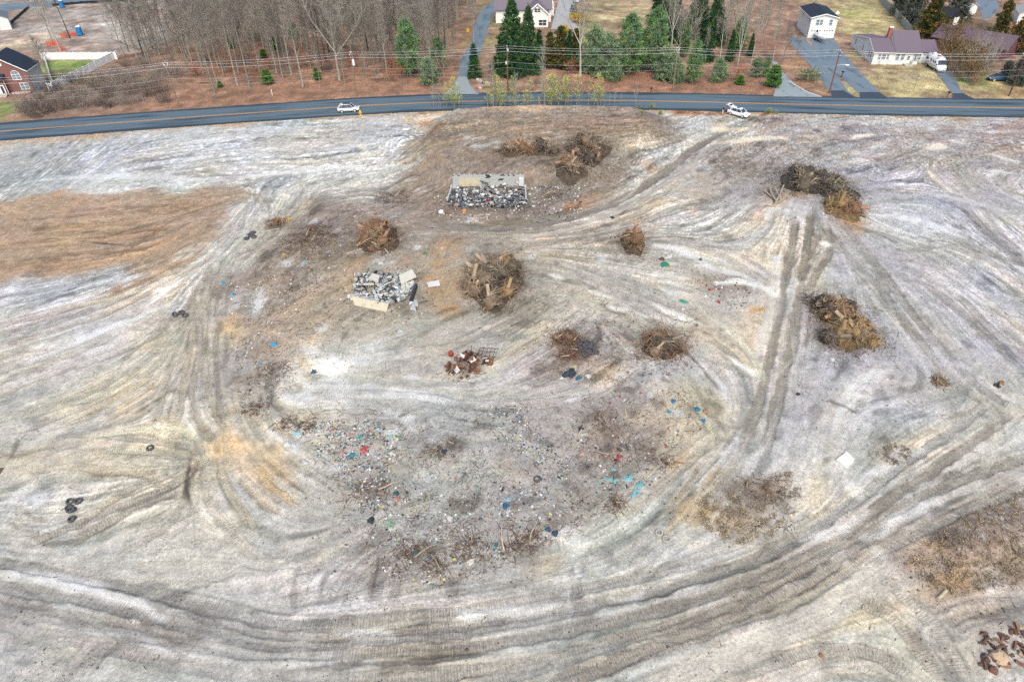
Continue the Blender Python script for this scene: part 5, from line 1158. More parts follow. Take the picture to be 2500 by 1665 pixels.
for px, py, tp, pr in ((1640, 100, -40, 'spruce'), (1700, 90, -60, 'spruce'), (1740, 110, -30, 'spruce'), (1610, 60, -70, 'spruce'), (1780, 150, 70, 'spruce2'), (1720, 150, 60, 'spruce'), (1800, 130, 40, 'pine'), (1665, 140, 50, 'pine'), (1830, 140, 80, 'spruce2')):
 ev(px, py, tp, pr, 'dark evergreen in the shade behind the roadside pines', 'dark evergreens behind the pines', .85)
ev(1886, 212, 163, 'hedge', 'bright green cone shaped hedge bush beside the grey apron', None, 1.15, 'hedge_bush', 'bush')
ev(1806, 207, 186, 'hedge', 'small round dark green bush on the red leaf bank', None, 1.6, 'hedge_bush', 'bush')
ev(2262, 92, -12, 'cedar', 'big olive brown cedar behind the ranch house', None, 1.1, 'cedar_tree')
ev(2225, 60, -40, 'greybush', 'dark grey green tree at the upper end of the wooden fence', None, .8, 'cedar_tree'); ev(2196, 36, -50, 'greybush', 'dark tree at the back of the wooden fence', None, .9, 'cedar_tree')
ev(2330, 52, -40, 'greybush', 'grey green tree above the black roofed shed', None, 1.0, 'cedar_tree'); ev(2290, 108, 45, 'cedar2', 'rusty cedar at the right end of the ranch house', None, 1.0, 'cedar_tree')
ev(2436, 90, 2, 'cedar', 'pointed olive cedar behind the red roofed house', None, .9, 'cedar_tree'); ev(2476, 128, 42, 'cedar2', 'rusty cedar at the right end of the red roofed house', None, 1.15, 'cedar_tree'); ev(2508, 110, 40, 'cedar2', 'rusty cedar cut by the right edge of the picture', None, 1.0, 'cedar_tree')
ev(2478, 208, 136, 'greybush', 'dark thin needled tree by the rightmost utility pole', None, .8, PL); ev(2448, 196, 150, 'greybush', 'low dark needled tree above the parked blue car', None, .9, PL)
ev(670, 122, 90, 'hedge', 'small green bush under bare trees deep in the wood', None, 1.2, 'hedge_bush', 'bush'); ev(568, 118, 88, 'hedge', 'dark green holly deep in the wood beside a pale trunk', None, 1.1, 'hedge_bush', 'bush'); ev(655, 206, 172, 'hedge', 'green pine shrub on the leaf litter near the road', None, 1.2, 'hedge_bush', 'bush'); ev(645, 142, 122, 'hedge', 'grey green shrub halfway up the wood', None, 1.3, 'hedge_bush', 'bush'); ev(684, 128, 112, 'hedge', 'dark holly right of the halfway shrub', None, 1.2, 'hedge_bush', 'bush'); ev(775, 196, 168, 'hedge', 'thin green seedling pine left of a forked grey tree', None, 1.0, 'hedge_bush', 'bush'); ev(538, 214, 200, 'hedge', 'tiny green shrub against a dark trunk near the road', None, 1.4, 'hedge_bush', 'bush')
for px, py, tp in ((850, 60, 5), (960, 60, 20), (800, 80, 50), (470, 80, 45), (720, 95, 60), (1010, 110, 70), (580, 70, 35)):
 ev(px, py, tp, random.choice(['spruce2', 'hedge']), 'dark evergreen half hidden by bare trees deep in the wood', 'evergreens deep in the wood', 1.2)

# ---- row of young trees on the crest beside the road
for i in range(84):
 px = float(RNG.choice([RNG.uniform(1080, 1130), RNG.normal(1225, 22), RNG.normal(1350, 30), RNG.uniform(1195, 1500)], p=[.12, .25, .3, .33]))
 b = at(px, RNG.uniform(258, 268))
 if random.random() < .55: ev_h = RNG.uniform(2.2, 7.0); place('youngpine', 'young_pine', b, ev_h, 'yellow green young pine in the row beside the road', 'tree', 'young pines on the crest beside the road', sxy=RNG.uniform(.6, 1.3))
 else: place('youngpine2', 'young_pine', b, RNG.uniform(2.0, 7.0), 'thin pale green young pine in the row beside the road', 'tree', 'thin young pines on the crest beside the road', sxy=RNG.uniform(.7, 1.0))
for px, tp in ((1060, 205), (1066, 208), (1075, 203), (1072, 215), (1205, 160), (1258, 180), (1330, 165), (1362, 190), (1395, 195), (1475, 215), (1487, 222), (1500, 220), (1515, 228), (1552, 205), (1290, 225), (1420, 200), (1460, 225)):
 b = at(px, 264); place(random.choice(['thin1', 'thin2']), 'bare_sapling', b, height_for(b, tp), 'pale leafless sapling in the row beside the road', 'tree', 'bare saplings on the crest beside the road')
for px, py in ((1562, 263), (1592, 264), (1877, 276), (1895, 279), (1568, 278), (1612, 280)):
 b = at(px, py); place('tuft', 'young_pine', b, RNG.uniform(.6, .9), 'knee high green pine seedling on the road verge', 'tree', 'pine seedlings on the verge')

# ---- brush: bare shrubs
def shrub(key, seed, H, R, stems, tone, leaves=0, lcol=(180, 120, 84)):
 rng = random.Random(seed); S = []; tips = []
 for k in range(stems):
  az = rng.uniform(0, 6.28); a = rng.uniform(.15, 1.0)
  d = Vector((math.cos(az) * a, math.sin(az) * a, 1)).normalized()
  p = Vector((rng.uniform(-R, R) * .45, rng.uniform(-R, R) * .45, -.1))
  pts, dd = grow_branch(S, p, d, H * rng.uniform(.6, 1.15), .022, 4, -.03, .22, rng)
  for q in range(5):
   f = rng.uniform(.3, 1); i = min(int(f * 4), 3); s = pts[i].lerp(pts[i + 1], f * 4 - i)
   dv = (dd + Vector((rng.uniform(-1, 1), rng.uniform(-1, 1), rng.uniform(-.4, .8)))).normalized()
   e = s + dv * rng.uniform(.3, .9); S.append((*s, *e, .012, .006)); tips.append(e)
 st = segs_mesh('stems', S, 3, TWIG[tone])
 lf = None
 if leaves:
  P = np.array([tips[i % len(tips)] for i in range(leaves)]) + RNG.normal(0, .12, (leaves, 3))
  lf = blades_mesh('leaves', P, RNG.standard_normal((leaves, 3)), RNG.uniform(.12, .28, leaves), RNG.uniform(.1, .2, leaves), LEAF, lin(*lcol)[None] * RNG.uniform(.6, 1.3, (leaves, 1)))
 PROTO[key] = (st, lf, H)
shrub('brush0', 1, 3.0, 2.6, 70, 'grey'); shrub('brush1', 2, 2.2, 2.8, 80, 'grey'); shrub('brush2', 3, 2.6, 2.2, 60, 'dark'); shrub('tanbrush', 4, 3.4, 2.0, 70, 'pale', 300, (196, 168, 140))
shrub('oakleaf', 5, 3.6, 1.8, 40, 'grey', 700, (186, 126, 92)); shrub('rustbush', 6, 4.5, 2.4, 90, 'pale', 2600, (134, 108, 66)); shrub('greyround', 7, 6.0, 3.2, 150, 'white'); shrub('yellow', 8, 2.0, 1.2, 40, 'pale', 1500, (228, 184, 44)); shrub('greenround', 9, 2.2, 1.6, 40, 'pale', 1400, (140, 150, 112))
def sh(px, py, H, proto, label, group=None, sxy=1.0, name='bare_shrub'):
 st, lf, h0 = PROTO[proto]
 e = empty(name, at(px, py), random.uniform(0, 6.28)); s = H / h0; e.scale = (s * sxy, s * sxy, s)
 link_mesh('stems', st, e)
 if lf: link_mesh('leaves', lf, e)
 return tag(e, label, 'bush', group)
for px, py in ((80, 262), (100, 245), (120, 275), (130, 255), (150, 240), (160, 268), (175, 225), (185, 250), (200, 262), (215, 235), (205, 205), (240, 218), (245, 258), (260, 200), (262, 240), (280, 225), (285, 185), (300, 255), (300, 205), (320, 232), (330, 190), (335, 250), (350, 215), (365, 235), (380, 200), (395, 225), (400, 180), (310, 165), (350, 160), (420, 150), (60, 275), (95, 285), (405, 250), (430, 190), (265, 262), (140, 222), (120, 230), (170, 205)):
 sh(px, py, RNG.uniform(2.0, 3.6), random.choice(['brush0', 'brush1', 'brush2']), 'tangled grey leafless shrub on the overgrown bank by the white fence', 'leafless shrubs by the white fence', RNG.uniform(.9, 1.3))
sh(228, 215, 4.6, 'tanbrush', 'tall pale tan shrub against the white fence', None, .7)
for px, py in ((500, 150), (545, 165), (600, 155), (660, 170), (760, 160), (800, 175), (520, 120), (700, 135), (860, 165), (440, 130), (480, 185), (730, 110), (620, 100), (840, 120)):
 sh(px, py, RNG.uniform(1.8, 3.4), random.choice(['brush1', 'brush2', 'oakleaf', 'oakleaf']), 'low understory shrub between the trees of the wood', 'understory shrubs in the wood', .9)
for px, py, lb in ((955, 172, 'rusty leaved oak sapling left of the roadside pines'), (985, 190, 'rusty leaved sapling under the tall roadside pine'), (1065, 180, 'rusty leaved sapling between the low pine and the lane'), (1395, 178, 'brown leaved shrub left of the white barked tree'), (1800, 196, 'brown leaved shrub above the small round bush'), (960, 200, 'rusty leaved shrub by the road left of the pines')):
 sh(px, py, 3.4, 'oakleaf', lb, None, .9)
sh(2340, 178, 8.0, 'rustbush', 'dense rusty brown shrub right of the motorhome', None, .8); sh(2310, 150, 7.0, 'rustbush', 'rusty brown shrub between ranch house and motorhome', None, .7); sh(2365, 200, 6.0, 'rustbush', 'dark rusty shrub at the corner of the green lawn', None, .7); sh(2320, 118, 7.0, 'rustbush', 'tall brown shrub hiding the left end of the red roof', None, .7)
sh(2400, 168, 8.5, 'greyround', 'large round leafless silver grey shrub before the red roofed house', None, .85); sh(2380, 150, 6, 'greyround', 'smaller leafless grey shrub left of the round silver one', None, .7)
sh(1412, 56, 2.6, 'yellow', 'bright yellow flowering bush beside the concrete forecourt', None, 1.2, 'flowering_bush'); sh(1378, 82, 2.0, 'yellow', 'smaller yellow bush below the concrete forecourt', None, .9, 'flowering_bush'); sh(1403, 48, 2.2, 'greenround', 'dark rounded bush touching the yellow flowering bush', None, .9, 'leafy_bush')
sh(1970, 198, 2.6, 'greenround', 'round grey green bush on the bank between the drives', None, 1.3, 'leafy_bush'); sh(2375, 210, 2.8, 'oakleaf', 'orange leaved young bush on the green lawn', None, .6, 'leafy_bush')
for px, py, lb in ((2230, 222, 'small bare tree in a mulch ring on the front lawn'), (2290, 215, 'small bare tree beside the motorhome drive')):
 b = at(px, py); place('thin0', 'bare_tree', b, 3.6, lb, 'tree', None, sxy=1.6)
for px, py in ((1290, 195), (1310, 205), (1255, 205), (1220, 215), (1345, 205), (1180, 205), (1240, 222), (1300, 222)):
 sh(px, py, RNG.uniform(1.0, 1.8), random.choice(['brush1', 'brush0']), 'low grey bramble on the bank above the road', 'brambles on the bank', .9)
for px, py, lb in ((2144, 157, 'leftmost little bare shrub under the ranch house windows'), (2165, 157, 'little bare shrub left of the ranch house door'), (2221, 158, 'little bare shrub right of the ranch house door')):
 sh(px, py, 1.3, 'brush1', lb, None, .5)
# ------------------------------------------------------------------ houses, fences, poles, vehicles beyond and along the road
WHITE = mat('white_siding', tuple(lin(236, 238, 240, .85)), .7, var=.05, scale=1.5, stretch=(.3, .3, 6))
TRIM = mat('white_trim', tuple(lin(240, 242, 244, .88)), .6, var=.03)
GLASS = mat('window_glass', (.035, .05, .07), .12, var=.3, scale=.7, spec=.6)
GLASSL = mat('bright_glass', (.16, .22, .27), .15, var=.4, scale=.9, spec=.6)
BRICK = mat('red_brick', tuple(lin(146, 104, 102)), .9, var=.28, scale=9, stretch=(1, 1, 3), bump=.2)
NAVY = mat('navy_shingle', tuple(lin(44, 56, 74)), .9, var=.3, scale=5, bump=.2, stretch=(1, 1, 2))
MAUVE = mat('mauve_shingle', tuple(lin(124, 112, 128)), .9, var=.12, scale=6, bump=.2)
PLUM = mat('plum_shingle', tuple(lin(130, 122, 134)), .9, var=.14, scale=6, bump=.2)
REDROOF = mat('dark_red_shingle', tuple(lin(112, 96, 108)), .9, var=.3, scale=3, bump=.2)
DKBRICK = mat('dark_brick', tuple(lin(116, 72, 76)), .9, var=.25, scale=8)
BLACK = mat('black_plastic', (.02, .02, .022), .6, var=.2)
STEEL = mat('galvanised_steel', (.45, .46, .47), .45, .7, var=.15)
WOODF = mat('weathered_wood', tuple(lin(186, 184, 182)), .9, var=.2, scale=2, stretch=(3, 3, .4))
CONCR = mat('concrete', tuple(lin(196, 192, 184)), .95, var=.22, scale=2.2, bump=.25, dirt=((.2, .17, .14), 1.2, .6))

def frame_of(pl, pr):
 """root placed at the left front corner, x along the front, y away from the viewer"""
 a, b = at(*pl), at(*pr)
 d = b - a
 return a, math.atan2(d.y, d.x), math.hypot(d.x, d.y)
def slab_roof(mb, e0, e1, r0, r1, th=.16):
 """one roof slope between an eave edge and a ridge edge"""
 e0, e1, r0, r1 = map(Vector, (e0, e1, r0, r1)); n = (e1 - e0).cross(r0 - e0).normalized()
 if n.z < 0: n = -n
 t = n * th
 vs = [e0, e1, r1, r0, e0 + t, e1 + t, r1 + t, r0 + t]
 mb._add(vs, [(3, 2, 1, 0), (4, 5, 6, 7), (0, 1, 5, 4), (1, 2, 6, 5), (2, 3, 7, 6), (3, 0, 4, 7)])
def window(root, face, pos, u, z, w_, h_, glass=None, bars=True, name='window', arch=False):
 """face: front / left / right; pos: the plane's coordinate; u: along the wall"""
 f = MB(); g = MB()
 def P(du, dz, out):
  if face == 'front': return (u + du, pos - out, z + dz)
  if face == 'left': return (pos - out, u + du, z + dz)
  return (pos + out, u + du, z + dz)
 def bx(mb, du0, du1, dz0, dz1, o0, o1):
  a, b = P(du0, dz0, o0), P(du1, dz1, o1)
  mb.box(tuple((p + q) / 2 for p, q in zip(a, b)), tuple(abs(p - q) for p, q in zip(a, b)))
 t = .1
 bx(f, -w_ / 2 - t, -w_ / 2, 0, h_, -.02, .06); bx(f, w_ / 2, w_ / 2 + t, 0, h_, -.02, .06); bx(f, -w_ / 2 - t, w_ / 2 + t, h_, h_ + t, -.02, .063); bx(f, -w_ / 2 - t, w_ / 2 + t, -t, 0, -.02, .09)
 if bars:
  bx(f, -w_ / 2, w_ / 2, h_ / 2 - .04, h_ / 2 + .04, -.02, .05)
  if w_ > 1.0: bx(f, -.04, .04, 0, h_, -.02, .052)
 if arch:
  pr = [P(w_ / 2 * math.cos(a), h_ + t * .5 + w_ / 2 * math.sin(a), .05) for a in [math.pi * k / 10 for k in range(11)]]
  for a, b in zip(pr[:-1], pr[1:]): f.bar(a, b, .1)
  f.bar(P(0, h_, .05), P(0, h_ + w_ / 2, .05), .07)
  g.poly([P(w_ / 2 * math.cos(a), h_ + t * .5 + w_ / 2 * math.sin(a), .03) for a in [math.pi * k / 10 for k in range(11)]])
 bx(g, -w_ / 2, w_ / 2, 0, h_, 0, .025)
 o = f.build(name, TRIM, root); g.build('pane', glass or GLASS, o)
 return o
def garage_door(root, y, u, w_, h_, lights=4):
 m = MB()
 for k in range(4): m.box((u, y - .03, h_ * (k + .5) / 4), (w_, .05, h_ / 4 - .04))
 o = m.build('garage_door', TRIM, root)
 for k in range(lights):
  g = MB(); g.box((u - w_ / 2 + w_ * (k + .5) / lights, y - .062, h_ * .87), (w_ / lights * .6, .02, h_ * .1)); g.build('pane', GLASS, o)

# ---- ranch house with the mauve roof
o_, rz, wd = frame_of((2127.4, 157.5), (2238, 158.5))
H = empty('ranch_house', o_, rz); tag(H, 'long white ranch house with mauve roof and brick chimney', 'house')
a = wd * .44
m = MB()
m.prism([(0, 0), (a, 0), (a, 17), (0, 17)], -.2, 2.5); m.build('wall', WHITE, H)
m = MB()
for x in (0.0, a - .02): m._add([(x, 0, 2.5), (x, 0, 2.9), (x, 4.6, 4.7), (x, 17, 2.6), (x, 17, 2.5), (x + .02, 0, 2.5), (x + .02, 0, 2.9), (x + .02, 4.6, 4.7), (x + .02, 17, 2.6), (x + .02, 17, 2.5)], [(0, 4, 3, 2, 1), (5, 6, 7, 8, 9), (0, 1, 6, 5), (1, 2, 7, 6), (2, 3, 8, 7), (3, 4, 9, 8)])
m.build('gable_wall', WHITE, H)
m = MB(); m.prism([(a + .003, .02), (wd, .02), (wd, 10.5), (a + .003, 10.5)], -.2, 2.9)
for x in (a + .003, wd - .02): m._add([(x, .02, 2.9), (x, 5.4, 6.3), (x, 10.5, 2.9), (x + .02, .02, 2.9), (x + .02, 5.4, 6.3), (x + .02, 10.5, 2.9)], [(0, 2, 1), (3, 4, 5), (0, 1, 4, 3), (1, 2, 5, 4)])
m.build('wall', WHITE, H)
m = MB(); m.prism([(wd + .003, 1.6), (wd + 4.3, 1.6), (wd + 4.3, 8.5), (wd + .003, 8.5)], -.2, 2.6)
for x in (wd + 4.28,): m._add([(x, 1.6, 2.6), (x, 5, 4.3), (x, 8.5, 2.6), (x + .02, 1.6, 2.6), (x + .02, 5, 4.3), (x + .02, 8.5, 2.6)], [(0, 2, 1), (3, 4, 5), (0, 1, 4, 3), (1, 2, 5, 4)])
m.build('garage_wall', WHITE, H)
m = MB(); slab_roof(m, (-.35, -.4, 2.72), (a, -.4, 2.72), (-.35, 4.6, 4.72), (a, 4.6, 4.72)); slab_roof(m, (-.35, 17.3, 2.55), (a, 17.3, 2.55), (-.35, 4.6, 4.72), (a, 4.6, 4.72)); m.build('roof', MAUVE, H)
m = MB(); slab_roof(m, (a + .01, -.42, 2.64), (wd + .3, -.42, 2.64), (a + .01, 5.4, 6.32), (wd + .3, 5.4, 6.32)); slab_roof(m, (a + .01, 10.9, 2.64), (wd + .3, 10.9, 2.64), (a + .01, 5.4, 6.32), (wd + .3, 5.4, 6.32)); rf = m.build('roof', MAUVE, H)
m = MB(); slab_roof(m, (wd + .32, 1.2, 2.42), (wd + 4.6, 1.2, 2.42), (wd + .32, 5, 4.32), (wd + 4.6, 5, 4.32)); slab_roof(m, (wd + .32, 8.9, 2.42), (wd + 4.6, 8.9, 2.42), (wd + .32, 5, 4.32), (wd + 4.6, 5, 4.32)); m.build('roof', MAUVE, H)
m = MB(); m.box((a - .5, 5.0, 5.0), (.8, .8, 4.4)); ch = m.build('chimney', mat('chimney_brick', tuple(lin(170, 112, 100)), .9, var=.25, scale=8), H); m = MB(); m.box((a - .5, 5.0, 7.25), (.95, .95, .18)); m.build('chimney_cap', TRIM, ch)
m = MB(); m.bar((-.33, -.42, 2.72), (a, -.42, 2.72), .06, .16); m.bar((a + .02, -.44, 2.64), (wd + .3, -.44, 2.64), .06, .16); m.bar((-.37, -.4, 2.78), (-.37, 4.6, 4.78), .05, .2); m.bar((-.37, 17.3, 2.62), (-.37, 4.6, 4.78), .05, .2); m.build('gutter', TRIM, H)
for u in (1.35, 2.35, 3.3): window(H, 'front', 0, u, 1.15, .55 if u != 2.35 else .95, 1.2, GLASSL)
for u in (a + .95, a + 2.1, a + 4.9, a + 5.85, wd - .65): window(H, 'front', .02, u, 1.0, .8, 1.45, GLASSL)
m = MB(); m.box((a + 3.5, -.03, 1.15), (.95, .08, 2.2)); d = m.build('door', TRIM, H); m = MB(); m.box((a + 3.5, -.085, 1.5), (.6, .03, 1.0)); m.build('pane', GLASSL, d)
m = MB(); m.box((a + 3.5, -.75, .12), (1.8, 1.3, .3)); m.box((a + 3.5, -1.6, .02), (1.8, .5, .2)); m.build('step', CONCR, H)
m = MB(); m.box((wd + .55, 1.56, 1.1), (.8, .06, 2.1)); d = m.build('door', mat('grey_door', (.3, .34, .36), .6), H)
garage_door(H, 1.58, wd + 2.8, 2.4, 2.1, 4)
for u in (1.8, 3.0, 8.0, 14.0): window(H, 'left', 0, u, 1.1, .75, 1.2, GLASS)

# ---- two storey house over a garage
o_, rz, wd = frame_of((1970.7, 93.8), (2034.6, 94.2))
H = empty('garage_house', o_, rz); tag(H, 'square white two storey house over two garage doors, navy roof', 'house')
dp, ev_, rg = 12.5, 5.1, 6.0
m = MB(); m.prism([(0, 0), (wd, 0), (wd, dp), (0, dp)], -.2, ev_)
for y in (0.0, dp - .02): m._add([(0, y, ev_), (wd / 2, y, rg), (wd, y, ev_), (0, y + .02, ev_), (wd / 2, y + .02, rg), (wd, y + .02, ev_)], [(0, 2, 1), (3, 4, 5), (0, 1, 4, 3), (1, 2, 5, 4)])
m.build('wall', WHITE, H)
m = MB(); slab_roof(m, (-.35, -.4, ev_ - .06), (-.35, dp + .3, ev_ - .06), (wd / 2, -.4, rg + .02), (wd / 2, dp + .3, rg + .02)); slab_roof(m, (wd + .35, -.4, ev_ - .06), (wd + .35, dp + .3, ev_ - .06), (wd / 2, -.4, rg + .02), (wd / 2, dp + .3, rg + .02)); rf = m.build('roof', NAVY, H)
m = MB(); m.bar((-.35, -.43, ev_), (wd / 2, -.43, rg + .08), .05, .22); m.bar((wd + .35, -.43, ev_), (wd / 2, -.43, rg + .08), .05, .22); m.bar((-.38, -.4, ev_), (-.38, dp + .3, ev_), .05, .2); m.bar((wd + .38, -.4, ev_), (wd + .38, dp + .3, ev_), .05, .2); m.build('fascia', TRIM, H)
m = MB(); m.tube([(wd * .52, dp - .6, 5.6), (wd * .52, dp - .6, 7.4)], .16, 8); m.tube([(wd * .52, dp - .6, 7.4), (wd * .52, dp - .6, 7.6)], .26, 8); m.build('flue', STEEL, rf)
m = MB(); R = Matrix.Rotation(.9, 3, 'X'); m.lathe([(.0, 0), (.25, .03), (.45, .12)], 14, (wd + .1, 2.0, ev_ + .75), R); m.tube([(wd + .1, 2.1, ev_ + .1), (wd + .1, 2.0, ev_ + .75)], .04, 6); m.build('satellite_dish', TRIM, rf)
for u in (wd * .26, wd * .40): window(H, 'front', 0, u, 3.3, .8, 1.35, GLASSL)
window(H, 'front', 0, wd * .76, 3.3, .8, 1.35, GLASSL)
garage_door(H, 0, wd * .27, 2.7, 2.2); garage_door(H, 0, wd * .74, 2.7, 2.2)
for u in (1.5, 8.0): window(H, 'left', 0, u, 3.3, .7, 1.2)

# ---- white gabled house behind the spruces
o_, rz, wd = frame_of((1286, 68), (1338, 66))
H = empty('gabled_house', o_, 0.0); tag(H, 'white gabled house with plum grey roof behind the spruces', 'house')
wd = 6.2
m = MB(); m.prism([(0, 0), (wd, 0), (wd, 6), (0, 6)], -.2, 3.6)
m._add([(0, 0, 3.6), (wd / 2, 0, 6.2), (wd, 0, 3.6), (0, .05, 3.6), (wd / 2, .05, 6.2), (wd, .05, 3.6)], [(0, 2, 1), (3, 4, 5), (0, 1, 4, 3), (1, 2, 5, 4)])
m.prism([(-9, 6.003), (wd + 1.2, 6.003), (wd + 1.2, 16), (-9, 16)], -.2, 3.9)
m._add([(wd + 1.18, 6, 3.9), (wd + 1.18, 11, 8), (wd + 1.18, 16, 3.9), (wd + 1.2, 6, 3.9), (wd + 1.2, 11, 8), (wd + 1.2, 16, 3.9)], [(0, 1, 2), (3, 5, 4), (0, 3, 4, 1), (1, 4, 5, 2)])
m.build('wall', mat('cream_siding', tuple(lin(242, 242, 240, .88)), .8, var=.06), H)
m = MB(); slab_roof(m, (-.4, -.5, 3.3), (-.4, 8, 3.3), (wd / 2, -.5, 6.2), (wd / 2, 9, 6.2)); slab_roof(m, (wd + .4, -.5, 3.3), (wd + .4, 8, 3.3), (wd / 2, -.5, 6.2), (wd / 2, 9, 6.2)); m.build('roof', PLUM, H)
m = MB(); slab_roof(m, (-9.4, 5.4, 3.5), (wd + 1.6, 5.4, 3.5), (-9.4, 11, 8), (wd + 1.6, 11, 8)); slab_roof(m, (-9.4, 16.5, 3.5), (wd + 1.6, 16.5, 3.5), (-9.4, 11, 8), (wd + 1.6, 11, 8)); m.build('roof', PLUM, H)
m = MB(); m.bar((-.4, -.53, 3.42), (wd / 2, -.53, 6.34), .06, .3); m.bar((wd + .4, -.53, 3.42), (wd / 2, -.53, 6.34), .06, .3); m.bar((wd + 1.63, 5.4, 3.6), (wd + 1.63, 11, 8.1), .06, .3); m.build('bargeboard', TRIM, H)
window(H, 'front', 0, wd / 2 - .45, 4.05, .75, 1.0, GLASS); window(H, 'front', 0, wd / 2 + .45, 4.05, .75, 1.0, GLASS)
for u, w_ in ((1.3, 1.5), (wd - 1.6, 2.2)): window(H, 'front', 0, u, .5, w_, 1.5, GLASS, True, 'porch_opening')
m = MB(); m.prism([(wd + 1.203, 14), (wd + 2.6, 14), (wd + 2.6, 30), (wd + 1.203, 30)], -.2, 3.0); m.build('side_wing', WHITE, H)
window(H, 'right', wd + 1.2, 9, 1.4, .8, 1.3); window(H, 'right', wd + 1.2, 12, 1.4, .8, 1.3)

# ---- brick house at the left edge
c0, c1 = at(86, 225), at(114, 203); yd = (c1 - c0).normalized(); rz = math.atan2(-yd.x, yd.y); wd = 8.0; o_ = c0 - Vector((math.cos(rz), math.sin(rz), 0)) * wd
H = empty('brick_house', o_, rz); tag(H, 'red brick house with navy roof and arched window', 'house')
hw_ = 5.6; ev_, rg, dp = 4.7, 8.2, max(7.0, (c1 - c0).length); x1 = wd; x0 = wd - 2 * hw_; xm = wd - hw_
m = MB(); m.prism([(x0, 0), (x1, 0), (x1, .3), (x0, .3)], -.2, ev_); m._add([(x0, 0, ev_), (xm, 0, rg), (x1, 0, ev_), (x0, .3, ev_), (xm, .3, rg), (x1, .3, ev_)], [(0, 2, 1), (3, 4, 5), (0, 1, 4, 3), (1, 2, 5, 4)]); m.build('front_wall', BRICK, H)
m = MB(); m.prism([(x0 - 6, .303), (x1 - .003, .303), (x1 - .003, dp), (x0 - 6, dp)], -.2, ev_); m.build('side_wall', mat('grey_siding', tuple(lin(206, 208, 208, .8)), .8, var=.07, stretch=(.3, .3, 5)), H)
m = MB(); slab_roof(m, (x1 + .3, -.3, ev_ - .1), (x1 + .3, dp + .3, ev_ - .1), (xm, -.3, rg + .05), (xm, dp + .3, rg + .05)); slab_roof(m, (x0 - .3, -.3, ev_ - .1), (x0 - .3, dp + .3, ev_ - .1), (xm, -.3, rg + .05), (xm, dp + .3, rg + .05)); m.build('roof', NAVY, H)
m = MB(); m.bar((x1 + .3, -.33, ev_ + .0), (xm, -.33, rg + .13), .06, .2); m.bar((x0 - .3, -.33, ev_), (xm, -.33, rg + .13), .06, .2); m.bar((x1 + .33, -.3, ev_), (x1 + .33, dp + .3, ev_), .06, .2); m.build('fascia', TRIM, H)
window(H, 'front', 0, x1 - 2.6, 3.0, 1.7, 1.1, GLASSL, True, 'arched_window', True); window(H, 'front', 0, x1 - 1.7, .8, 1.7, 1.3, GLASSL)
window(H, 'front', 0, xm + .6, 6.2, .5, .5, TRIM, False, 'attic_vent')
m = MB(); m.prism([(x0 - 1, -1.4), (xm + .3, -1.4), (xm + .3, 0), (x0 - 1, 0)], -.2, 3.4); m.build('porch_wall', BRICK, H)
m = MB(); m.tube([(xm + .45, -1.2, 0), (xm + .45, -1.2, 3.4)], .07, 6); m.build('downspout', TRIM, H)
m = MB(); m.box((xm - .6, -1.44, 1.25), (1.5, .08, 2.2)); d = m.build('door', TRIM, H); m = MB(); m.box((xm - .35, -1.5, 1.3), (.55, .03, 1.7)); m.build('pane', GLASS, d)
window(H, 'front', -1.4, xm - 1.6, 2.3, .9, .8, GLASS)
m = MB()
for k in range(3): m.box((xm - .6, -1.9 - k * .4, .45 - k * .16), (2.2, .5, .16))
m.build('step', CONCR, H)
m = MB(); m.tube([(xm + 1.0, -1.8, .5), (xm + .4, -3.0, .9), (xm + .4, -3.0, 0)], .04, 6); m.build('railing', TRIM, H)
m = MB(); slab_roof(m, (xm + .6, -1.8, 3.3), (x0 - 1, -1.8, 3.3), (xm + .6, 0, 4.3), (x0 - 1, 0, 4.3)); m.build('porch_roof', NAVY, H)
m = MB(); pr = [(x1 - 2.6 + 2.4 * math.cos(a), -1.1 + 1.1 * math.sin(a)) for a in [2 * math.pi * k / 18 for k in range(18)]]; m.prism(pr, -.1, .35); pb = empty('planter', o_, rz); tag(pb, 'oval brick edged bed of white stones before the brick house', 'planter'); m.build('brick_edge', BRICK, pb)
m = MB(); pr2 = [(x1 - 2.6 + 2.1 * math.cos(a), -1.1 + .85 * math.sin(a)) for a in [2 * math.pi * k / 18 for k in range(18)]]; m.prism(pr2, .3, .4)
for k in range(120):
 a = RNG.uniform(0, 6.28); q = math.sqrt(RNG.random()); m.box((x1 - 2.6 + 1.95 * q * math.cos(a), -1.1 + .75 * q * math.sin(a), .42), (.16, .14, .1), RNG.uniform(0, 3))
tag(m.build('white_stones', mat('white_gravel', tuple(lin(216, 208, 200)), .9, var=.4, scale=6), pb), kind='stuff')
cw = at(97, 221); m = MB(); m.box((0, 0, .55), (.6, .7, 1.1)); m.box((0, -.02, 1.13), (.66, .78, .08)); e = empty('wheelie_bin', cw, .3); m.build('bin_body', mat('blue_bin', tuple(lin(40, 104, 160)), .5), e); tag(e, 'blue wheeled bin beside the pale wall of the brick house', 'bin')

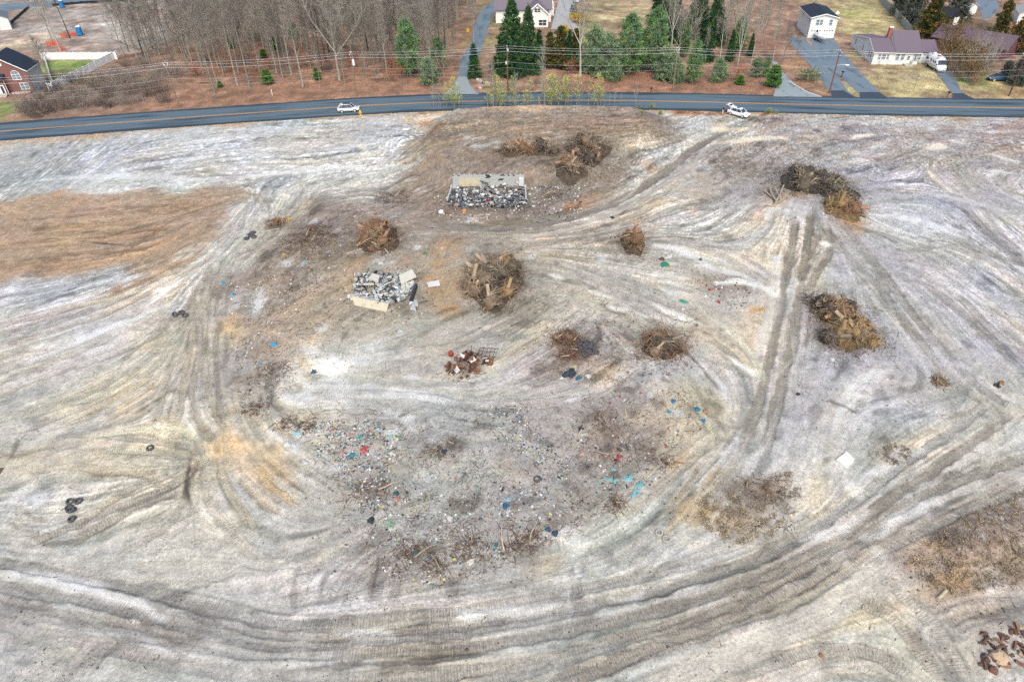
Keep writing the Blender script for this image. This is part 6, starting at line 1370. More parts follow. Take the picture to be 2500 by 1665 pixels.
# ---- red roofed house at the right, mostly behind shrubs
o_ = at(2446, 150); o2 = at(2330, 128)
H = empty('red_roof_house', o_, math.atan2(o_.y - o2.y, o_.x - o2.x)); tag(H, 'low dark brick house with a dark red roof behind shrubs', 'house')
Lh = 17.0
m = MB(); m.prism([(-Lh, 0), (0, 0), (0, 8.5), (-Lh, 8.5)], -.2, 2.7)
for x in (-Lh, -.02): m._add([(x, 0, 2.7), (x, 4.2, 4.9), (x, 8.5, 2.7), (x + .02, 0, 2.7), (x + .02, 4.2, 4.9), (x + .02, 8.5, 2.7)], [(0, 2, 1), (3, 4, 5), (0, 1, 4, 3), (1, 2, 5, 4)])
m.build('wall', DKBRICK, H)
m = MB(); slab_roof(m, (-Lh - .4, -.5, 2.5), (.5, -.5, 2.5), (-Lh - .4, 4.2, 4.95), (.5, 4.2, 4.95)); slab_roof(m, (-Lh - .4, 9, 2.5), (.5, 9, 2.5), (-Lh - .4, 4.2, 4.95), (.5, 4.2, 4.95)); m.build('roof', REDROOF, H)
for u in (-2.6, -5.5): window(H, 'front', 0, u, 1.0, 1.5, 1.1, GLASSL)
m = MB(); m.box((-8.2, -.04, 1.2), (3.2, .08, 2.2)); m.build('pale_panel', TRIM, H)

# ---- odds and ends of buildings far away
def shed(px, py, w_, d_, h_, wall, roof, label, rz=0.0, name='shed'):
 e = empty(name, at(px, py), rz); m = MB(); m.prism([(-w_ / 2, 0), (w_ / 2, 0), (w_ / 2, d_), (-w_ / 2, d_)], -.2, h_)
 for y in (0.0, d_ - .02): m._add([(-w_ / 2, y, h_), (0, y, h_ + w_ * .25), (w_ / 2, y, h_), (-w_ / 2, y + .02, h_), (0, y + .02, h_ + w_ * .25), (w_ / 2, y + .02, h_)], [(0, 2, 1), (3, 4, 5), (0, 1, 4, 3), (1, 2, 5, 4)])
 m.build('wall', wall, e); m = MB(); k = h_ + w_ * .25
 slab_roof(m, (-w_ / 2 - .3, -.3, h_ - .12), (-w_ / 2 - .3, d_ + .3, h_ - .12), (0, -.3, k), (0, d_ + .3, k)); slab_roof(m, (w_ / 2 + .3, -.3, h_ - .12), (w_ / 2 + .3, d_ + .3, h_ - .12), (0, -.3, k), (0, d_ + .3, k)); m.build('roof', roof, e)
 m = MB(); m.box((0, -.04, h_ * .42), (w_ * .35, .08, h_ * .84)); m.build('door', TRIM, e)
 return tag(e, label, 'shed' if name == 'shed' else 'house')
shed(2330, 62, 6.5, 7, 2.4, BLACK, mat('black_roof', (.022, .024, .03), .8, var=.3), 'black roofed shed between the cedars at the upper right', .5)
shed(2372, 36, 3.0, 3, 2.2, TRIM, mat('pale_roof', (.42, .43, .43), .8), 'small pale shed under the grey green tree', .4)
shed(-12, 78, 9, 10, 3.2, WHITE, mat('grey_roof', tuple(lin(120, 130, 142)), .9), 'white walled house corner cut by the left edge of the picture', .55, 'far_house')
shed(2520, 62, 8, 8, 2.8, WHITE, mat('pale_grey_roof', tuple(lin(176, 178, 184)), .9), 'pale roofed house cut by the right edge of the picture', -.4, 'far_house')
for px, py, c, lb in ((2355, 76, (40, 120, 200), 'blue tarpaulin bundle beside the black roofed shed'), (2358, 82, (232, 232, 236), 'white tarpaulin bundle beside the black roofed shed'), (2306, 66, (226, 230, 236), 'white covered machine left of the black roofed shed')):
 m = MB(); pr = [(.9 * math.cos(a) * RNG.uniform(.8, 1.1), .7 * math.sin(a)) for a in [2 * math.pi * k / 10 for k in range(10)]]; m.prism(pr, -.1, .6, [(x * .8, y * .8) for x, y in pr]); m.prism([(x * .8, y * .8) for x, y in pr], .6, 1.0, [(x * .3, y * .4) for x, y in pr])
 tag(m.build('tarpaulin', mat('tarp_%d' % px, tuple(lin(*c)), .6, var=.15), loc=at(px, py)), lb, 'tarp')

# ---- fences
def fence(name, pts_px, hgt, panel_m, mt, label, post_m=None, step=2.4, boards=0):
 P_ = [at(*p) for p in pts_px]
 e = empty(name, P_[0]); o = P_[0]
 for a, b in zip(P_[:-1], P_[1:]):
  L = (b - a).length; n = max(1, round(L / step))
  for k in range(n + 1):
   p = a.lerp(b, k / n); m = MB(); m.box((p.x - o.x, p.y - o.y, p.z - o.z + hgt / 2 + .03), (.15, .15, hgt + .1)); m.box((p.x - o.x, p.y - o.y, p.z - o.z + hgt + .11), (.2, .2, .06), taper=.4); m.build('post', post_m or mt, e)
  for k in range(n):
   p, q = a.lerp(b, (k + .03) / n) - o, a.lerp(b, (k + .97) / n) - o
   m = MB()
   if boards:
    for j in range(boards):
     u, v = p.lerp(q, (j + .04) / boards), p.lerp(q, (j + .96) / boards)
     m.bar(u + Vector((0, 0, hgt / 2 + random.uniform(-.02, .02))), v + Vector((0, 0, hgt / 2)), .03, hgt - .06)
   else: m.bar(p + Vector((0, 0, hgt / 2)), q + Vector((0, 0, hgt / 2)), .05, hgt - .12)
   for z in (.12, hgt - .08): m.bar(p + Vector((0, 0, z)), q + Vector((0, 0, z)), .09, .12)
   m.build('panel', panel_m, e)
 return tag(e, label, 'fence')
VINYL = mat('white_vinyl', tuple(lin(240, 242, 246, .85)), .45, var=.03); VINYLG = mat('grey_vinyl', tuple(lin(236, 240, 248, .85)), .5, var=.08)
fence('vinyl_fence', [(104, 147), (287, 146)], 1.9, VINYL, VINYL, 'bright white vinyl fence along the back of the grass yard')
fence('vinyl_fence', [(289, 142), (133, 221)], 1.9, VINYLG, VINYL, 'greyish white vinyl fence slanting towards the brick house')
fence('vinyl_fence', [(132, 222), (120, 222)], 1.7, VINYLG, VINYL, 'short end of white fence beside the brick house', step=1.5)
fence('vinyl_fence', [(112, 148), (128, 200)], 1.5, VINYLG, VINYL, 'low white fence between grass yard and brick house')
fence('board_fence', [(2140, -6), (2172, 28), (2192, 50), (2222, 84)], 1.9, WOODF, WOODF, 'long weathered board fence behind the ranch house lawn', boards=12)
fence('silt_fence', [(-30, 92), (20, 66), (72, 20)], .8, BLACK, BLACK, 'black silt fence at the edge of the bare lot', step=3)
fence('silt_fence', [(130, 16), (200, 10), (300, 4)], .8, BLACK, BLACK, 'black silt fence along the far street', step=3)
ORA = mat('orange_net', tuple(lin(250, 112, 76)), .7, var=.2)
for px, py, lb in ((125, 112, 'orange netting round the grey tree left of the stout trunk'), (152, 124, 'orange netting at the foot of the stout pale trunk'), (158, 92, 'orange netting left of the dark trunked tree'), (180, 88, 'orange netting right of the dark trunked tree'), (137, 110, 'orange netting between the two pale trunks')):
 b = at(px, py); m = MB(); n = 8
 pr = [(RNG.uniform(.8, 1.1) * math.cos(a), RNG.uniform(.5, .8) * math.sin(a)) for a in [math.pi * (1 + k / n * 1.1) for k in range(n)]]
 for p, q in zip(pr[:-1], pr[1:]):
  for z in np.linspace(.1, 1.15, 7): m.bar((*p, z), (*q, z + RNG.uniform(-.05, .05)), .03, .1)
 for p in pr: m.bar((*p, 0), (*p, 1.25), .05)
 tag(m.build('safety_net', ORA, loc=b), lb, 'netting')

# ---- portable toilets
def toilet(px, py, s, label):
 e = empty('portable_toilet', at(px, py), .2); e.scale = (s,) * 3
 B = mat('toilet_blue', tuple(lin(20, 134, 214)), .5, var=.08); Wt = TRIM
 m = MB(); m.box((0, 0, 1.1), (1.12, 1.12, 2.1), taper=.97); m.build('cabin', B, e)
 m = MB(); m.box((0, -.575, 1.05), (.75, .05, 1.8)); d = m.build('door', mat('toilet_blue2', tuple(lin(34, 146, 222)), .5), e); m = MB(); m.box((.28, -.62, 1.1), (.06, .05, .2)); m.build('handle', BLACK, d)
 m = MB(); m.prism([(-.58, -.58), (.58, -.58), (.58, .58), (-.58, .58)], 2.15, 2.4, [(-.3, -.5), (.3, -.5), (.3, .5), (-.3, .5)]); m.build('roof', Wt, e)
 m = MB(); m.box((0, 0, .05), (1.2, 1.2, .12)); m.build('skid', BLACK, e); m = MB(); m.tube([(.4, .4, 2.2), (.4, .4, 2.6)], .06, 8); m.build('vent_pipe', Wt, e)
 tag(e, label, 'toilet')
toilet(197, 87, 1.1, 'bright blue portable toilet with white roof on the bare lot'); toilet(153, 19, 1.0, 'distant blue portable toilet by the far street')

# ---- utility poles and wires
POLEW = mat('pole_wood', tuple(lin(150, 128, 112)), .95, var=.3, scale=3, stretch=(4, 4, .3)); POLER = mat('pole_wood_red', tuple(lin(138, 96, 84)), .95, var=.3, scale=3, stretch=(4, 4, .3)); POLED = mat('pole_wood_dark', tuple(lin(96, 78, 74)), .95, var=.3, scale=3, stretch=(4, 4, .3))
WIRE = mat('aluminium_wire', (.62, .63, .65), .4, .3, var=.1); CABLE = mat('grey_cable', (.34, .36, .38), .6, var=.1); PORC = mat('porcelain', (.72, .72, .74), .35)  # wire grey is pale to stand in for the sky reflected on it
POLES = [(-70, 312, 205, 'off', POLEW), (437, 261, 155, 'leaning grey pole at the left of the wood', POLEW), (871, 235, 129.5, 'pole carrying a white box by the silver car', POLEW), (1240, 229, 114.7, 'pole right of the wooded lane before the spruces', POLER), (1642.5, 222, 118, 'pole standing before the roadside pines', POLEW), (2024.5, 228.4, 124.3, 'reddish pole with a street lamp between the drives', POLER), (2463, 234.7, 132.8, 'dark pole at the right edge by the green lawn', POLED), (2930, 244, 140, 'off', POLEW)]
PB = []
for i, (px, py, tp, lb, mt_) in enumerate(POLES):
 b = at(px, py); b.z = min(b.z, 0.0); h_ = height_for(b, tp)
 if i in (0, 7): h_ = 9.4
 PB.append((b, h_))
 e = empty('utility_pole', b); tag(e, ('wooden utility ' + lb) if lb != 'off' else ('utility pole standing beyond the %s edge of the picture' % ('left' if i == 0 else 'right')), 'pole', 'utility poles along the road')
 m = MB(); m.tube([(0, 0, -.5), (0, 0, h_ * .5), (0, 0, h_)], [.17, .145, .11], 10); m.build('shaft', mt_, e)
 if i in (1, 4):
  m = MB(); m.bar((0, 0, h_ - .9), (-.5, -.15, h_ + .1), .1); m.bar((0, 0, h_ - .9), (.5, .15, h_ + .1), .1); m.build('bracket', WIRE, e)
 else:
  m = MB(); m.bar((0, -1.0, h_ - .35), (0, 1.0, h_ - .35), .1, .12); m.build('crossarm', WIRE if i == 3 else mt_, e)
 for y in (-.85, 0, .85):
  m = MB(); m.lathe([(.0, 0), (.07, .02), (.05, .1), (.08, .14), (.04, .24), (0, .26)], 8, (0, y, h_ - (.28 if y else -.02))); m.build('insulator', PORC, e)
 m = MB(); m.lathe([(0, 0), (.06, .02), (.06, .16), (0, .18)], 8, (0, -.14, h_ - 1.05)); m.build('insulator', PORC, e)
 if i == 2:
  m = MB(); m.tube([(.42, -.1, h_ - 2.6), (.42, -.1, h_ - 1.5)], .27, 12); m.tube([(.42, -.1, h_ - 1.5), (.42, -.1, h_ - 1.38)], [.29, .1], 12); tr = m.build('transformer', TRIM, e); m = MB(); m.tube([(.42, -.1, h_ - 1.4), (.42, -.1, h_ - 1.1)], .05, 6); m.build('bushing', PORC, tr)
 if i == 3:
  m = MB(); m.tube([(-.22, -.12, h_ - 3.6), (-.22, -.12, h_ - 3.0)], [.16, .2], 10); m.build('cable_case', PORC, e)
  m = MB(); m.tube([(.2, -.15, h_ - .9), (.2, -.15, h_ - .35)], .12, 8); m.build('cutout', PORC, e)
 if i == 5:
  m = MB(); m.tube([(0, 0, h_ - 3.0), (.9, -.3, h_ - 2.75), (1.7, -.5, h_ - 2.75)], .045, 6); ar = m.build('lamp_arm', STEEL, e); m = MB(); m.prism([(1.6, -.62), (2.4, -.82), (2.42, -.6), (1.62, -.4)], h_ - 2.85, h_ - 2.7, [(1.7, -.56), (2.3, -.72), (2.32, -.62), (1.72, -.46)]); m.build('lamp_head', TRIM, ar)
def wire(dy, dz, r, mt_, label, sag=.6):
 m = MB()
 for (a, ha), (b, hb) in zip(PB[:-1], PB[1:]):
  p, q = Vector((a.x, a.y + dy, a.z + ha + dz)), Vector((b.x, b.y + dy, b.z + hb + dz))
  pts = [p.lerp(q, k / 8) - Vector((0, 0, sag * 4 * (k / 8) * (1 - k / 8))) for k in range(9)]
  m.tube(pts, r, 5, False)
 tag(m.build('overhead_wire', mt_), label, 'wire')
wire(.85, -.05, .02, WIRE, 'highest overhead wire farther from the road', .5); wire(-.85, -.05, .02, WIRE, 'highest overhead wire nearer to the road', .55); wire(-.14, -.9, .024, WIRE, 'second overhead wire just below the pole tops', .6); wire(-.14, -3.1, .02, CABLE, 'upper of the two low telephone cables', .7); wire(-.14, -4.3, .016, CABLE, 'lowest and thinnest overhead cable', .8)

# ---- vehicles
PAINTW = mat('white_paint', (.80, .81, .82), .28, var=.04, spec=.5); PAINTS = mat('silver_paint', (.70, .72, .76), .3, .25, var=.04, spec=.5); PAINTB = mat('blue_paint', tuple(lin(58, 96, 130)), .3, var=.06, spec=.5); PAINTD = mat('dark_paint', (.03, .04, .055), .28, var=.1, spec=.5); PAINTT = mat('pale_teal_paint', (.4, .55, .6), .3, var=.06, spec=.5)
TYRE = mat('tyre_rubber', (.025, .026, .028), .9, var=.3, scale=6); RIM = mat('alloy_rim', (.62, .63, .65), .35, .4, var=.15, scale=8); LAMP = mat('lamp_glass', (.75, .78, .8), .15); TAIL = mat('tail_lamp', (.35, .02, .02), .25)
def loft(mb, rings):
 n = len(rings[0]); o = len(mb.v); vs = [p for r in rings for p in r]
 fs = [(i * n + k, i * n + (k + 1) % n, (i + 1) * n + (k + 1) % n, (i + 1) * n + k) for i in range(len(rings) - 1) for k in range(n)]
 fs += [tuple(range(n))[::-1], tuple((len(rings) - 1) * n + k for k in range(n))]
 mb._add(vs, fs)
def ring(x, w_, z0, z1, r=.12):
 r = min(r, (z1 - z0) * .45, w_ * .45)
 return [(x, -w_ + r, z0), (x, -w_, z0 + r), (x, -w_, z1 - r), (x, -w_ + r * 1.2, z1), (x, w_ - r * 1.2, z1), (x, w_, z1 - r), (x, w_, z0 + r), (x, w_ - r, z0)]
def car(name, label, loc, rz, paint, tall=1.62, length=4.6, wb=2.7, tail_open=False, sunroof=True):
 e = empty(name, loc, rz); tag(e, label, 'car')
 h = length / 2; belt = .98; nose = .86
 m = MB(); loft(m, [ring(-h, .72, .45, .92), ring(-h + .12, .86, .3, belt + .02), ring(-h + .9, .9, .26, belt), ring(-.3, .91, .24, belt - .02), ring(.95, .91, .24, belt - .03), ring(h - .7, .88, .26, nose), ring(h - .15, .8, .32, nose - .14), ring(h, .64, .42, .66)]); body = m.build('body', paint, e, True)
 g0, g1, r0, r1 = -h + (.25 if not tail_open else .7), 1.15, -h + .75, .45
 m = MB(); V = [(g0, -.80, belt - .04), (g1, -.80, belt - .06), (g1, .80, belt - .06), (g0, .80, belt - .04), (r0, -.64, tall - .06), (r1, -.62, tall - .05), (r1, .62, tall - .05), (r0, .64, tall - .06)]
 m._add(V, [(0, 1, 5, 4), (1, 2, 6, 5), (2, 3, 7, 6), (3, 0, 4, 7), (4, 5, 6, 7), (3, 2, 1, 0)]); m.build('windows', GLASS, e)
 m = MB(); loft(m, [[(x, y * k, z + dz) for y, z in ((-.64, tall - .08), (-.5, tall - .01), (0, tall + .02), (.5, tall - .01), (.64, tall - .08), (0, tall - .1))] for x, k, dz in ((r0 - .12, .98, -.06), (r0 + .3, 1.02, 0), (r1 - .3, 1.0, 0), (r1 + .08, .96, -.05))]); roof = m.build('roof', paint, e, True)
 if sunroof: m = MB(); m.box(((r0 + r1) / 2 + .25, 0, tall + .025), (1.5, .95, .02) if tall > 1.6 else (.7, .7, .02)); m.build('sunroof', GLASS, roof)
 m = MB()
 for s in (-1, 1):
  m.bar((g1 - .02, s * .8, belt - .05), (r1, s * .63, tall - .04), .06); m.bar((g0 + .02, s * .8, belt - .02), (r0, s * .645, tall - .05), .12); m.bar((-.15, s * .805, belt - .04), (-.2, s * .645, tall - .05), .035)
  m.bar((-h + .85, s * .805, belt - .03), (-h + 1.05, s * .645, tall - .05), .05)
 m.build('pillars', paint, e)
 for s in (-1, 1):
  for x in (-wb / 2 - .05, wb / 2 - .05):
   R = Matrix.Rotation(math.pi / 2, 3, 'X'); m = MB(); m.lathe([(.2, -.11), (.32, -.11), (.345, -.07), (.345, .07), (.32, .11), (.2, .11)], 18, (x, s * .82, .345), R); wh = m.build('wheel', TYRE, e, True)
   m = MB(); m.lathe([(0, -.09), (.22, -.115), (.235, 0), (.22, .115), (0, .09)], 14, (x, s * .82, .345), R); m.build('rim', RIM, wh)
   m = MB(); m.lathe([(.0, .0), (.39, 0), (.39, .03), (0, .03)], 16, (x, s * .885 + (0 if s > 0 else .03), .36), R); m.build('wheel_arch', BLACK, body)
  m = MB(); m.box((h - .12, s * .58, .72), (.16, .26, .14)); m.build('headlight', LAMP, e)
  m = MB(); m.box((-h + .04, s * .66, .86), (.1, .2, .22)); m.build('tail_light', TAIL, e)
  m = MB(); m.box((.95, s * .98, 1.02), (.14, .2, .14)); m.build('mirror', paint, e)
  for x in (-.1, .85): m = MB(); m.box((x - .35, s * .915, .82), (.16, .02, .03)); m.build('door_handle', STEEL, e)
 m = MB(); m.box((h - .01, 0, .5), (.06, .9, .16)); m.build('grille', BLACK, e)
 if tail_open:
  m = MB(); a = Vector((r0 - .1, 0, tall)); b = a + Vector((-.75, 0, .35)); c = b + Vector((-.45, 0, -.12))
  for p, q in ((a, b), (b, c)):
   m._add([(p.x, -.66, p.z), (p.x, .66, p.z), (q.x, .64, q.z), (q.x, -.64, q.z), (p.x, -.66, p.z - .06), (p.x, .66, p.z - .06), (q.x, .64, q.z - .06), (q.x, -.64, q.z - .06)], [(0, 1, 2, 3), (7, 6, 5, 4), (0, 3, 7, 4), (1, 5, 6, 2), (0, 4, 5, 1), (2, 6, 7, 3)])
  tg = m.build('tailgate', paint, e); m = MB(); p, q = a.lerp(b, .2), a.lerp(b, .8)
  m._add([(p.x, -.5, p.z + .012), (p.x, .5, p.z + .012), (q.x, .5, q.z + .012), (q.x, -.5, q.z + .012)], [(0, 1, 2, 3)]); m.build('rear_window', GLASS, tg)
  m = MB(); m.box((-h + .42, 0, 1.0), (.6, 1.3, .06)); m.build('boot_floor', BLACK, e)
 return e
def car_on(rear, front, side, **k):
 """rear / front: pixels of the two near wheels on the ground; side +1 when the near wheels are on the car's left"""
 a, b = at(*rear), at(*front); d = (b - a); rz = math.atan2(d.y, d.x); n = Vector((-math.sin(rz), math.cos(rz), 0))
 c = (a + b) / 2 - n * side * .82; c.z = max(height(c.x, c.y), 0.03)
 return car(loc=c, rz=rz, **k)
car_on((836.1, 277), (866.6, 275.2), -1, name='silver_car', label='silver sport utility car driving along the road by the hydrant', paint=PAINTS, tall=1.66)
car_on((1785.5, 282.2), (1810, 291), -1, name='white_car', label='white car parked on the verge with its tailgate open', paint=PAINTW, tall=1.55, tail_open=True)
car(name='dark_car', label='dark blue car parked on the concrete forecourt', loc=at(1400, 28), rz=math.radians(-96), paint=PAINTD, tall=1.6)
car(name='pale_car', label='pale teal car parked behind the dark blue one', loc=at(1407, 6), rz=math.radians(-96), paint=PAINTT, tall=1.5)
car(name='blue_car', label='blue car parked under the dark needled tree', loc=at(2436, 197), rz=math.radians(176), paint=PAINTB, tall=1.5, sunroof=False)

# ---- motorhome
a_, b_ = at(2262, 163), at(2292, 182)
d_ = b_ - a_; rz = math.atan2(d_.y, d_.x); c_ = (at(2262, 163) + at(2296, 180)) / 2 + Vector((.6, .8, 0))
E = empty('motorhome', c_, rz); tag(E, 'white motorhome parked nose out on the narrow drive', 'motorhome')
m = MB(); loft(m, [ring(-3.3, .9, .55, 2.5, .4), ring(-3.1, 1.1, .45, 2.95, .4), ring(-1, 1.15, .4, 3.1, .4), ring(1.3, 1.15, .4, 3.05, .4), ring(2.2, 1.12, .4, 2.8, .45), ring(2.75, 1.08, .4, 1.75, .35), ring(3.2, 1.0, .42, 1.45, .3), ring(3.35, .85, .5, 1.2, .25)]); bd = m.build('body', PAINTW, E, True)
m = MB(); m._add([(2.3, -.98, 2.55), (2.3, .98, 2.55), (2.86, .98, 1.7), (2.86, -.98, 1.7)], [(0, 1, 2, 3)][::-1]); m._add([(2.33, -.98, 2.57), (2.33, .98, 2.57), (2.9, .98, 1.72), (2.9, -.98, 1.72)], [(3, 2, 1, 0)]); m.build('windscreen', GLASS, E)
for s in (-1, 1):
 for x, w_ in ((-2.3, .8), (-.4, .7), (.7, .55), (1.5, .55)): m = MB(); m.box((x, s * 1.155, 2.0), (w_, .02, .55)); m.build('window', GLASS, E)
 m = MB(); m.box((-.3, s * 1.157, 1.25), (5, .015, .12)); m.build('stripe', PAINTT, E)
 for x in (-1.9, 2.0):
  R = Matrix.Rotation(math.pi / 2, 3, 'X'); m = MB(); m.lathe([(.18, -.12), (.34, -.12), (.37, 0), (.34, .12), (.18, .12)], 16, (x, s * 1.02, .37), R); wh = m.build('wheel', TYRE, E, True); m = MB(); m.lathe([(0, -.1), (.22, -.125), (.22, .125), (0, .1)], 12, (x, s * 1.02, .37), R); m.build('rim', RIM, wh)
 m = MB(); m.box((3.3, s * .65, 1.0), (.1, .3, .18)); m.build('headlight', LAMP, E); m = MB(); m.box((2.5, s * 1.28, 1.7), (.1, .22, .3)); m.build('mirror', BLACK, E)
for x, y in ((-1.9, 0), (-.3, .3), (.8, -.2)): m = MB(); m.box((x, y, 3.14), (.6, .5, .14)); m.build('roof_vent', GLASS if x > 0 else TRIM, E)
m = MB(); m.box((3.36, 0, .6), (.1, 1.7, .22)); m.build('bumper', PAINTT, E)

# ---- boat on a trailer
a_, b_ = at(1991, 94), at(2012, 108)
d_ = b_ - a_; rz = math.atan2(d_.y, d_.x)
E = empty('motorboat', (a_ + b_) / 2 + Vector((0, 0, .55)), rz); tag(E, 'white open motorboat on a trailer before the garage doors', 'boat')
def hull(x, w_, z0, z1): return [(x, 0, z0), (x, -w_ * .6, z0 + .15), (x, -w_, z1), (x, -w_ * .88, z1 + .04), (x, w_ * .88, z1 + .04), (x, w_, z1), (x, w_ * .6, z0 + .15)]
m = MB(); loft(m, [hull(-2.6, 1.0, .1, .95), hull(-1, 1.12, .02, .98), hull(.6, 1.1, .02, 1.02), hull(1.8, .8, .15, 1.1), hull(2.6, .35, .45, 1.2), hull(2.9, .06, .8, 1.25)]); m.build('hull', PAINTW, E, True)
m = MB(); m.prism([(-2.3, -.75), (.9, -.8), (1.9, -.45), (1.9, .45), (.9, .8), (-2.3, .75)], 1.0, 1.07); m.build('deck', mat('boat_deck', (.66, .67, .66), .6), E)
m = MB(); m.box((-.2, -.3, 1.35), (.5, .6, .6)); m.build('console', TRIM, E); m = MB(); m.box((-.8, -.3, 1.25), (.5, .9, .4)); m.build('seat', TRIM, E)
m = MB(); m.box((-2.85, 0, 1.3), (.45, .4, .65), taper=.8); m.box((-2.85, 0, .6), (.18, .14, 1.0)); m.build('outboard_motor', BLACK, E)
m = MB(); m.tube([(1.4, -.6, 1.2), (2.2, -.45, 1.6), (2.8, 0, 1.65), (2.2, .45, 1.6), (1.4, .6, 1.2)], .03, 6); m.build('bow_rail', STEEL, E)
E2 = empty('boat_trailer', (a_ + b_) / 2, rz); tag(E2, 'steel trailer under the white motorboat', 'trailer')
m = MB(); m.bar((-2.4, -.7, .5), (1.5, -.7, .5), .1); m.bar((-2.4, .7, .5), (1.5, .7, .5), .1); m.bar((1.5, -.7, .5), (4.2, 0, .45), .1); m.bar((1.5, .7, .5), (4.2, 0, .45), .1); m.bar((-1, -.95, .35), (-1, .95, .35), .08); m.build('frame', STEEL, E2)
for s in (-1, 1): m = MB(); m.lathe([(.12, -.09), (.28, -.09), (.3, 0), (.28, .09), (.12, .09)], 14, (-1, s * 1.0, .3), Matrix.Rotation(math.pi / 2, 3, 'X')); m.build('wheel', TYRE, E2)
m = MB(); m.tube([(4.0, 0, 0), (4.0, 0, .5)], .05, 6); m.build('jack', STEEL, E2)

# ---- person behind the white car
def person(loc, rz):
 J = {'pel': (0, 0, .92), 'sp': (0.02, 0, 1.12), 'ch': (0.06, 0, 1.34), 'nk': (0.10, 0, 1.50), 'hd': (0.13, 0, 1.60), 'tp': (0.14, 0, 1.72),
         'hl': (0, .1, .88), 'kl': (.05, .15, .48), 'al': (-.02, .17, .08), 'tl': (.16, .19, .04), 'hr': (0, -.1, .88), 'kr': (.03, -.17, .48), 'ar': (-.05, -.21, .08), 'tr': (.13, -.24, .04),
         'sl': (.07, .2, 1.42), 'el': (.12, .28, 1.14), 'wl': (.32, .22, 1.0), 'fl': (.42, .2, .98), 'sr': (.07, -.2, 1.42), 'er': (.1, -.29, 1.14), 'wr': (.3, -.24, .99), 'fr': (.4, -.22, .96)}
 Rr = {'pel': .145, 'sp': .13, 'ch': .15, 'nk': .06, 'hd': .095, 'tp': .07, 'hl': .1, 'kl': .07, 'al': .05, 'tl': .04, 'hr': .1, 'kr': .07, 'ar': .05, 'tr': .04, 'sl': .075, 'el': .05, 'wl': .035, 'fl': .03, 'sr': .075, 'er': .05, 'wr': .035, 'fr': .03}
 Ed = [('pel', 'sp'), ('sp', 'ch'), ('ch', 'nk'), ('nk', 'hd'), ('hd', 'tp'), ('pel', 'hl'), ('hl', 'kl'), ('kl', 'al'), ('al', 'tl'), ('pel', 'hr'), ('hr', 'kr'), ('kr', 'ar'), ('ar', 'tr'), ('ch', 'sl'), ('sl', 'el'), ('el', 'wl'), ('wl', 'fl'), ('ch', 'sr'), ('sr', 'er'), ('er', 'wr'), ('wr', 'fr')]
 K = list(J); vs = [J[k] for k in K]; es = [(K.index(a), K.index(b)) for a, b in Ed]; rad = [Rr[k] for k in K]
 for s, wn_, fn in ((1, 'wl', 'fl'), (-1, 'wr', 'fr')):     # five fingers
  b = Vector(J[fn]); i0 = K.index(fn)
  for q in range(5):
   t1 = b + Vector((.05, s * (-.03 + q * .015), .02 - .012 * q)) if q else b + Vector((.02, -s * .045, .02)); t2 = t1 + Vector((.03 if q else .02, 0, -.025))
   vs += [tuple(t1), tuple(t2)]; rad += [.011, .009]; es += [(i0, len(vs) - 2), (len(vs) - 2, len(vs) - 1)]
 me = bpy.data.meshes.new('person'); me.from_pydata(vs, es, [])
 o = bpy.data.objects.new('person', me); COL.objects.link(o)
 o.modifiers.new('s', 'SKIN'); sv = me.skin_vertices[0].data
 for i, r_ in enumerate(rad): sv[i].radius = (r_, r_)
 sv[0].use_root = True
 sb = o.modifiers.new('u', 'SUBSURF'); sb.levels = sb.render_levels = 2
 dg = bpy.context.evaluated_depsgraph_get(); nm = bpy.data.meshes.new_from_object(o.evaluated_get(dg)); o.modifiers.clear(); o.data = nm
 for mm in (mat('navy_cloth', tuple(lin(34, 42, 62)), .9), mat('white_cloth', (.72, .72, .72), .9), mat('skin', tuple(lin(206, 160, 134)), .6), mat('hair', tuple(lin(120, 112, 104)), .8), BLACK): nm.materials.append(mm)
 for p in nm.polygons:
  c = p.center; p.use_smooth = True
  p.material_index = 4 if c.z < .1 else 1 if c.z < .93 and abs(c.y) < .27 and c.x < .24 else 3 if c.z > 1.62 or (c.z > 1.55 and c.x < .1) else 2 if c.z > 1.49 or (c.x > .3 and c.z < 1.1) else 0
 o.location = loc; o.rotation_euler = (0, 0, rz); return o
p_ = at(1763.5, 280); tag(person((p_.x, p_.y, max(p_.z, .03)), math.radians(-20)), 'person in navy top and white trousers behind the open tailgate', 'person')

# ---- roadside bits
HY = mat('hydrant_yellow', tuple(lin(240, 200, 60)), .5, var=.1)
e = empty('fire_hydrant', at(880.5, 283)); tag(e, 'yellow fire hydrant on the verge ahead of the silver car', 'hydrant')
m = MB(); m.lathe([(0, 0), (.22, 0), (.22, .08), (.14, .1), (.14, .62), (.2, .64), (.2, .7), (.16, .74), (.13, .88), (.05, .96), (.05, 1.02), (0, 1.02)], 14); m.build('barrel', HY, e, True)
for s in (-1, 1): m = MB(); m.tube([(s * .1, 0, .5), (s * .27, 0, .5)], .08, 10); m.build('outlet', HY, e)
m = MB(); m.tube([(0, -.1, .45), (0, -.3, .45)], .1, 10); m.build('outlet', HY, e); e.scale = (1.25,) * 3
e = empty('road_sign', at(1143, 92), .3); tag(e, 'yellow square sign on a post beside the wooded lane', 'sign'); m = MB(); m.tube([(0, 0, 0), (0, 0, 2.2)], .04, 6); m.build('post', STEEL, e); m = MB(); m.box((0, -.05, 1.9), (.75, .03, .95)); m.build('plate', mat('sign_yellow', tuple(lin(250, 196, 30)), .5), e)
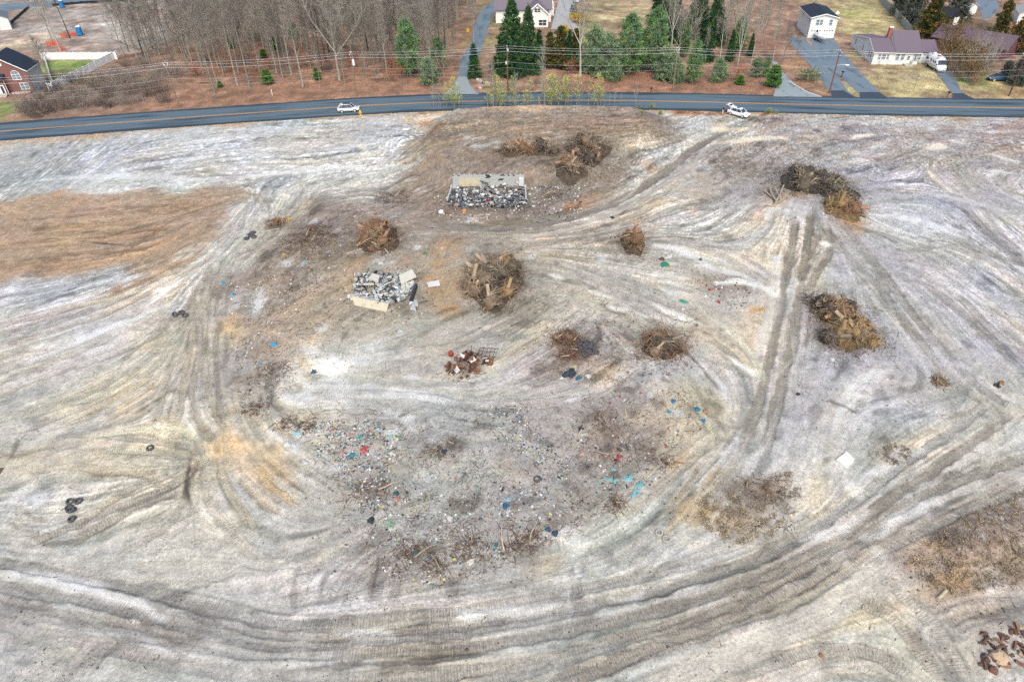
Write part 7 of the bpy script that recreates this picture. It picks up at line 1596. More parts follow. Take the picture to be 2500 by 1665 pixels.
def mailbox(px, py, label, s=1.0):
 e = empty('mailbox', at(px, py), .3); e.scale = (s,) * 3; tag(e, label, 'mailbox'); m = MB(); m.bar((0, 0, -.1), (0, 0, 1.1), .1); m.bar((0, -.3, .95), (0, .2, .95), .08); m.build('post', POLED, e)
 m = MB(); prf = [(-.1, 0), (.1, 0), (.1, .12), (.07, .19), (0, .22), (-.07, .19), (-.1, .12)]; loft(m, [[(x, y, 1.0 + z) for x, z in prf] for y in (-.35, .2)]); m.build('box', BLACK, e)
mailbox(2313, 238, 'dark mailbox at the corner of the front lawn'); mailbox(1589, 228, 'dark mailbox on the red leaf bank by the road'); mailbox(2054, 190, 'dark mailbox post on the grass strip between drives', 1.2)
ROCK = mat('pale_rock', tuple(lin(206, 202, 198)), .95, var=.25, scale=1.5, bump=.3)
def rock_mesh(seed, m_=ROCK, flat=.6):
 rng = np.random.default_rng(seed); V = []; n = 9
 for i, (r, z) in enumerate(((.45, -.2), (.5, .1), (.42, .35), (.2, .5))):
  for k in range(n):
   a = 2 * math.pi * k / n; q = r * rng.uniform(.8, 1.2); V.append((q * math.cos(a), q * math.sin(a), z * flat * 1.6 * rng.uniform(.85, 1.1)))
 F = [(i * n + k, i * n + (k + 1) % n, (i + 1) * n + (k + 1) % n, (i + 1) * n + k) for i in range(3) for k in range(n)] + [tuple(27 + k for k in range(n))]
 mb = MB(); mb._add(V, F); return mb.mesh('boulder', m_)
RK = [rock_mesh(i) for i in range(4)]
for i, (px, py, s, lb) in enumerate(((1166, 196, 1.2, 'leftmost pale boulder on the bank right of the lane'), (1174, 200, 1.5, 'pale boulder second from the left on the bank'), (1182, 204, 1.3, 'pale boulder left of the biggest one on the bank'), (1189, 206, 1.8, 'biggest pale boulder at the right end of the row'), (1172, 217, 1.3, 'single white boulder below the row on the bank'))):
 tag(link_mesh('boulder', RK[i % 4], loc=at(px, py), rot=(0, 0, i), scale=s * .7), lb, 'rock')
e = empty('marker_flag', at(1316, 264)); tag(e, 'small orange marker flag on the crest beside the road', 'flag'); m = MB(); m.tube([(0, 0, -.1), (0, 0, .9)], .015, 5); m.build('staff', STEEL, e); m = MB(); m._add([(0, 0, .9), (.45, .1, .85), (.45, .1, .5), (0, 0, .5), (0, .02, .9), (.45, .12, .85), (.45, .12, .5), (0, .02, .5)], [(0, 3, 2, 1), (4, 5, 6, 7), (0, 1, 5, 4), (2, 3, 7, 6), (1, 2, 6, 5)]); m.build('flag', ORA, e)
e = empty('white_post', at(665, 234)); m = MB(); m.tube([(0, 0, -.1), (0, 0, 1.2)], .06, 6); m.build('post', TRIM, e); m = MB(); m.box((0, -.04, 1.15), (.2, .03, .35)); m.build('plate', TRIM, e); tag(e, 'white marker post in the leaves near the road', 'post')
# ------------------------------------------------------------------ things on the cleared lot
def pxm(px, py):
 """picture pixels per metre at a spot on the ground"""
 d = at(px, py) - Vector((0, 0, CAM_H)); return FPX / float(np.dot(np.array(d), _f))

# ---- ruined block cellar on the hill
BLOCK = mat('grey_block', tuple(lin(196, 200, 202)), .95, var=.16, scale=3, bump=.2, dirt=((.16, .16, .16), 2.2, .58)); PLAST = mat('cream_plaster', tuple(lin(216, 206, 184)), .9, var=.16, scale=1.2, dirt=((.32, .29, .25), 1.1, .54)); WHT = mat('white_rubble', tuple(lin(230, 230, 230)), .9, var=.15, scale=2); DARKR = mat('charred_rubble', (.035, .037, .045), .95, var=.5, scale=3)
RUB = mat('rubble', (1, 1, 1), .95, var=.15, scale=4, attr='tint')
a_, b_ = at(1107, 467), at(1281, 467)
L = (b_ - a_).length; rz = math.atan2((b_ - a_).y, (b_ - a_).x)
E = empty('cellar_ruin', a_, rz); tag(E, 'ruined grey block cellar wall with cream plaster in the brown hill', 'ruin')
hw_ = 2.05; bw, bh = .42, .205
m = MB(); rows = int(hw_ / bh)
for r in range(rows):
 off = 0 if r % 2 else -bw / 2
 x = off
 while x < L:
  x0, x1 = max(0, x) + .008, min(L, x + bw) - .008
  if x1 - x0 > .06:
   z = r * bh + .1; xm = (x0 + x1) / 2
   if not (5.5 < xm < 6.4 and r > rows - 4) and not (7.7 < xm < 8.4 and rows - 5 <= r <= rows - 4) and not (r == rows - 1 and random.random() < .25):
    m.box((xm, .1 + random.uniform(-.01, .01), z - .5 + .5), (x1 - x0, .2, bh - .016))
  x += bw
tag(m.build('block_wall', BLOCK, E), kind='stuff')
m = MB(); m.box((L / 2, .24, hw_ / 2), (L, .08, hw_ - .1)); m.build('wall_core', DARKR, E)
m = MB(); m.prism([(1.0, -.06), (4.7, -.06), (4.7, -.004), (1.0, -.004)], .25, 1.55); m.build('plaster_panel', PLAST, E)
m = MB()
for x in np.arange(.3, L, .85): m.box((x, .14, hw_ + .05), (.28, .3, .12)); 
m.build('wall_cap', BLOCK, E)
m = MB(); m.box((L - .55, -.25, 1.0), (.75, .5, 1.3)); m.build('end_block', WHT, E)
for k, (x0, y0, x1, y1, hh) in enumerate(((-.1, 0, -.35, -5.4, .6), (L + .15, 0, L + .35, -4.8, .5))):
 m = MB(); n = 10
 for j in range(n):
  t0, t1 = j / n, (j + .97) / n; h2 = hh * (1 - .5 * t0) * random.uniform(.75, 1.1)
  m.bar((x0 + (x1 - x0) * t0, y0 + (y1 - y0) * t0, h2 / 2), (x0 + (x1 - x0) * t1, y0 + (y1 - y0) * t1, h2 / 2), .22, h2)
 m.build('side_wall', BLOCK, E)
m = MB(); m.tube([(4.6, -.3, 1.2), (6.0, -.5, .8)], .06, 5); m.tube([(4.9, -.3, .9), (5.6, -.3, .6)], .05, 5); m.build('burnt_beam', DARKR, E)
m = MB(); m.bar((1.2, -.5, .35), (4.0, -.35, .3), .12, .1); m.build('fallen_rail', PLAST, E)
b = at(1190, 434); place('tuft', 'weed_clump', b + Vector((0, .2, -.1)), .9, 'yellow green weed growing in the gap of the cellar wall', 'plant')
def rubble(name, poly_px, n, smin, smax, tints, label, parent=None, zlift=.25, heap=0.0, flat=.6):
 xs = [p[0] for p in poly_px]; ys = [p[1] for p in poly_px]; m = MB(); cnt = 0; tr = 0
 while cnt < n and tr < n * 6:
  tr += 1
  px, py = RNG.uniform(min(xs), max(xs)), RNG.uniform(min(ys), max(ys))
  ins = False; k = len(poly_px)
  for i in range(k):
   xa, ya = poly_px[i]; xb, yb = poly_px[(i + 1) % k]
   if (ya > py) != (yb > py) and px < (xb - xa) * (py - ya) / (yb - ya) + xa: ins = not ins
  if not ins and RNG.random() > .06: continue
  s = smin + (smax - smin) * RNG.random() ** 2.2; p = at(px, py)
  R = Matrix.Rotation(RNG.uniform(0, 6.3), 3, 'Z') @ Matrix.Rotation(RNG.normal(0, .45), 3, 'X') @ Matrix.Rotation(RNG.normal(0, .35), 3, 'Y')
  m.col = tuple(np.clip(lin(*tints[RNG.integers(len(tints))]) * RNG.uniform(.75, 1.2), 0, .9))
  m.box((p.x, p.y, p.z + RNG.uniform(0, zlift) + s * .15), (s, s * RNG.uniform(.4, 1), s * RNG.uniform(.15, flat)), R=R, taper=RNG.uniform(.7, 1)); cnt += 1
 o = m.build(name, RUB); return tag(o, label, None, None, 'stuff')
GR = [(214, 216, 218), (190, 192, 194), (226, 228, 230), (206, 208, 212), (176, 182, 188), (150, 156, 162), (120, 126, 134), (70, 74, 82), (44, 46, 54), (86, 92, 102), (160, 146, 134), (236, 236, 236)]
rubble('rubble', [(1098, 470), (1282, 470), (1288, 502), (1240, 508), (1094, 506)], 1500, .1, .6, GR + [(96, 102, 112), (130, 136, 144), (70, 76, 86)] * 3, 'burnt rubble filling the block cellar', zlift=.45)
rubble('rubble', [(1285, 435), (1400, 440), (1440, 500), (1380, 540), (1290, 510)], 420, .08, .4, [(200, 200, 204), (170, 170, 176), (120, 116, 116), (90, 86, 86), (226, 226, 228)], 'loose pale rubble strewn right of the cellar', zlift=.05)
rubble('rubble', [(1060, 470), (1096, 465), (1096, 510), (1280, 508), (1300, 530), (1150, 545), (1060, 530)], 260, .08, .35, [(200, 196, 190), (150, 140, 130), (90, 84, 80), (226, 224, 222)], 'loose rubble strewn below the cellar', zlift=.04)
def chunk(px, py, s, c, dz=.35, rot=None, thick=.3, asp=.7):
 n = int(RNG.integers(5, 7)); pr = [(s * .5 * math.cos(a) * RNG.uniform(.75, 1.15), s * .5 * asp * math.sin(a) * RNG.uniform(.75, 1.15)) for a in [2 * math.pi * k / n for k in range(n)]]
 m = MB(); m.prism(pr, -thick * s / 2, thick * s / 2, [(x * .93, y * .93) for x, y in pr])
 return m.build('concrete_chunk', c, loc=at(px, py, dz), rot=rot or (RNG.normal(0, .35), RNG.normal(0, .35), RNG.uniform(0, 6)))
for px, py, s, c in ((1106, 469, 1.1, BLOCK), (1118, 474, .8, BLOCK), (1135, 477, .7, BLOCK), (1158, 474, .9, BLOCK), (1177, 481, .9, WHT), (1191, 479, .9, WHT), (1197, 485, .6, WHT), (1204, 486, .6, WHT), (1203, 471, .8, WHT), (1211, 473, .6, WHT), (1220, 489, .9, WHT), (1231, 470, .7, WHT), (1246, 479, 1.0, BLOCK), (1260, 480, .8, BLOCK), (1268, 466, 1.0, WHT), (1274, 500, .9, WHT), (1170, 486, .7, BLOCK), (1117, 461, .6, WHT)):
 tag(chunk(px, py, s * 1.15, c), 'pale concrete chunk lying on the burnt rubble of the cellar', 'rubble', 'concrete chunks in the cellar')
for px, py, c, lb in ((1114, 503, (190, 150, 122), 'tan round boulder at the front left of the cellar'), (1133, 517, (206, 156, 112), 'orange clod below the cellar'), (1077, 519, (236, 236, 236), 'white chunk lying left below the cellar')):
 tag(link_mesh('boulder', rock_mesh(px, mat('rock_%d' % px, tuple(lin(*c)), .95, var=.2)), loc=at(px, py), scale=.9), lb, 'rock')
m = MB(); m.box((0, 0, .15), (.5, .3, .25)); tag(m.build('red_crate', mat('red_plastic', tuple(lin(206, 52, 60)), .6), loc=at(1190, 495, .35), rot=(.2, .3, .5)), 'small red plastic crate in the burnt rubble', 'crate')

# ---- collapsed foundation lower down
E = empty('toppled_wall', at(866, 744), 0); tag(E, 'long cream plastered wall lying toppled at the front of the collapsed foundation', 'ruin')
p = [at(861, 733), at(950, 752), at(944, 765), at(866, 748)]; o = Vector(E.location)
m = MB(); lo = [q - o for q in p]; vs = [(lo[0].x, lo[0].y, .75), (lo[1].x, lo[1].y, .65), (lo[2].x, lo[2].y, .08), (lo[3].x, lo[3].y, .1)]; m._add([Vector(v) for v in vs] + [Vector(v) - Vector((0, -.12, .3)) for v in vs], [(0, 1, 2, 3), (7, 6, 5, 4), (0, 3, 7, 4), (1, 5, 6, 2), (0, 4, 5, 1), (2, 6, 7, 3)]); m.build('plaster_face', PLAST, E)
m = MB()
for k in range(14):
 t = k / 13; q = lo[0].lerp(lo[1], t); m.box((q.x + RNG.normal(0, .1), q.y + .35, .5 + RNG.uniform(-.1, .15)), (.4, .3, .3), RNG.uniform(-.3, .3))
m.build('broken_edge', BLOCK, E)
rubble('rubble', [(872, 672), (1008, 668), (1008, 700), (990, 735), (930, 752), (864, 735)], 900, .1, .6, GR + [(196, 206, 214)] * 3, 'grey rubble heaped inside the collapsed foundation', zlift=.45)
rubble('rubble', [(840, 660), (1030, 650), (1080, 720), (1020, 790), (900, 790), (830, 740)], 330, .08, .3, [(226, 226, 226), (190, 190, 190), (120, 112, 106), (200, 180, 150), (90, 86, 84)], 'loose rubble strewn around the collapsed foundation', zlift=.03)
def slab(name, corners, th, m_, label, cat, dz=.35, tilt=(0, 0), group=None):
 c = sum((at(*p) for p in corners), Vector()) / len(corners); m = MB()
 pts = []
 for i, p in enumerate(corners):
  q = at(*p); pts.append(Vector((q.x - c.x, q.y - c.y, dz + (q.x - c.x) * tilt[0] + (q.y - c.y) * tilt[1])))
 n = len(pts); vs = pts + [q - Vector((0, 0, th)) for q in pts]; fs = [tuple(range(n)), tuple(range(2 * n - 1, n - 1, -1))] + [(i, n + i, n + (i + 1) % n, (i + 1) % n) for i in range(n)]
 m._add(vs, fs); return tag(m.build(name, m_, loc=c), label, cat, group)
SLABM = mat('slab_concrete', tuple(lin(220, 218, 208)), .92, var=.1, scale=1.5, dirt=((.3, .28, .25), 1.5, .62))
slab('concrete_slab', [(902, 692), (911, 678), (929, 682), (925, 698)], .35, SLABM, 'thick cream concrete block on top of the rubble heap', 'slab', .75)
slab('concrete_slab', [(976, 685), (1008, 673), (1018, 688), (980, 701)], .18, SLABM, 'largest pale slab lying tilted at the right of the rubble', 'slab', .8, (-.05, .12))
for k, q in enumerate(([(990, 697), (1012, 693), (1008, 706), (992, 707)], [(980, 702), (989, 698), (991, 708), (980, 712)], [(978, 714), (990, 710), (988, 720), (977, 722)], [(992, 709), (1002, 708), (1000, 718), (990, 718)], [(968, 716), (976, 714), (976, 722), (966, 724)], [(981, 725), (992, 727), (986, 734), (981, 731)], [(1003, 707), (1008, 707), (1004, 716), (1002, 715)])):
 slab('concrete_slab', q, .14, SLABM, 'cracked pale paving piece below the largest tilted slab', 'slab', .45 - .03 * k, (RNG.normal(0, .05), RNG.normal(0, .05)), 'cracked paving pieces')
slab('concrete_slab', [(887, 702), (912, 696), (914, 700), (890, 705)], .2, SLABM, 'narrow pale slab leaning left of the thick block', 'slab', .55)
slab('concrete_slab', [(927, 722), (936, 718), (938, 730), (928, 731)], .2, SLABM, 'small cream slab in the middle of the rubble', 'slab', .4); slab('concrete_slab', [(1005, 752), (1012, 747), (1016, 760), (1001, 758)], .2, BLOCK, 'bluish broken slab at the lower right corner', 'slab', .3); slab('concrete_slab', [(1010, 738), (1018, 735), (1022, 752), (1014, 752)], .2, BLOCK, 'grey broken slab beside the dark beam', 'slab', .35)
slab('concrete_slab', [(848, 724), (854, 721), (856, 729), (849, 730)], .2, WHT, 'small white block left of the toppled wall', 'slab', .25); slab('concrete_slab', [(855, 730), (863, 727), (863, 734), (856, 735)], .2, WHT, 'small white block touching the toppled wall', 'slab', .3)
slab('painted_board', [(1042, 690), (1072, 687), (1075, 700), (1046, 702)], .1, WHT, 'white panel lying flat on orange soil right of the rubble', 'panel', .15)
m = MB(); q0, q1 = at(1004, 742), at(1018, 708); m.bar(q0 + Vector((0, 0, .5)), q1 + Vector((0, 0, .8)), .35, .5); tag(m.build('burnt_beam', DARKR), 'dark beam along the right side of the collapsed foundation', 'beam')
m = MB(); q0, q1 = at(930, 712), at(965, 696); m.tube([q0 + Vector((0, 0, .6)), q0.lerp(q1, .5) + Vector((0, 0, .75)), q1 + Vector((0, 0, .7))], .07, 6); tag(m.build('pale_pipe', SLABM), 'pale bent pipe lying across the rubble heap', 'pipe')
def crumple(name, px, py, w_, d_, h_, c, label, cat, rough=.55, seed=None, group=None, dz=0.0):
 """a crumpled sheet or bag with folds and thickness"""
 c = tuple(int(.78 * v + .22 * g) for v, g in zip(c, (150, 148, 146))); w_ *= .82; d_ *= .82; h_ *= .85
 rng = np.random.default_rng(int(px * 7 + py)); nx, ny = 12, 10; V = []; F = []
 ph = rng.uniform(0, 6, 6)
 for side in (0, 1):
  for j in range(ny):
   for i in range(nx):
    u, v = i / (nx - 1) * 2 - 1, j / (ny - 1) * 2 - 1
    k = max(abs(u), abs(v)); q = math.hypot(u, v); s_ = (k / q if q > 0 else 1)
    ang = math.atan2(v, u); rim = 1 + .18 * math.sin(3 * ang + ph[0]) + .12 * math.sin(5 * ang + ph[1])
    x, y = u * s_ * w_ / 2 * rim, v * s_ * d_ / 2 * rim
    z = h_ * (1 - k ** 2) * (.75 + .35 * math.sin(4 * u + ph[2]) * math.sin(5 * v + ph[3])) + h_ * .28 * abs(math.sin(7 * u + 5 * v + ph[4])) * (1 - k * .5) + rng.normal(0, h_ * .05)
    V.append((x, y, max(.02, z) if side == 0 else -.05))
 n = nx * ny
 for j in range(ny - 1):
  for i in range(nx - 1):
   a = j * nx + i; F.append((a, a + 1, a + nx + 1, a + nx)); F.append((n + a + nx, n + a + nx + 1, n + a + 1, n + a))
 bd = [i for i in range(nx)] + [j * nx + nx - 1 for j in range(1, ny)] + [(ny - 1) * nx + i for i in range(nx - 2, -1, -1)] + [j * nx for j in range(ny - 2, 0, -1)]
 for a, b in zip(bd, bd[1:] + bd[:1]): F.append((a, n + a, n + b, b))
 m = MB(); m._add(V, F); o = m.build(name, mat('sheet_%d_%d_%d' % c, tuple(lin(*c)), rough, var=.2, scale=3), loc=at(px, py, dz), rot=(0, 0, rng.uniform(0, 6)))
 return tag(o, label, cat, group)
for px, py, w_, d_, h_, c, nm, lb, ct in (
 (934, 694, 1.1, .9, .5, (40, 130, 200), 'plastic_sheet', 'blue plastic sheet on the rubble beside the thick block', 'sheet'), (971, 691, 1.5, 1.1, .5, (104, 140, 118), 'plastic_sheet', 'grey green sheet on the rubble left of the largest slab', 'sheet'),
 (1622, 647, 1.7, 1.3, .5, (24, 132, 104), 'tarpaulin', 'dark green tarpaulin heaped near the lone root ball', 'tarp'), (1633, 628, 1.8, .9, .35, (226, 228, 232), 'plastic_sheet', 'white sheet just above the dark green tarpaulin', 'sheet'), (1616, 634, 1.1, 1.0, .45, (96, 66, 58), 'cloth_bundle', 'brown bundle left of the white sheet', 'bundle'), (1637, 654, .7, .6, .3, (226, 184, 128), 'cloth_bundle', 'tan bundle at the right end of the green tarpaulin', 'bundle'), (1628, 642, .8, .7, .4, (206, 196, 208), 'cloth_bundle', 'pale lilac cloth above the green tarpaulin', 'bundle'),
 (1668, 737, 1.3, .8, .3, (32, 158, 132), 'plastic_sheet', 'teal sheet left of the dark litter patch', 'sheet'), (1667, 755, .6, .5, .25, (232, 232, 232), 'plastic_bag', 'white bag below the teal sheet', 'bag'), (1737, 707, .5, .45, .3, (232, 70, 62), 'plastic_bag', 'small red bag above the dark litter patch', 'bag'), (1755, 738, .7, .5, .25, (190, 40, 60), 'cloth_bundle', 'dark red cloth in the dark litter patch', 'bundle'),
 (669, 841, 1.2, .9, .4, (60, 170, 226), 'plastic_bag', 'crumpled bright blue sheet on the churned slope', 'sheet'), (545, 693, .8, .6, .35, (40, 156, 210), 'plastic_bag', 'upper bright blue bag left of the churned slope', 'bag'), (566, 720, .7, .6, .35, (70, 170, 214), 'plastic_bag', 'lower bright blue bag left of the churned slope', 'bag'), (766, 909, .9, .7, .4, (48, 84, 122), 'plastic_bag', 'dark blue bag left of the white powder patch', 'bag'), (636, 890, .5, .4, .25, (60, 150, 200), 'plastic_bag', 'tiny blue bag in the litter of the churned slope', 'bag'),
 (727, 1058, 1.2, .7, .25, (160, 206, 224), 'plastic_sheet', 'pale blue torn sheet at the left of the litter field', 'sheet'), (702, 1085, .9, .8, .35, (234, 238, 242), 'plastic_bag', 'white bag at the left edge of the litter field', 'bag'), (718, 1088, .6, .5, .25, (228, 228, 234), 'plastic_bag', 'smaller white bag right of the white one', 'bag'), (745, 1128, .5, 1.1, .25, (214, 220, 230), 'plastic_sheet', 'long pale sheet below the white bags', 'sheet'),
 (890, 1098, .8, 1.2, .4, (206, 74, 76), 'cloth_bundle', 'large red cloth in the litter field', 'bundle'), (860, 1112, .9, .8, .35, (36, 142, 160), 'plastic_bag', 'teal bag left below the red cloth', 'bag'), (878, 1068, .45, .6, .3, (30, 176, 160), 'plastic_bag', 'small turquoise bag above the red cloth', 'bag'), (835, 1107, .6, .5, .25, (232, 150, 158), 'plastic_bag', 'pink bag at the lower left of the litter field', 'bag'), (957, 1108, 1.0, .5, .25, (226, 232, 232), 'plastic_sheet', 'white sheet at the lower right of the litter field', 'sheet'), (955, 1066, .7, .5, .25, (140, 206, 220), 'plastic_sheet', 'light blue sheet at the right of the litter field', 'sheet'), (928, 1050, .6, .5, .25, (150, 196, 208), 'plastic_sheet', 'light blue scrap at the top of the litter field', 'sheet'), (976, 1067, .5, .4, .25, (60, 178, 110), 'plastic_bag', 'green bag at the right end of the litter field', 'bag'), (860, 1063, .7, .5, .3, (190, 150, 150), 'cloth_bundle', 'faded pink cloth near the small turquoise bag', 'bundle'),
 (906, 1270, .9, .8, .4, (30, 42, 54), 'plastic_bag', 'black bag on the grey slope below the litter field', 'bag'), (953, 1279, .6, .5, .25, (90, 190, 140), 'plastic_bag', 'green bag on the reddish litter below the field', 'bag'), (954, 1291, .45, .4, .25, (236, 236, 236), 'plastic_bag', 'small white bag below the green one', 'bag'), (1016, 1349, .7, .5, .3, (20, 130, 160), 'plastic_bag', 'teal bag low on the left of the debris', 'bag'), (1098, 1266, .8, .6, .35, (228, 228, 232), 'concrete_chunk', 'white angular chunk in the middle of the debris', 'rubble'), (1150, 1371, .9, .6, .35, (236, 232, 228), 'concrete_chunk', 'white chunk beside the dark red roots', 'rubble'), (1156, 1360, .5, .4, .25, (232, 232, 232), 'concrete_chunk', 'small white chunk above the larger white one', 'rubble'), (1372, 1313, 1.1, .8, .4, (242, 236, 226), 'concrete_chunk', 'cream chunk at the left end of the white sand', 'rubble'),
 (1235, 1236, .8, .7, .4, (20, 96, 140), 'plastic_bag', 'blue bag on the right part of the debris', 'bag'), (1240, 1220, .9, .5, .25, (150, 190, 210), 'plastic_sheet', 'pale blue sheet above the blue bag', 'sheet'), (1355, 1302, .8, .7, .35, (34, 66, 100), 'plastic_bag', 'dark blue bag left of the white sand', 'bag'), (1338, 1292, .6, .6, .35, (40, 80, 120), 'plastic_bag', 'navy bag above the white sand', 'bag'), (968, 1205, .8, .6, .35, (40, 90, 104), 'plastic_bag', 'dark teal bag below the litter field', 'bag'), (972, 1216, .7, .5, .3, (206, 126, 110), 'cloth_bundle', 'salmon cloth under the dark teal bag', 'bundle'), (1085, 1103, .8, .7, .35, (30, 46, 84), 'plastic_bag', 'navy bag among dark roots right of the litter field', 'bag'),
 (1391, 913, 2.2, 1.6, .6, (26, 42, 62), 'tarpaulin', 'dark navy tarpaulin bunched beside the heap of tyres', 'tarp'), (1413, 924, .9, .8, .4, (30, 100, 130), 'plastic_bag', 'teal blue bag at the right end of the navy tarpaulin', 'bag'), (1372, 924, .5, .5, .25, (220, 232, 236), 'plastic_bag', 'white scrap left of the navy tarpaulin', 'bag'), (1403, 897, 1.1, .7, .35, (206, 200, 160), 'cloth_bundle', 'pale yellow bundle above the navy tarpaulin', 'bundle'), (1436, 919, .9, .7, .35, (226, 230, 238), 'plastic_bag', 'white bag right of the navy tarpaulin', 'bag'),
 (1644, 980, .7, .6, .3, (34, 110, 170), 'plastic_bag', 'upper blue bag on the grey debris slope', 'bag'), (1634, 1006, .5, .5, .3, (60, 150, 200), 'plastic_bag', 'lower blue bag on the grey debris slope', 'bag'), (1702, 1000, .7, .9, .4, (30, 120, 160), 'plastic_bag', 'teal blue bag near the right end of the slope', 'bag'), (1718, 1028, .6, .6, .35, (40, 130, 200), 'plastic_bag', 'bright blue bag at the right end of the slope', 'bag'), (1724, 1004, .8, .7, .35, (170, 126, 100), 'cloth_bundle', 'brown bundle beside the teal blue bag', 'bundle'), (1418, 1047, .7, .6, .3, (34, 44, 70), 'plastic_bag', 'navy bag near the lying sticks', 'bag'), (1511, 1117, .6, .5, .3, (206, 44, 64), 'plastic_bag', 'red bag above the cyan litter', 'bag'), (1504, 1124, .5, .4, .3, (120, 20, 36), 'plastic_bag', 'dark red bag above the cyan litter', 'bag'), (1422, 1108, .5, .8, .3, (222, 180, 170), 'plastic_sheet', 'pink flat board standing in the debris', 'sheet'),
 (704, 537, 1.0, .9, .5, (226, 190, 66), 'plastic_bag', 'yellow bag at the end of a lying root', 'bag'), (693, 622, .6, .5, .3, (220, 176, 60), 'plastic_bag', 'small yellow bag below the curved bank', 'bag'), (1495, 533, .9, .7, .4, (30, 32, 40), 'plastic_bag', 'black bag beside the dark path', 'bag'), (745, 640, .7, .6, .3, (110, 170, 200), 'plastic_bag', 'pale blue bag on the dark litter slope', 'bag'), (1037, 619, .8, .6, .35, (46, 128, 96), 'plastic_bag', 'green bag on the orange soil above the foundation', 'bag'), (930, 644, .8, .7, .4, (232, 226, 220), 'concrete_chunk', 'white boulder above the collapsed foundation', 'rubble'), (977, 809, .8, .6, .35, (190, 214, 226), 'concrete_chunk', 'pale blue chunk below the collapsed foundation', 'rubble'), (1080, 606, .7, .4, .25, (226, 226, 230), 'plastic_sheet', 'white scrap above the orange soil', 'sheet'), (2434, 942, .9, .8, .5, (44, 48, 58), 'plastic_bag', 'black bag at the right edge by rusty scraps', 'bag'), (2444, 936, .6, .8, .5, (170, 120, 96), 'cloth_bundle', 'rusty brown scrap beside the black bag', 'bundle'), (1860, 757, .8, .6, .5, (186, 152, 100), 'cloth_bundle', 'small yellow brown mound left of the dark tracks', 'mound'), (1948, 963, .6, .5, .3, (40, 36, 36), 'cloth_bundle', 'black lump at the edge of the left dark track', 'lump'), (1710, 635, .6, .5, .35, (60, 72, 84), 'plastic_bag', 'small grey blue bag above the pale streak', 'bag'), (2032, 878, .8, .5, .25, (228, 236, 238), 'plastic_sheet', 'white scrap below the right hand stump pile', 'sheet'), (1555, 822, .7, .4, .25, (90, 180, 160), 'plastic_sheet', 'teal scrap left of the middle brush pile', 'sheet')):
 crumple(nm, px, py, w_, d_, h_, c, lb, ct)
for k, (px, py, w_) in enumerate(((1498, 1146, .6), (1490, 1170, .5), (1502, 1174, .8), (1533, 1170, 1.0), (1540, 1164, .6), (1560, 1186, 1.0), (1568, 1182, .7), (1553, 1198, .7), (1546, 1210, .7), (1476, 1168, .5), (1462, 1180, .4), (1557, 1206, .4))):
 crumple('plastic_bag', px, py, w_, w_ * .7, .22, (120, 200, 214), 'crumpled cyan plastic in the cluster at the corner of the debris', 'bag', group='cyan plastics')

# ---- tyres
def tyre_mesh():
 m = MB(); m.lathe([(.19, -.1), (.24, -.115), (.31, -.1), (.335, -.04), (.335, .04), (.31, .1), (.24, .115), (.19, .1), (.21, 0), (.19, -.1)], 22); return m.mesh('tyre', mat('old_tyre', (.075, .08, .086), .9, var=.35, scale=5, dirt=((.3, .29, .27), 4, .6)), True)
TY = tyre_mesh()
TYP = mat('dusty_tyre', (.34, .33, .31), .95, var=.2, scale=5)
def ty(px, py, label, dz=.12, tilt=(0, 0), s=1.0, group=None, pale=False):
 o = link_mesh('tyre', TY, loc=at(px, py, dz), rot=(tilt[0], tilt[1], RNG.uniform(0, 6)), scale=s)
 if pale: o.data = TYPM
 return tag(o, label, 'tyre', group)
TYPM = TY.copy(); TYPM.materials.clear(); TYPM.materials.append(TYP)
for px, py, dz, tl, lb in ((1414, 841, .15, (0, .2), 'upper left tyre of the big heap'), (1423, 836, .3, (.5, 0), 'top middle tyre of the big heap'), (1434, 843, .45, (.3, .3), 'tyre near the top of the big heap'), (1446, 845, .3, (.9, .2), 'upper right tyre of the big heap'), (1418, 850, .3, (.2, -.2), 'left middle tyre of the big heap'), (1429, 853, .5, (.1, .2), 'centre tyre on top of the big heap'), (1441, 853, .45, (.4, -.3), 'tyre right of the centre of the big heap'), (1421, 858, .2, (.1, .1), 'lower left tyre of the big heap'), (1435, 861, .35, (.3, 0), 'lower middle tyre of the big heap'), (1428, 868, .15, (.1, 0), 'bottom tyre of the big heap'), (1442, 866, .15, (.9, .4), 'lower right tyre of the big heap'), (1449, 851, .15, (1.0, 0), 'tyre leaning on the right of the big heap')):
 ty(px, py, lb, dz, tl, 1.15, 'tyres of the big heap')
ty(1455, 861, 'tyre lying apart at the right of the big heap', .13, (.2, .1), 1.2); ty(1428, 869 - 2, 'tyre lying apart below the big heap', .13, (.1, .2), 1.2)
for px, py, tl, lb in ((443, 765, (0, .1), 'upper tyre of the trio beside the left tracks'), (452, 771, (.1, 0), 'lower right tyre of the trio beside the left tracks'), (428, 772, (1.1, .3), 'leaning left tyre of the trio beside the left tracks')): ty(px, py, lb, .13 if tl[0] < 1 else .25, tl, 1.2)
for px, py, dz, lb in ((172, 1226, .12, 'uppermost left tyre of the cluster on the left sand'), (192, 1225, .12, 'uppermost right tyre of the cluster on the left sand'), (169, 1241, .12, 'middle tyre of the cluster on the left sand'), (174, 1249, .3, 'tyre stacked below the middle of the left cluster'), (176, 1269, .12, 'lowest single tyre of the cluster on the left sand')): ty(px, py, lb, dz, (RNG.normal(0, .1), RNG.normal(0, .1)), 1.1)
ty(178, 1246, 'half hidden tyre in the left sand cluster', .12, (.3, 0), 1.0)
ty(367, 1095, 'lone tyre lying on the sand left of the orange fan', .12, (.1, .1), 1.15)
ty(1627, 1318, 'larger pale dusty tyre above the haul road', .12, (.05, .1), 1.2, None, True); ty(1609, 1302, 'smaller pale dusty tyre above the haul road', .12, (.2, .1), 1.05, None, True)
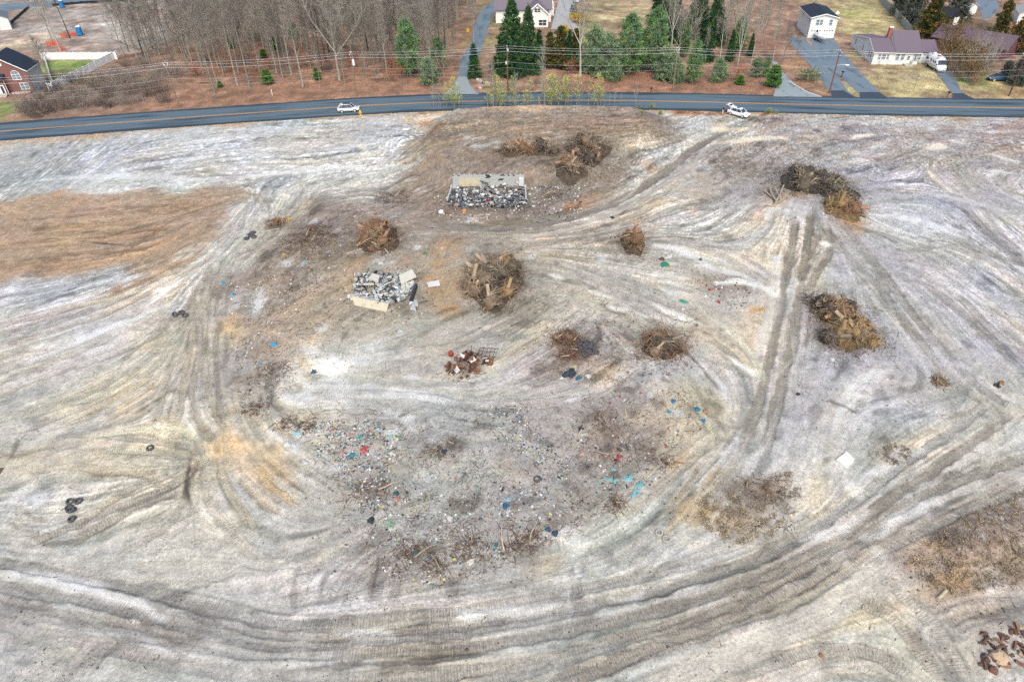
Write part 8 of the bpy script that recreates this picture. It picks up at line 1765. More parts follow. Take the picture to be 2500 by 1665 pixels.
for px, py, lb in ((602, 584, 'left tyre of the group on the grey slope'), (612, 576, 'middle tyre of the group on the grey slope'), (620, 580, 'right tyre of the group on the grey slope'), (618, 570, 'top tyre of the group on the grey slope')): ty(px, py, lb, .15, (RNG.normal(0, .2), .1), 1.25)
ty(1928, 541, 'dusty tyre left of the pair at the head of the dark tracks', .12, (0, 0), 1.2, None, True); ty(1940, 536, 'dusty tyre right of the pair at the head of the dark tracks', .15, (.6, 0), 1.2, None, True); ty(1939, 363, 'lone dusty tyre above the dark brush pile', .12, (0, 0), 1.4, None, True)
ty(1312, 1171, 'black tyre half buried in the debris field', .1, (.2, .1), 1.2)

# ---- stumps, roots and brush piles
ROOT = mat('root_wood', (1, 1, 1), .95, var=.3, scale=2, attr='tint'); CLOD = mat('root_soil', (1, 1, 1), 1, var=.35, scale=2.2, bump=.6, bscale=5, attr='tint')
def root_ball(seed, c_soil, c_root, nroots=46, stub=True):
 rng = random.Random(seed); nr = np.random.default_rng(seed)
 n, k = 12, 8; V = []
 for j in range(k):
  th = math.pi * (j + .5) / k
  for i in range(n):
   a = 2 * math.pi * i / n; d = Vector((math.cos(a) * math.sin(th), math.sin(a) * math.sin(th), math.cos(th)))
   r = .62 * (1 + .35 * mnoise.noise(d * 1.6 + Vector((seed, 0, 0))) + .18 * mnoise.noise(d * 4 + Vector((0, seed, 0)))); V.append((d.x * r, d.y * r, d.z * r * .8))
 F = np.array([(j * n + i, j * n + (i + 1) % n, (j + 1) * n + (i + 1) % n, (j + 1) * n + i) for j in range(k - 1) for i in range(n)])
 cs = lin(*c_soil); clod = np_mesh('root_ball', np.array(V), F, CLOD, cs[None] * nr.uniform(.6, 1.2, (len(V), 1)), True)
 S = []; T = []
 cr = lin(*c_root)
 for q in range(nroots):
  d = Vector((rng.gauss(0, 1), rng.gauss(0, 1), rng.gauss(.1, .8))).normalized(); p = d * .45; k0 = len(S)
  r0 = rng.choice([.02, .025, .03, .05, .07])
  pts, dd = grow_branch(S, p, (d + Vector((rng.uniform(-.6, .6), rng.uniform(-.6, .6), rng.uniform(-.3, .3)))).normalized(), rng.uniform(.35, 1.0), r0, 4, -.14, .5, rng)
  for _ in range(2):
   i = rng.randint(1, 3); grow_branch(S, pts[i], (dd + Vector((rng.uniform(-1, 1), rng.uniform(-1, 1), rng.uniform(-1, .6)))).normalized(), rng.uniform(.25, .6), .016, 3, -.1, .4, rng)
  t = cr * rng.uniform(.55, 1.35); T += [t] * (len(S) - k0)
 if stub:
  d = Vector((rng.uniform(-1, 1), rng.uniform(-1, 1), rng.uniform(.1, .9))).normalized(); S.append((*(d * .3), *(d * rng.uniform(.9, 1.5)), .2, .17)); T.append(cr * 1.1)
 return clod, segs_mesh('roots', S, 4, ROOT, np.array(T))
RBK = {}
for key, cs, cr in (('tan', (140, 122, 104), (184, 164, 142)), ('rust', (134, 108, 88), (176, 142, 116)), ('dark', (92, 84, 78), (146, 134, 122)), ('grey', (112, 104, 92), (158, 146, 130)), ('gold', (156, 130, 98), (186, 160, 124)), ('redb', (112, 88, 78), (146, 120, 106))):
 RBK[key] = [root_ball(hash(key) % 1000 + i * 17 if False else (sum(map(ord, key)) + i * 17), cs, cr) for i in range(2)]
MND = {'dark': (70, 66, 62), 'gold': (140, 116, 86), 'tan': (92, 82, 74), 'rust': (94, 80, 70), 'redb': (90, 78, 72)}
def pile(px0, py0, px1, py1, keys, nballs, hgt, label, name='stump_pile', tangle=260, tcol=(150, 130, 110), logs=4, sc=(.8, 1.35), ell_=1.0):
 """a heap of root balls, branches and soil over the ground under a picture rectangle"""
 cx = (px0 + px1) / 2; k = pxm(cx, py1); rx = (px1 - px0) / 2 / k * .92
 yb, yf = at(cx, py0 + hgt * k * .55).y, at(cx, py1).y
 ry = max(1.0, (yb - yf) / 2); c = at(cx, py1); c = Vector((c.x, yf + ry, height(c.x, yf + ry)))
 e = empty(name, c); tag(e, label, 'stump pile' if name == 'stump_pile' else 'brush pile')
 rng = random.Random(int(px0 * 3 + py0))
 if hgt > .6:
  V = []; n, kk = 28, 7; cs = lin(*MND.get(keys[0], (104, 92, 82)))
  for j in range(kk):
   q = j / (kk - 1)
   for i in range(n):
    a = 2 * math.pi * i / n; x, y = rx * .84 * q * math.cos(a) * (1 + .16 * math.sin(3 * a + px0)), ry * .84 * q * math.sin(a) * (1 + .16 * math.sin(4 * a + py0))
    z = height(c.x + x, c.y + y) - c.z + .55 * hgt * (1 - q ** 1.6) * (1 + .45 * mnoise.noise(Vector((x * .9, y * .9, px0)))) + .18 * mnoise.noise(Vector((x * 2.2, y * 2.2, py0))) - .06 * (j == kk - 1); V.append((x, y, z))
  F = np.array([(j * n + i, j * n + (i + 1) % n, (j + 1) * n + (i + 1) % n, (j + 1) * n + i) for j in range(kk - 1) for i in range(n)])
  link_mesh('soil_mound', np_mesh('soil_mound', np.array(V), F, CLOD, cs[None] * np.random.default_rng(int(px0)).uniform(.55, 1.15, (len(V), 1))), e)
 big = nballs > 6; nballs = round(nballs * .8) if big else nballs; tangle = int(tangle * 1.5)
 for i in range(nballs):
  a = rng.uniform(0, 6.28); q = math.sqrt(rng.random()) * .86
  if i < 3: q *= .5
  x, y = rx * q * math.cos(a), ry * q * math.sin(a); s = rng.uniform(*sc) * (rng.choice([.7, 1.0, 1.35, 1.6]) if big else 1)
  z = height(c.x + x, c.y + y) - c.z + (hgt * (1 - q * q) * rng.uniform(.3, .8) if nballs > 3 else 0) + .22 * s
  cl, rt = rng.choice(RBK[rng.choice(keys)])
  o = link_mesh('root_ball', cl, e, (x, y, z), (rng.uniform(-.8, .8), rng.uniform(-.8, .8), rng.uniform(0, 6.3)), s); tag(link_mesh('roots', rt, o), kind='stuff')
 S = []; T = []; tc = lin(*tcol)
 for i in range(tangle):
  a = rng.uniform(0, 6.28); q = math.sqrt(rng.random()) * 1.08 * (1.35 if rng.random() < .2 else 1); x, y = rx * q * math.cos(a), ry * q * math.sin(a)
  z = height(c.x + x, c.y + y) - c.z + max(0, hgt * (1 - q * q)) * rng.uniform(.3, 1.0)
  k0 = len(S); d = Vector((rng.uniform(-1, 1), rng.uniform(-1, 1), rng.uniform(-.4, .3))).normalized()
  grow_branch(S, Vector((x, y, z + .05)), d, rng.uniform(.5, 2.4), rng.choice([.014, .018, .022, .03, .045]), 5, -.10, .55, rng); T += [tc * rng.uniform(.5, 1.5)] * (len(S) - k0)
 if S: tag(link_mesh('branch_tangle', segs_mesh('branch_tangle', S, 3, ROOT, np.array(T)), e), kind='stuff')
 for i in range(logs):
  a = rng.uniform(0, 6.28); q = rng.uniform(.1, .9); x, y = rx * q * math.cos(a), ry * q * math.sin(a); z = height(c.x + x, c.y + y) - c.z + hgt * (1 - q * q) * .8 + .2
  d = Vector((rng.uniform(-1, 1), rng.uniform(-1, 1), rng.uniform(-.2, .8))).normalized(); S = []
  grow_branch(S, Vector((x, y, z)), d, rng.uniform(1.2, 2.8), rng.uniform(.05, .10), 4, -.12, .22, rng)
  link_mesh('branch', segs_mesh('branch', S, 6, ROOT, np.array([lin(196, 178, 154) * rng.uniform(.7, 1.1)] * len(S))), e)
 return e
pile(1205, 342, 1295, 388, ['rust', 'dark', 'tan'], 8, 1.4, 'left half of the long stump pile on the hilltop', tangle=160)
pile(1290, 338, 1372, 386, ['tan', 'dark', 'grey'], 7, 1.4, 'right half of the long stump pile on the hilltop', tangle=160)
pile(1370, 322, 1520, 412, ['rust', 'tan', 'tan', 'dark'], 17, 2.0, 'big tan stump pile on the right shoulder of the hill', tangle=320, logs=6)
pile(1340, 385, 1450, 440, ['tan', 'rust', 'dark'], 7, 1.3, 'lower tail of the big tan stump pile on the hill', tangle=200)
pile(852, 532, 985, 625, ['rust', 'rust', 'tan', 'dark'], 13, 2.0, 'rusty root pile with bent branches left of the orange soil', tangle=320, logs=6)
pile(1120, 598, 1292, 770, ['tan', 'tan', 'grey', 'gold', 'dark'], 30, 2.4, 'largest stump pile right of the collapsed foundation', tangle=620, logs=10)
pile(1515, 552, 1592, 632, ['rust', 'tan', 'dark'], 8, 2.0, 'lone upright root ball pile above the green tarpaulin', tangle=200, logs=2)
pile(1562, 800, 1696, 882, ['dark', 'rust', 'tan'], 9, 1.5, 'brush and stump pile with pale poles in the middle right', tangle=420, logs=6, tcol=(160, 128, 104))
pile(1900, 398, 2080, 478, ['dark', 'dark', 'grey'], 16, 1.7, 'dark left part of the brush pile at the head of the tracks', 'brush_pile', 520, (118, 112, 104), 5)
pile(2020, 410, 2142, 508, ['dark', 'grey', 'grey', 'dark'], 15, 1.6, 'grey right part of the brush pile at the head of the tracks', 'brush_pile', 420, (140, 134, 122), 6)
pile(2030, 478, 2142, 548, ['gold', 'gold', 'rust'], 9, 1.0, 'golden clay clods at the foot of the dark brush pile', 'brush_pile', 130, (170, 140, 100), 1)
pile(2000, 712, 2110, 800, ['tan', 'gold', 'rust', 'dark'], 14, 1.8, 'upper part of the stump pile beside the diagonal tracks', tangle=300, logs=5)
pile(2010, 770, 2190, 862, ['gold', 'dark', 'grey', 'tan'], 16, 1.6, 'lower part of the stump pile beside the diagonal tracks', tangle=420, logs=6)
pile(1345, 805, 1425, 848, ['redb', 'tan'], 5, .7, 'low reddish brush heap left of the tyre heap', 'brush_pile', 240, (150, 116, 96), 1, (.5, .8))
pile(1362, 848, 1430, 880, ['redb'], 3, .5, 'flat brush between tyre heap and navy tarpaulin', 'brush_pile', 160, (140, 110, 96), 2, (.4, .7))
pile(640, 528, 708, 556, ['redb', 'rust'], 3, .5, 'long low root lying by the yellow bag', 'brush_pile', 90, (150, 112, 90), 2, (.5, .8))
pile(2285, 910, 2330, 950, ['tan', 'dark'], 3, .5, 'short brown root lump on the pale right slope', 'brush_pile', 60, (150, 130, 104), 2, (.5, .8))
pile(1980, 365 + 350, 2010, 765, ['dark'], 2, .4, 'loose twigs left of the stump pile by the diagonal tracks', 'brush_pile', 130, (120, 106, 96), 2, (.3, .5))
pile(905, 470, 1000, 500, ['dark'], 0, .3, 'scattered brush on the slope left of the cellar', 'brush_pile', 140, (130, 116, 104), 1)
pile(680, 545, 800, 620, ['dark', 'redb'], 6, .5, 'curved dark brush bank on the churned slope', 'brush_pile', 380, (130, 112, 98), 2, (.4, .7))
pile(1320, 440, 1400, 490, ['dark'], 1, .4, 'thin branches below the big tan stump pile', 'brush_pile', 160, (170, 156, 144), 3, (.3, .5))
for px, py, w_, lb in ((1080, 1100, 45, 'dark root mat right of the litter field'), (1155, 1338, 55, 'dark red root mat at the bottom of the debris'), (1300, 1320, 40, 'reddish root mat left of the white sand'), (1535, 1105, 60, 'dark root mat in the middle of the right debris'), (1620, 1130, 45, 'dark root mat at the right of the debris'), (1260, 1345, 40, 'brown root mat low in the debris'), (1000, 1345, 45, 'small root mat low on the left of the debris'), (1480, 1030, 60, 'reddish roots among sticks in the right debris'), (905, 1200, 50, 'grey root mat below the litter field'), (740, 1045, 35, 'dark root clump above the pale blue sheet'), (1510, 1240, 30, 'rusty clod below the cyan plastics'), (620, 1000, 40, 'dark clump on the left edge of the churned slope'), (660, 905, 40, 'dark brown clump in the churned slope'), (1060, 1385, 35, 'brown clump at the bottom of the debris'), (1885, 1190, 60, 'dark scrub on the tan mound'), (720, 600, 50, 'dark roots on the churned slope'), (690, 1040, 30, 'tiny dark clump left of the litter field'), (1130, 915, 40, 'thin roots below the scrap heap')):
 pile(px - w_, py - w_ * .5, px + w_, py + w_ * .5, ['redb', 'dark'], 2, .15, lb, 'brush_pile', 75, (140, 120, 108), 1, (.18, .34))

# ---- log pile, lying logs and sticks
LOGM = mat('cut_log', tuple(lin(176, 164, 148)), .95, var=.3, scale=2, bump=.3, stretch=(1, 1, 1)); LOGE = mat('log_end', tuple(lin(206, 180, 148)), .9, var=.2, scale=6)
def log(p, q, r, label, group=None, name='log', mt_=None):
 p, q = Vector(p), Vector(q); c = (p + q) / 2; m = MB(); n = 5
 pts = [p.lerp(q, k / n) - c + Vector((random.uniform(-1, 1), random.uniform(-1, 1), 0)) * r * .25 for k in range(n + 1)]
 m.tube(pts, [r * random.uniform(.85, 1.1) for _ in range(n + 1)], 9); m.m = [0] * (len(m.f) - 2) + [1, 1]
 return tag(m.build(name, [mt_ or LOGM, LOGE], loc=c), label, 'log' if name == 'log' else 'stick', group)
for k, (a, b, dz, lb) in enumerate((((1866, 470), (1892, 492), .2, 'leftmost log of the loose log pile'), ((1878, 464), (1884, 484), .25, 'upper left log of the loose log pile'), ((1888, 464), (1904, 492), .5, 'long middle log of the loose log pile'), ((1911, 461), (1900, 488), .45, 'upper right log of the loose log pile'), ((1921, 484), (1900, 498), .2, 'right hand log of the loose log pile'), ((1866, 505), (1893, 506), .15, 'lowest pale log of the loose log pile'), ((1899, 488), (1889, 506), .3, 'lower middle log of the loose log pile'), ((1880, 478), (1895, 500), .4, 'second middle log of the loose log pile'))):
 log(at(*a, dz + .15), at(*b, dz), RNG.uniform(.13, .2), lb)
log(at(1497, 405, .3), at(1515, 395, .35), .1, 'bright cut stick on the big tan stump pile'); 
for a, b, r, lb in (((820, 978), (838, 999), .06, 'curved pale stick on the pale streak'), ((1530, 985), (1540, 975), .05, 'short dark stick in the right debris'), ((1525, 1000), (1530, 1016), .08, 'pale straight stick in the right debris'), ((1530, 998), (1545, 982), .05, 'bent stick touching the pale straight one'), ((1410, 1068), (1420, 1050), .07, 'dark stick beside the navy bag'), ((1075, 1068), (1108, 1084), .05, 'long thin branch right of the litter field'), ((1398, 1232), (1440, 1262), .04, 'long thin pole on the lower debris'), ((676, 1052), (706, 1060), .05, 'bent pale branch left of the pale blue sheet'), ((1560, 886), (1612, 872), .07, 'pale pole below the middle brush pile'), ((1590, 842), (1642, 864), .09, 'pale split pole across the middle brush pile'), ((2288, 1464), (2310, 1442), .12, 'pale plank on the tan slope at the lower right'), ((652, 565), (682, 559), .06, 'white curved pole on the grey slope'), ((1090, 652), (1100, 640), .05, 'crossed stick above the largest rubble slab'), ((985, 650), (1000, 668), .08, 'left stick of the crossed pair above the rubble'), ((1006, 650), (998, 668), .08, 'right stick of the crossed pair above the rubble'), ((730, 440), (752, 490), .06, 'tall thin pole standing on the grey slope'), ((305, 618), (312, 628), .08, 'pale stick on the brown patch'), ((1530, 400), (1545, 390), .06, 'white stick right of the big tan stump pile'), ((1395, 455), (1430, 478), .05, 'thin grey branch below the big tan stump pile'), ((845, 621), (885, 608), .08, 'long bent branch at the foot of the rusty root pile'), ((905, 540), (925, 570), .1, 'pale forked branch on the rusty root pile'), ((935, 603), (948, 620), .1, 'grey branch at the right foot of the rusty root pile'), ((1840, 440), (1852, 425), .08, 'brown stick left of the dark brush pile'), ((1180, 905), (1190, 925), .03, 'thin wire below the scrap heap')):
 log(at(*a, r), at(*b, r), r, lb, None, 'stick', mat('stick_wood', tuple(lin(206, 192, 172)), .95, var=.25, scale=3))

# ---- scrap heap
E = empty('scrap_heap', at(1140, 890)); tag(E, 'heap of rusty scrap metal in the middle of the lot', 'scrap heap'); o = Vector(E.location)
RUSTS = [mat('rust_%d' % i, tuple(lin(*c)), .85, .2, var=.4, scale=3, dirt=((.05, .03, .025), 3, .58)) for i, c in enumerate(((132, 86, 68), (104, 72, 62), (150, 106, 76), (160, 112, 94), (80, 62, 58)))]
rng = random.Random(5)
for k in range(46):
 a = rng.uniform(0, 6.28); q = math.sqrt(rng.random()); x, y = 2.7 * q * math.cos(a), 1.9 * q * math.sin(a); x += y * .25; z = .15 + 1.2 * (1 - q * q) * rng.uniform(.2, 1)
 R = Matrix.Rotation(rng.uniform(0, 6.3), 3, 'Z') @ Matrix.Rotation(rng.gauss(0, .7), 3, 'X') @ Matrix.Rotation(rng.gauss(0, .5), 3, 'Y'); m = MB(); mt_ = rng.choice(RUSTS)
 if k % 3 == 0:
  w_, d_ = rng.uniform(.5, 1.1), rng.uniform(.35, .8); n = 5; prof = [(i / n * w_ - w_ / 2, .12 * math.sin(i * 1.7 + k)) for i in range(n + 1)]
  vs = [R @ Vector((px_, s * d_ / 2, pz + t)) + Vector((x, y, z)) for t in (0, .02) for s in (-1, 1) for px_, pz in prof]; N_ = n + 1
  fs = []
  for i in range(n): fs += [(i, i + 1, N_ + i + 1, N_ + i), (2 * N_ + i, 3 * N_ + i, 3 * N_ + i + 1, 2 * N_ + i + 1), (i, 2 * N_ + i, 2 * N_ + i + 1, i + 1), (N_ + i, N_ + i + 1, 3 * N_ + i + 1, 3 * N_ + i)]
  m._add(vs, fs); m.build('bent_sheet', mt_, E)
 elif k % 3 == 1:
  p0 = Vector((x, y, z)); m.tube([p0 + R @ Vector((t, .15 * math.sin(t * 3 + k), .1 * math.cos(t * 4))) for t in (-.8, -.4, 0, .4, .8)], rng.uniform(.025, .06), 6); m.build('bar', mt_, E)
 else: m.box((x, y, z), (rng.uniform(.3, .7), rng.uniform(.25, .5), rng.uniform(.15, .45)), R=R, taper=rng.uniform(.7, 1)); m.build('metal_lump', mt_, E)
for x, y, z, s in ((-.5, .3, 1.0, .6), (.7, -.3, .9, .7), (-1.1, -1.3, .4, .8), (2.2, .1, .6, .6)):
 m = MB(); m.box((x, y, z), (s, s * .7, .25), R=Matrix.Rotation(x, 3, 'Z') @ Matrix.Rotation(.5, 3, 'X')); m.build('white_panel', WHT, E)
for x, y in ((-1.9, 1.7),): m = MB(); m.lathe([(0, 0), (.3, 0), (.3, .7), (.12, .9), (0, .9)], 12, (x, y, .1), Matrix.Rotation(.5, 3, 'X')); m.build('gas_cylinder', mat('red_rust', tuple(lin(176, 78, 64)), .7, var=.3), E)
E = empty('bed_frame', at(1188, 870), -.25); tag(E, 'rusty ladder like metal frame sticking out of the scrap heap', 'frame')
for y in (-.55, .1, .65): m = MB(); m.bar((-1.0, y, .5 + y * .2), (1.3, y, .7 + y * .2), .05); m.build('rail', RUSTS[4], E)
for x in (-.9, -.45, 0, .45, .9): m = MB(); m.bar((x, -.55, .5), (x, .65, .75), .045); m.build('rung', RUSTS[4], E)
for px, py, lb in ((1199, 905, 'yellow green scrap right of the scrap heap'), (1211, 913, 'second yellow green scrap right of the scrap heap')): crumple('plastic_bag', px, py, .5, .4, .2, (220, 222, 130), lb, 'bag')

# ---- broken stumps and timber in the lower right corner
WR = [mat('red_wood_%d' % i, tuple(lin(*c)), .95, var=.4, scale=3, bump=.4) for i, c in enumerate(((136, 100, 88), (112, 86, 78), (158, 124, 104), (104, 92, 90), (192, 164, 130)))]
E = empty('timber_heap', at(2445, 1580)); tag(E, 'heap of broken red brown stumps and timber at the lower right corner', 'stump pile'); o = Vector(E.location); rng = random.Random(9)
for k in range(64):
 px, py = rng.uniform(2395, 2520), rng.uniform(1525, 1635)
 if px < 2415 and py < 1545: continue
 p = at(px, py) - o; s = rng.uniform(.22, .62); n = 7; R = Matrix.Rotation(rng.uniform(0, 6.3), 3, 'Z') @ Matrix.Rotation(rng.gauss(0, .5), 3, 'X'); m = MB()
 if k % 2: pr = [(s * .5 * math.cos(a) * rng.uniform(.7, 1.2), s * .42 * math.sin(a) * rng.uniform(.7, 1.2)) for a in [2 * math.pi * i / n for i in range(n)]]; m.prism(pr, -.1, s * .55, [(x * .7, y * .7) for x, y in pr]); m.build('stump', WR[k % 4], E, loc=p, rot=(rng.gauss(0, .5), rng.gauss(0, .5), rng.uniform(0, 6)))
 else: m.box((0, 0, 0), (s * 1.6, s * .35, s * .3), R=R, taper=.85); m.build('timber', WR[k % 5], E, loc=p + Vector((0, 0, .15)))
tag(link_mesh('stump', rock_mesh(77, WR[0]), loc=at(2423, 1636), scale=.7), 'single red brown stump below the timber heap', 'stump'); tag(link_mesh('boulder', rock_mesh(78, mat('tan_rock', tuple(lin(206, 180, 154)), .95, var=.2)), loc=at(2438, 1606), scale=1.2), 'tan lump at the front of the timber heap', 'rock'); tag(link_mesh('clod', rock_mesh(79, WR[2]), loc=at(2005, 1600), scale=.4), 'small orange clod on the curved track at the bottom', 'clod')
# ---- square concrete slab
slab('concrete_slab', [(2041, 1124.5), (2065, 1108), (2083.6, 1126.5), (2063, 1144)], .3, mat('white_concrete', tuple(lin(238, 236, 230, .85)), .9, var=.08, scale=1.2, dirt=((.5, .48, .45), 3, .64)), 'square white concrete slab lying alone beside the haul road', 'slab', .28)

# ---- litter and twigs nobody could count
def scatter_bits(polys, n, sizes, cols, label, name='litter'):
 P, S_, T = [], [], []
 for poly, share in polys:
  xs = [p[0] for p in poly]; ys = [p[1] for p in poly]; c = 0; want = int(n * share)
  while c < want:
   px, py = RNG.uniform(min(xs), max(xs)), RNG.uniform(min(ys), max(ys)); ins = False; k = len(poly)
   for i in range(k):
    xa, ya = poly[i]; xb, yb = poly[(i + 1) % k]
    if (ya > py) != (yb > py) and px < (xb - xa) * (py - ya) / (yb - ya) + xa: ins = not ins
   if ins:
    if mnoise.noise(Vector((px * .03, py * .045, 3))) + .35 * mnoise.noise(Vector((px * .1, py * .13, 8))) < RNG.uniform(-.35, .3): continue
    P.append(at(px, py)); c += 1
 m = MB()
 for p in P:
  s = sizes[0] + (sizes[1] - sizes[0]) * RNG.random() ** 3; m.col = tuple(np.clip(lin(*cols[RNG.integers(len(cols))]) * RNG.uniform(.7, 1.25), 0, .95))
  R = Matrix.Rotation(RNG.uniform(0, 6.3), 3, 'Z') @ Matrix.Rotation(RNG.normal(0, .5), 3, 'X'); m.box((p.x, p.y, p.z + s * .12 + .02), (s, s * RNG.uniform(.35, 1), s * RNG.uniform(.1, .4)), R=R, taper=RNG.uniform(.5, 1))
 tag(m.build(name, RUB), label, None, None, 'stuff')
COLOUR = [(226, 228, 232)] * 7 + [(150, 150, 154), (110, 108, 110), (84, 82, 84), (176, 180, 186), (130, 176, 186), (96, 156, 170), (80, 140, 124), (190, 104, 104), (206, 164, 164), (62, 78, 108), (206, 194, 110), (110, 130, 170), (60, 60, 66), (120, 96, 84), (190, 206, 214), (150, 150, 156), (100, 90, 86), (200, 200, 204)]
scatter_bits([([(765, 1030), (900, 1022), (985, 1050), (1000, 1100), (960, 1130), (900, 1150), (850, 1130), (790, 1130), (750, 1080)], .75), ([(820, 1130), (960, 1150), (960, 1230), (880, 1240)], .25)], 2600, (.04, .26), COLOUR, 'colourful litter strewn over the litter field')
scatter_bits([([(1185, 985), (1270, 990), (1310, 1050), (1400, 1150), (1380, 1180), (1300, 1130), (1220, 1080), (1190, 1040)], 1)], 1100, (.05, .22), [(226, 228, 228)] * 4 + [(60, 110, 120), (90, 150, 140), (50, 66, 84), (206, 190, 110), (150, 150, 150), (80, 90, 96), (190, 200, 200), (120, 110, 104)], 'fine pale broken litter in a band beside the debris field')
scatter_bits([([(900, 1200), (1100, 1150), (1400, 1180), (1420, 1260), (1300, 1340), (1150, 1390), (1050, 1440), (940, 1400), (890, 1300)], 1)], 1300, (.05, .28), [(226, 226, 230)] * 5 + [(120, 100, 92), (90, 78, 74), (60, 120, 150), (70, 140, 140), (160, 120, 100), (200, 200, 204), (50, 56, 66), (206, 200, 120)], 'scattered litter over the lower debris')
scatter_bits([([(560, 690), (700, 640), (880, 500), (960, 520), (860, 640), (760, 760), (700, 960), (600, 1010), (560, 850)], 1)], 900, (.05, .26), [(226, 228, 232)] * 5 + [(120, 160, 190), (90, 78, 70), (150, 140, 130), (60, 66, 76), (200, 190, 180)], 'scattered litter over the churned slope')
scatter_bits([([(1690, 680), (1800, 690), (1860, 730), (1780, 760), (1680, 720)], .35), ([(1390, 960), (1700, 950), (1720, 1040), (1620, 1170), (1500, 1230), (1400, 1120)], .65)], 800, (.05, .26), [(226, 226, 228)] * 4 + [(110, 90, 82), (80, 66, 62), (70, 130, 170), (160, 130, 110), (180, 60, 70), (200, 200, 200)], 'scattered litter over the right debris')
scatter_bits([([(790, 860), (920, 855), (930, 880), (870, 905), (800, 915)], 1)], 300, (.05, .2), [(240, 240, 240)] * 5 + [(190, 160, 140), (200, 200, 204)], 'white crumbs on the white powder patch')
def scatter_sticks(polys, n, lens, cols, label):
 S, T = [], []; rng = random.Random(n)
 for poly, share in polys:
  xs = [p[0] for p in poly]; ys = [p[1] for p in poly]; c = 0
  while c < n * share:
   px, py = rng.uniform(min(xs), max(xs)), rng.uniform(min(ys), max(ys)); ins = False; k = len(poly)
   for i in range(k):
    xa, ya = poly[i]; xb, yb = poly[(i + 1) % k]
    if (ya > py) != (yb > py) and px < (xb - xa) * (py - ya) / (yb - ya) + xa: ins = not ins
   if not ins: continue
   if mnoise.noise(Vector((px * .02, py * .03, 13))) < rng.uniform(-.5, .25): continue
   c += 1; p = at(px, py, .04); a = rng.uniform(0, 6.28); k0 = len(S)
   grow_branch(S, p, Vector((math.cos(a), math.sin(a), rng.uniform(0, .25))).normalized(), rng.uniform(*lens), rng.choice([.012, .016, .022, .03]), 3, -.04, .3, rng); T += [lin(*rng.choice(cols)) * rng.uniform(.6, 1.3)] * (len(S) - k0)
 tag(link_mesh('twigs', segs_mesh('twigs', S, 3, ROOT, np.array(T))), label, None, None, 'stuff')
TW = [(120, 96, 82), (96, 78, 70), (150, 124, 104), (190, 172, 152), (140, 100, 82), (84, 72, 66)]
scatter_sticks([([(740, 1000), (1150, 1000), (1660, 940), (1730, 1010), (1560, 1180), (1350, 1340), (1080, 1440), (900, 1380), (760, 1130)], 1)], 2600, (.3, 1.3), TW, 'broken twigs and roots over the debris field')
scatter_sticks([([(560, 700), (700, 530), (950, 480), (1010, 620), (860, 780), (700, 960), (600, 1030), (560, 850)], 1)], 1300, (.3, 1.2), TW, 'broken twigs over the churned slope')
scatter_sticks([([(1000, 400), (1100, 285), (1600, 275), (1650, 310), (1500, 480), (1300, 550), (1000, 540)], .5), ([(1300, 690), (1700, 760), (1720, 900), (1400, 960), (1280, 800)], .5)], 1500, (.3, 1.3), TW, 'broken twigs over the hill and the middle ground')
scatter_sticks([([(1750, 300), (2000, 330), (2150, 420), (2000, 480), (1850, 480), (1720, 400)], .35), ([(1980, 700), (2180, 760), (2200, 900), (2000, 900)], .3), ([(1690, 1180), (1950, 1150), (1940, 1300), (1720, 1300)], .15), ([(2200, 1330), (2500, 1190), (2500, 1440), (2250, 1440)], .2)], 1400, (.3, 1.3), [(110, 100, 90), (90, 80, 74), (140, 126, 108), (170, 150, 126)], 'broken twigs around the right hand piles and mounds')
scatter_sticks([([(0, 1350), (800, 1450), (1700, 1380), (2500, 1000), (2500, 1660), (0, 1660)], .4), ([(0, 750), (560, 600), (560, 1100), (400, 1350), (0, 1330)], .3), ([(1900, 560), (2500, 500), (2500, 1000), (1950, 1100)], .3)], 700, (.2, .8), [(120, 106, 96), (90, 80, 74), (170, 152, 130)], 'sparse twigs over the open sand')
# clods of dirt
def scatter_clods(n):
 V0 = np.array([(1, 0, 0), (-.9, .2, 0), (.1, 1, .1), (0, -1, 0), (.1, 0, .8), (0, .1, -.4)]); F0 = np.array([(0, 2, 4), (2, 1, 4), (1, 3, 4), (3, 0, 4), (2, 0, 5), (1, 2, 5), (3, 1, 5), (0, 3, 5)])
 Vs, Fs, Ts = [], [], []; c = 0
 while c < n:
  x, y = RNG.uniform(-100, 100), 24 + 118 * RNG.random() ** 1.5
  if abs(x) > 22 + y * .62: continue
  d = float(RA.sample(RA.D, x, y))
  if RNG.random() > .04 + .96 * d: continue
  s = RNG.uniform(.03, .08) * (1 + 1.2 * RNG.random() ** 6); a = RNG.uniform(0, 6.3); R = np.array([[math.cos(a), -math.sin(a), 0], [math.sin(a), math.cos(a), 0], [0, 0, 1]])
  V = (V0 * RNG.uniform(.7, 1.3, (6, 1))) @ R.T * s + np.array([x, y, HF(x, y) + s * .2]); Vs.append(V); Fs.append(F0 + 6 * c); base = RA.sample(RA.C, x, y)
  Ts.append(np.repeat((base * RNG.choice([.3, .4, .55, .8, 1.25]))[None], 6, 0)); c += 1
 tag(link_mesh('dirt_clods', np_mesh('dirt_clods', np.concatenate(Vs), np.concatenate(Fs), RUB, np.concatenate(Ts))), 'small dirt clods strewn over the lot', None, None, 'stuff')
scatter_clods(15000)

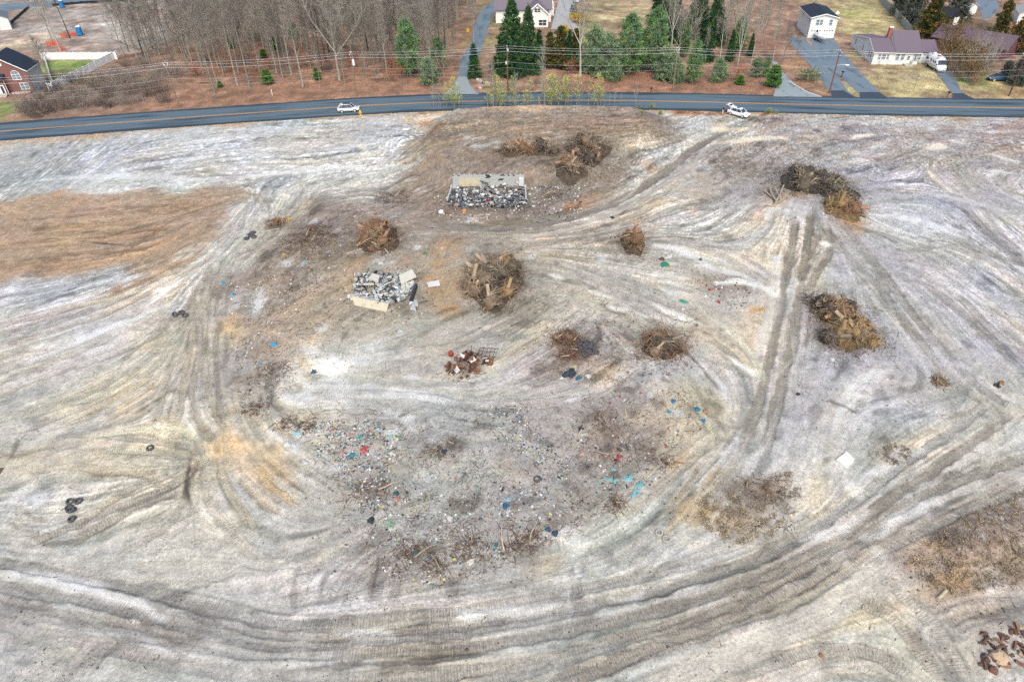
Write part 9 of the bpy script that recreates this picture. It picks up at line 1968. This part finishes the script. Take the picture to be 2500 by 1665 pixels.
# ---- dry scrub torn up on the mounds
def scrub(polys, n, cols, label, ln=(.1, .32)):
 P_, D_, T_ = [], [], []
 for poly, share in polys:
  xs = [p[0] for p in poly]; ys = [p[1] for p in poly]; c = 0
  while c < n * share:
   px, py = RNG.uniform(min(xs), max(xs)), RNG.uniform(min(ys), max(ys)); ins = False; k = len(poly)
   for i in range(k):
    xa, ya = poly[i]; xb, yb = poly[(i + 1) % k]
    if (ya > py) != (yb > py) and px < (xb - xa) * (py - ya) / (yb - ya) + xa: ins = not ins
   g = mnoise.noise(Vector((px * .045, py * .06, 5)))
   g += .5 * mnoise.noise(Vector((px * .14, py * .17, 2)))
   if not ins or g < RNG.uniform(-.05, .6): continue
   p = at(px, py); t = lin(*cols[RNG.integers(len(cols))]) * (1 + .5 * g)
   for _ in range(5): P_.append((p.x + RNG.normal(0, .1), p.y + RNG.normal(0, .1), p.z + RNG.uniform(-.03, .08))); D_.append((RNG.normal(0, 1), RNG.normal(0, 1), RNG.uniform(.1, 1.0))); T_.append(t * RNG.uniform(.6, 1.3))
   c += 1
 k = len(P_); tag(link_mesh('dry_scrub', blades_mesh('dry_scrub', np.array(P_), np.array(D_), RNG.uniform(*ln, k), RNG.uniform(.03, .08, k), LEAF, np.array(T_))), label, None, None, 'stuff')
TS = [(176, 156, 130), (160, 146, 128), (144, 134, 122), (130, 124, 118), (184, 162, 132), (154, 140, 124)]
scrub([([(1690, 1215), (1760, 1200), (1830, 1170), (1940, 1150), (1950, 1200), (1935, 1270), (1880, 1320), (1800, 1330), (1720, 1290)], 1)], 800, TS, 'shaggy dry scrub on the tan mound above the haul road')
scrub([([(2200, 1365), (2330, 1280), (2440, 1215), (2520, 1185), (2520, 1420), (2420, 1440), (2320, 1450), (2230, 1420)], 1)], 1200, TS, 'shaggy dry scrub on the mound at the lower right')
scrub([(ell(2175, 1110, 55, 24), .3), (ell(1850, 400, 110, 40), .7)], 600, TS[2:4] + [(124, 110, 98)], 'patchy dry scrub near the dark brush pile and the haul road')
scrub([([(1000, 405), (1010, 335), (1100, 280), (1350, 266), (1560, 270), (1650, 300), (1560, 420), (1450, 440), (1100, 430)], .5), ([(1300, 780), (1720, 780), (1700, 900), (1500, 960), (1300, 900)], .25), ([(600, 600), (850, 500), (1000, 540), (860, 660), (650, 780)], .25)], 2000, [(120, 98, 82), (96, 84, 76), (146, 122, 102), (110, 92, 80)], 'torn dry roots and grass over the hill and the churned slope', (.1, .3))
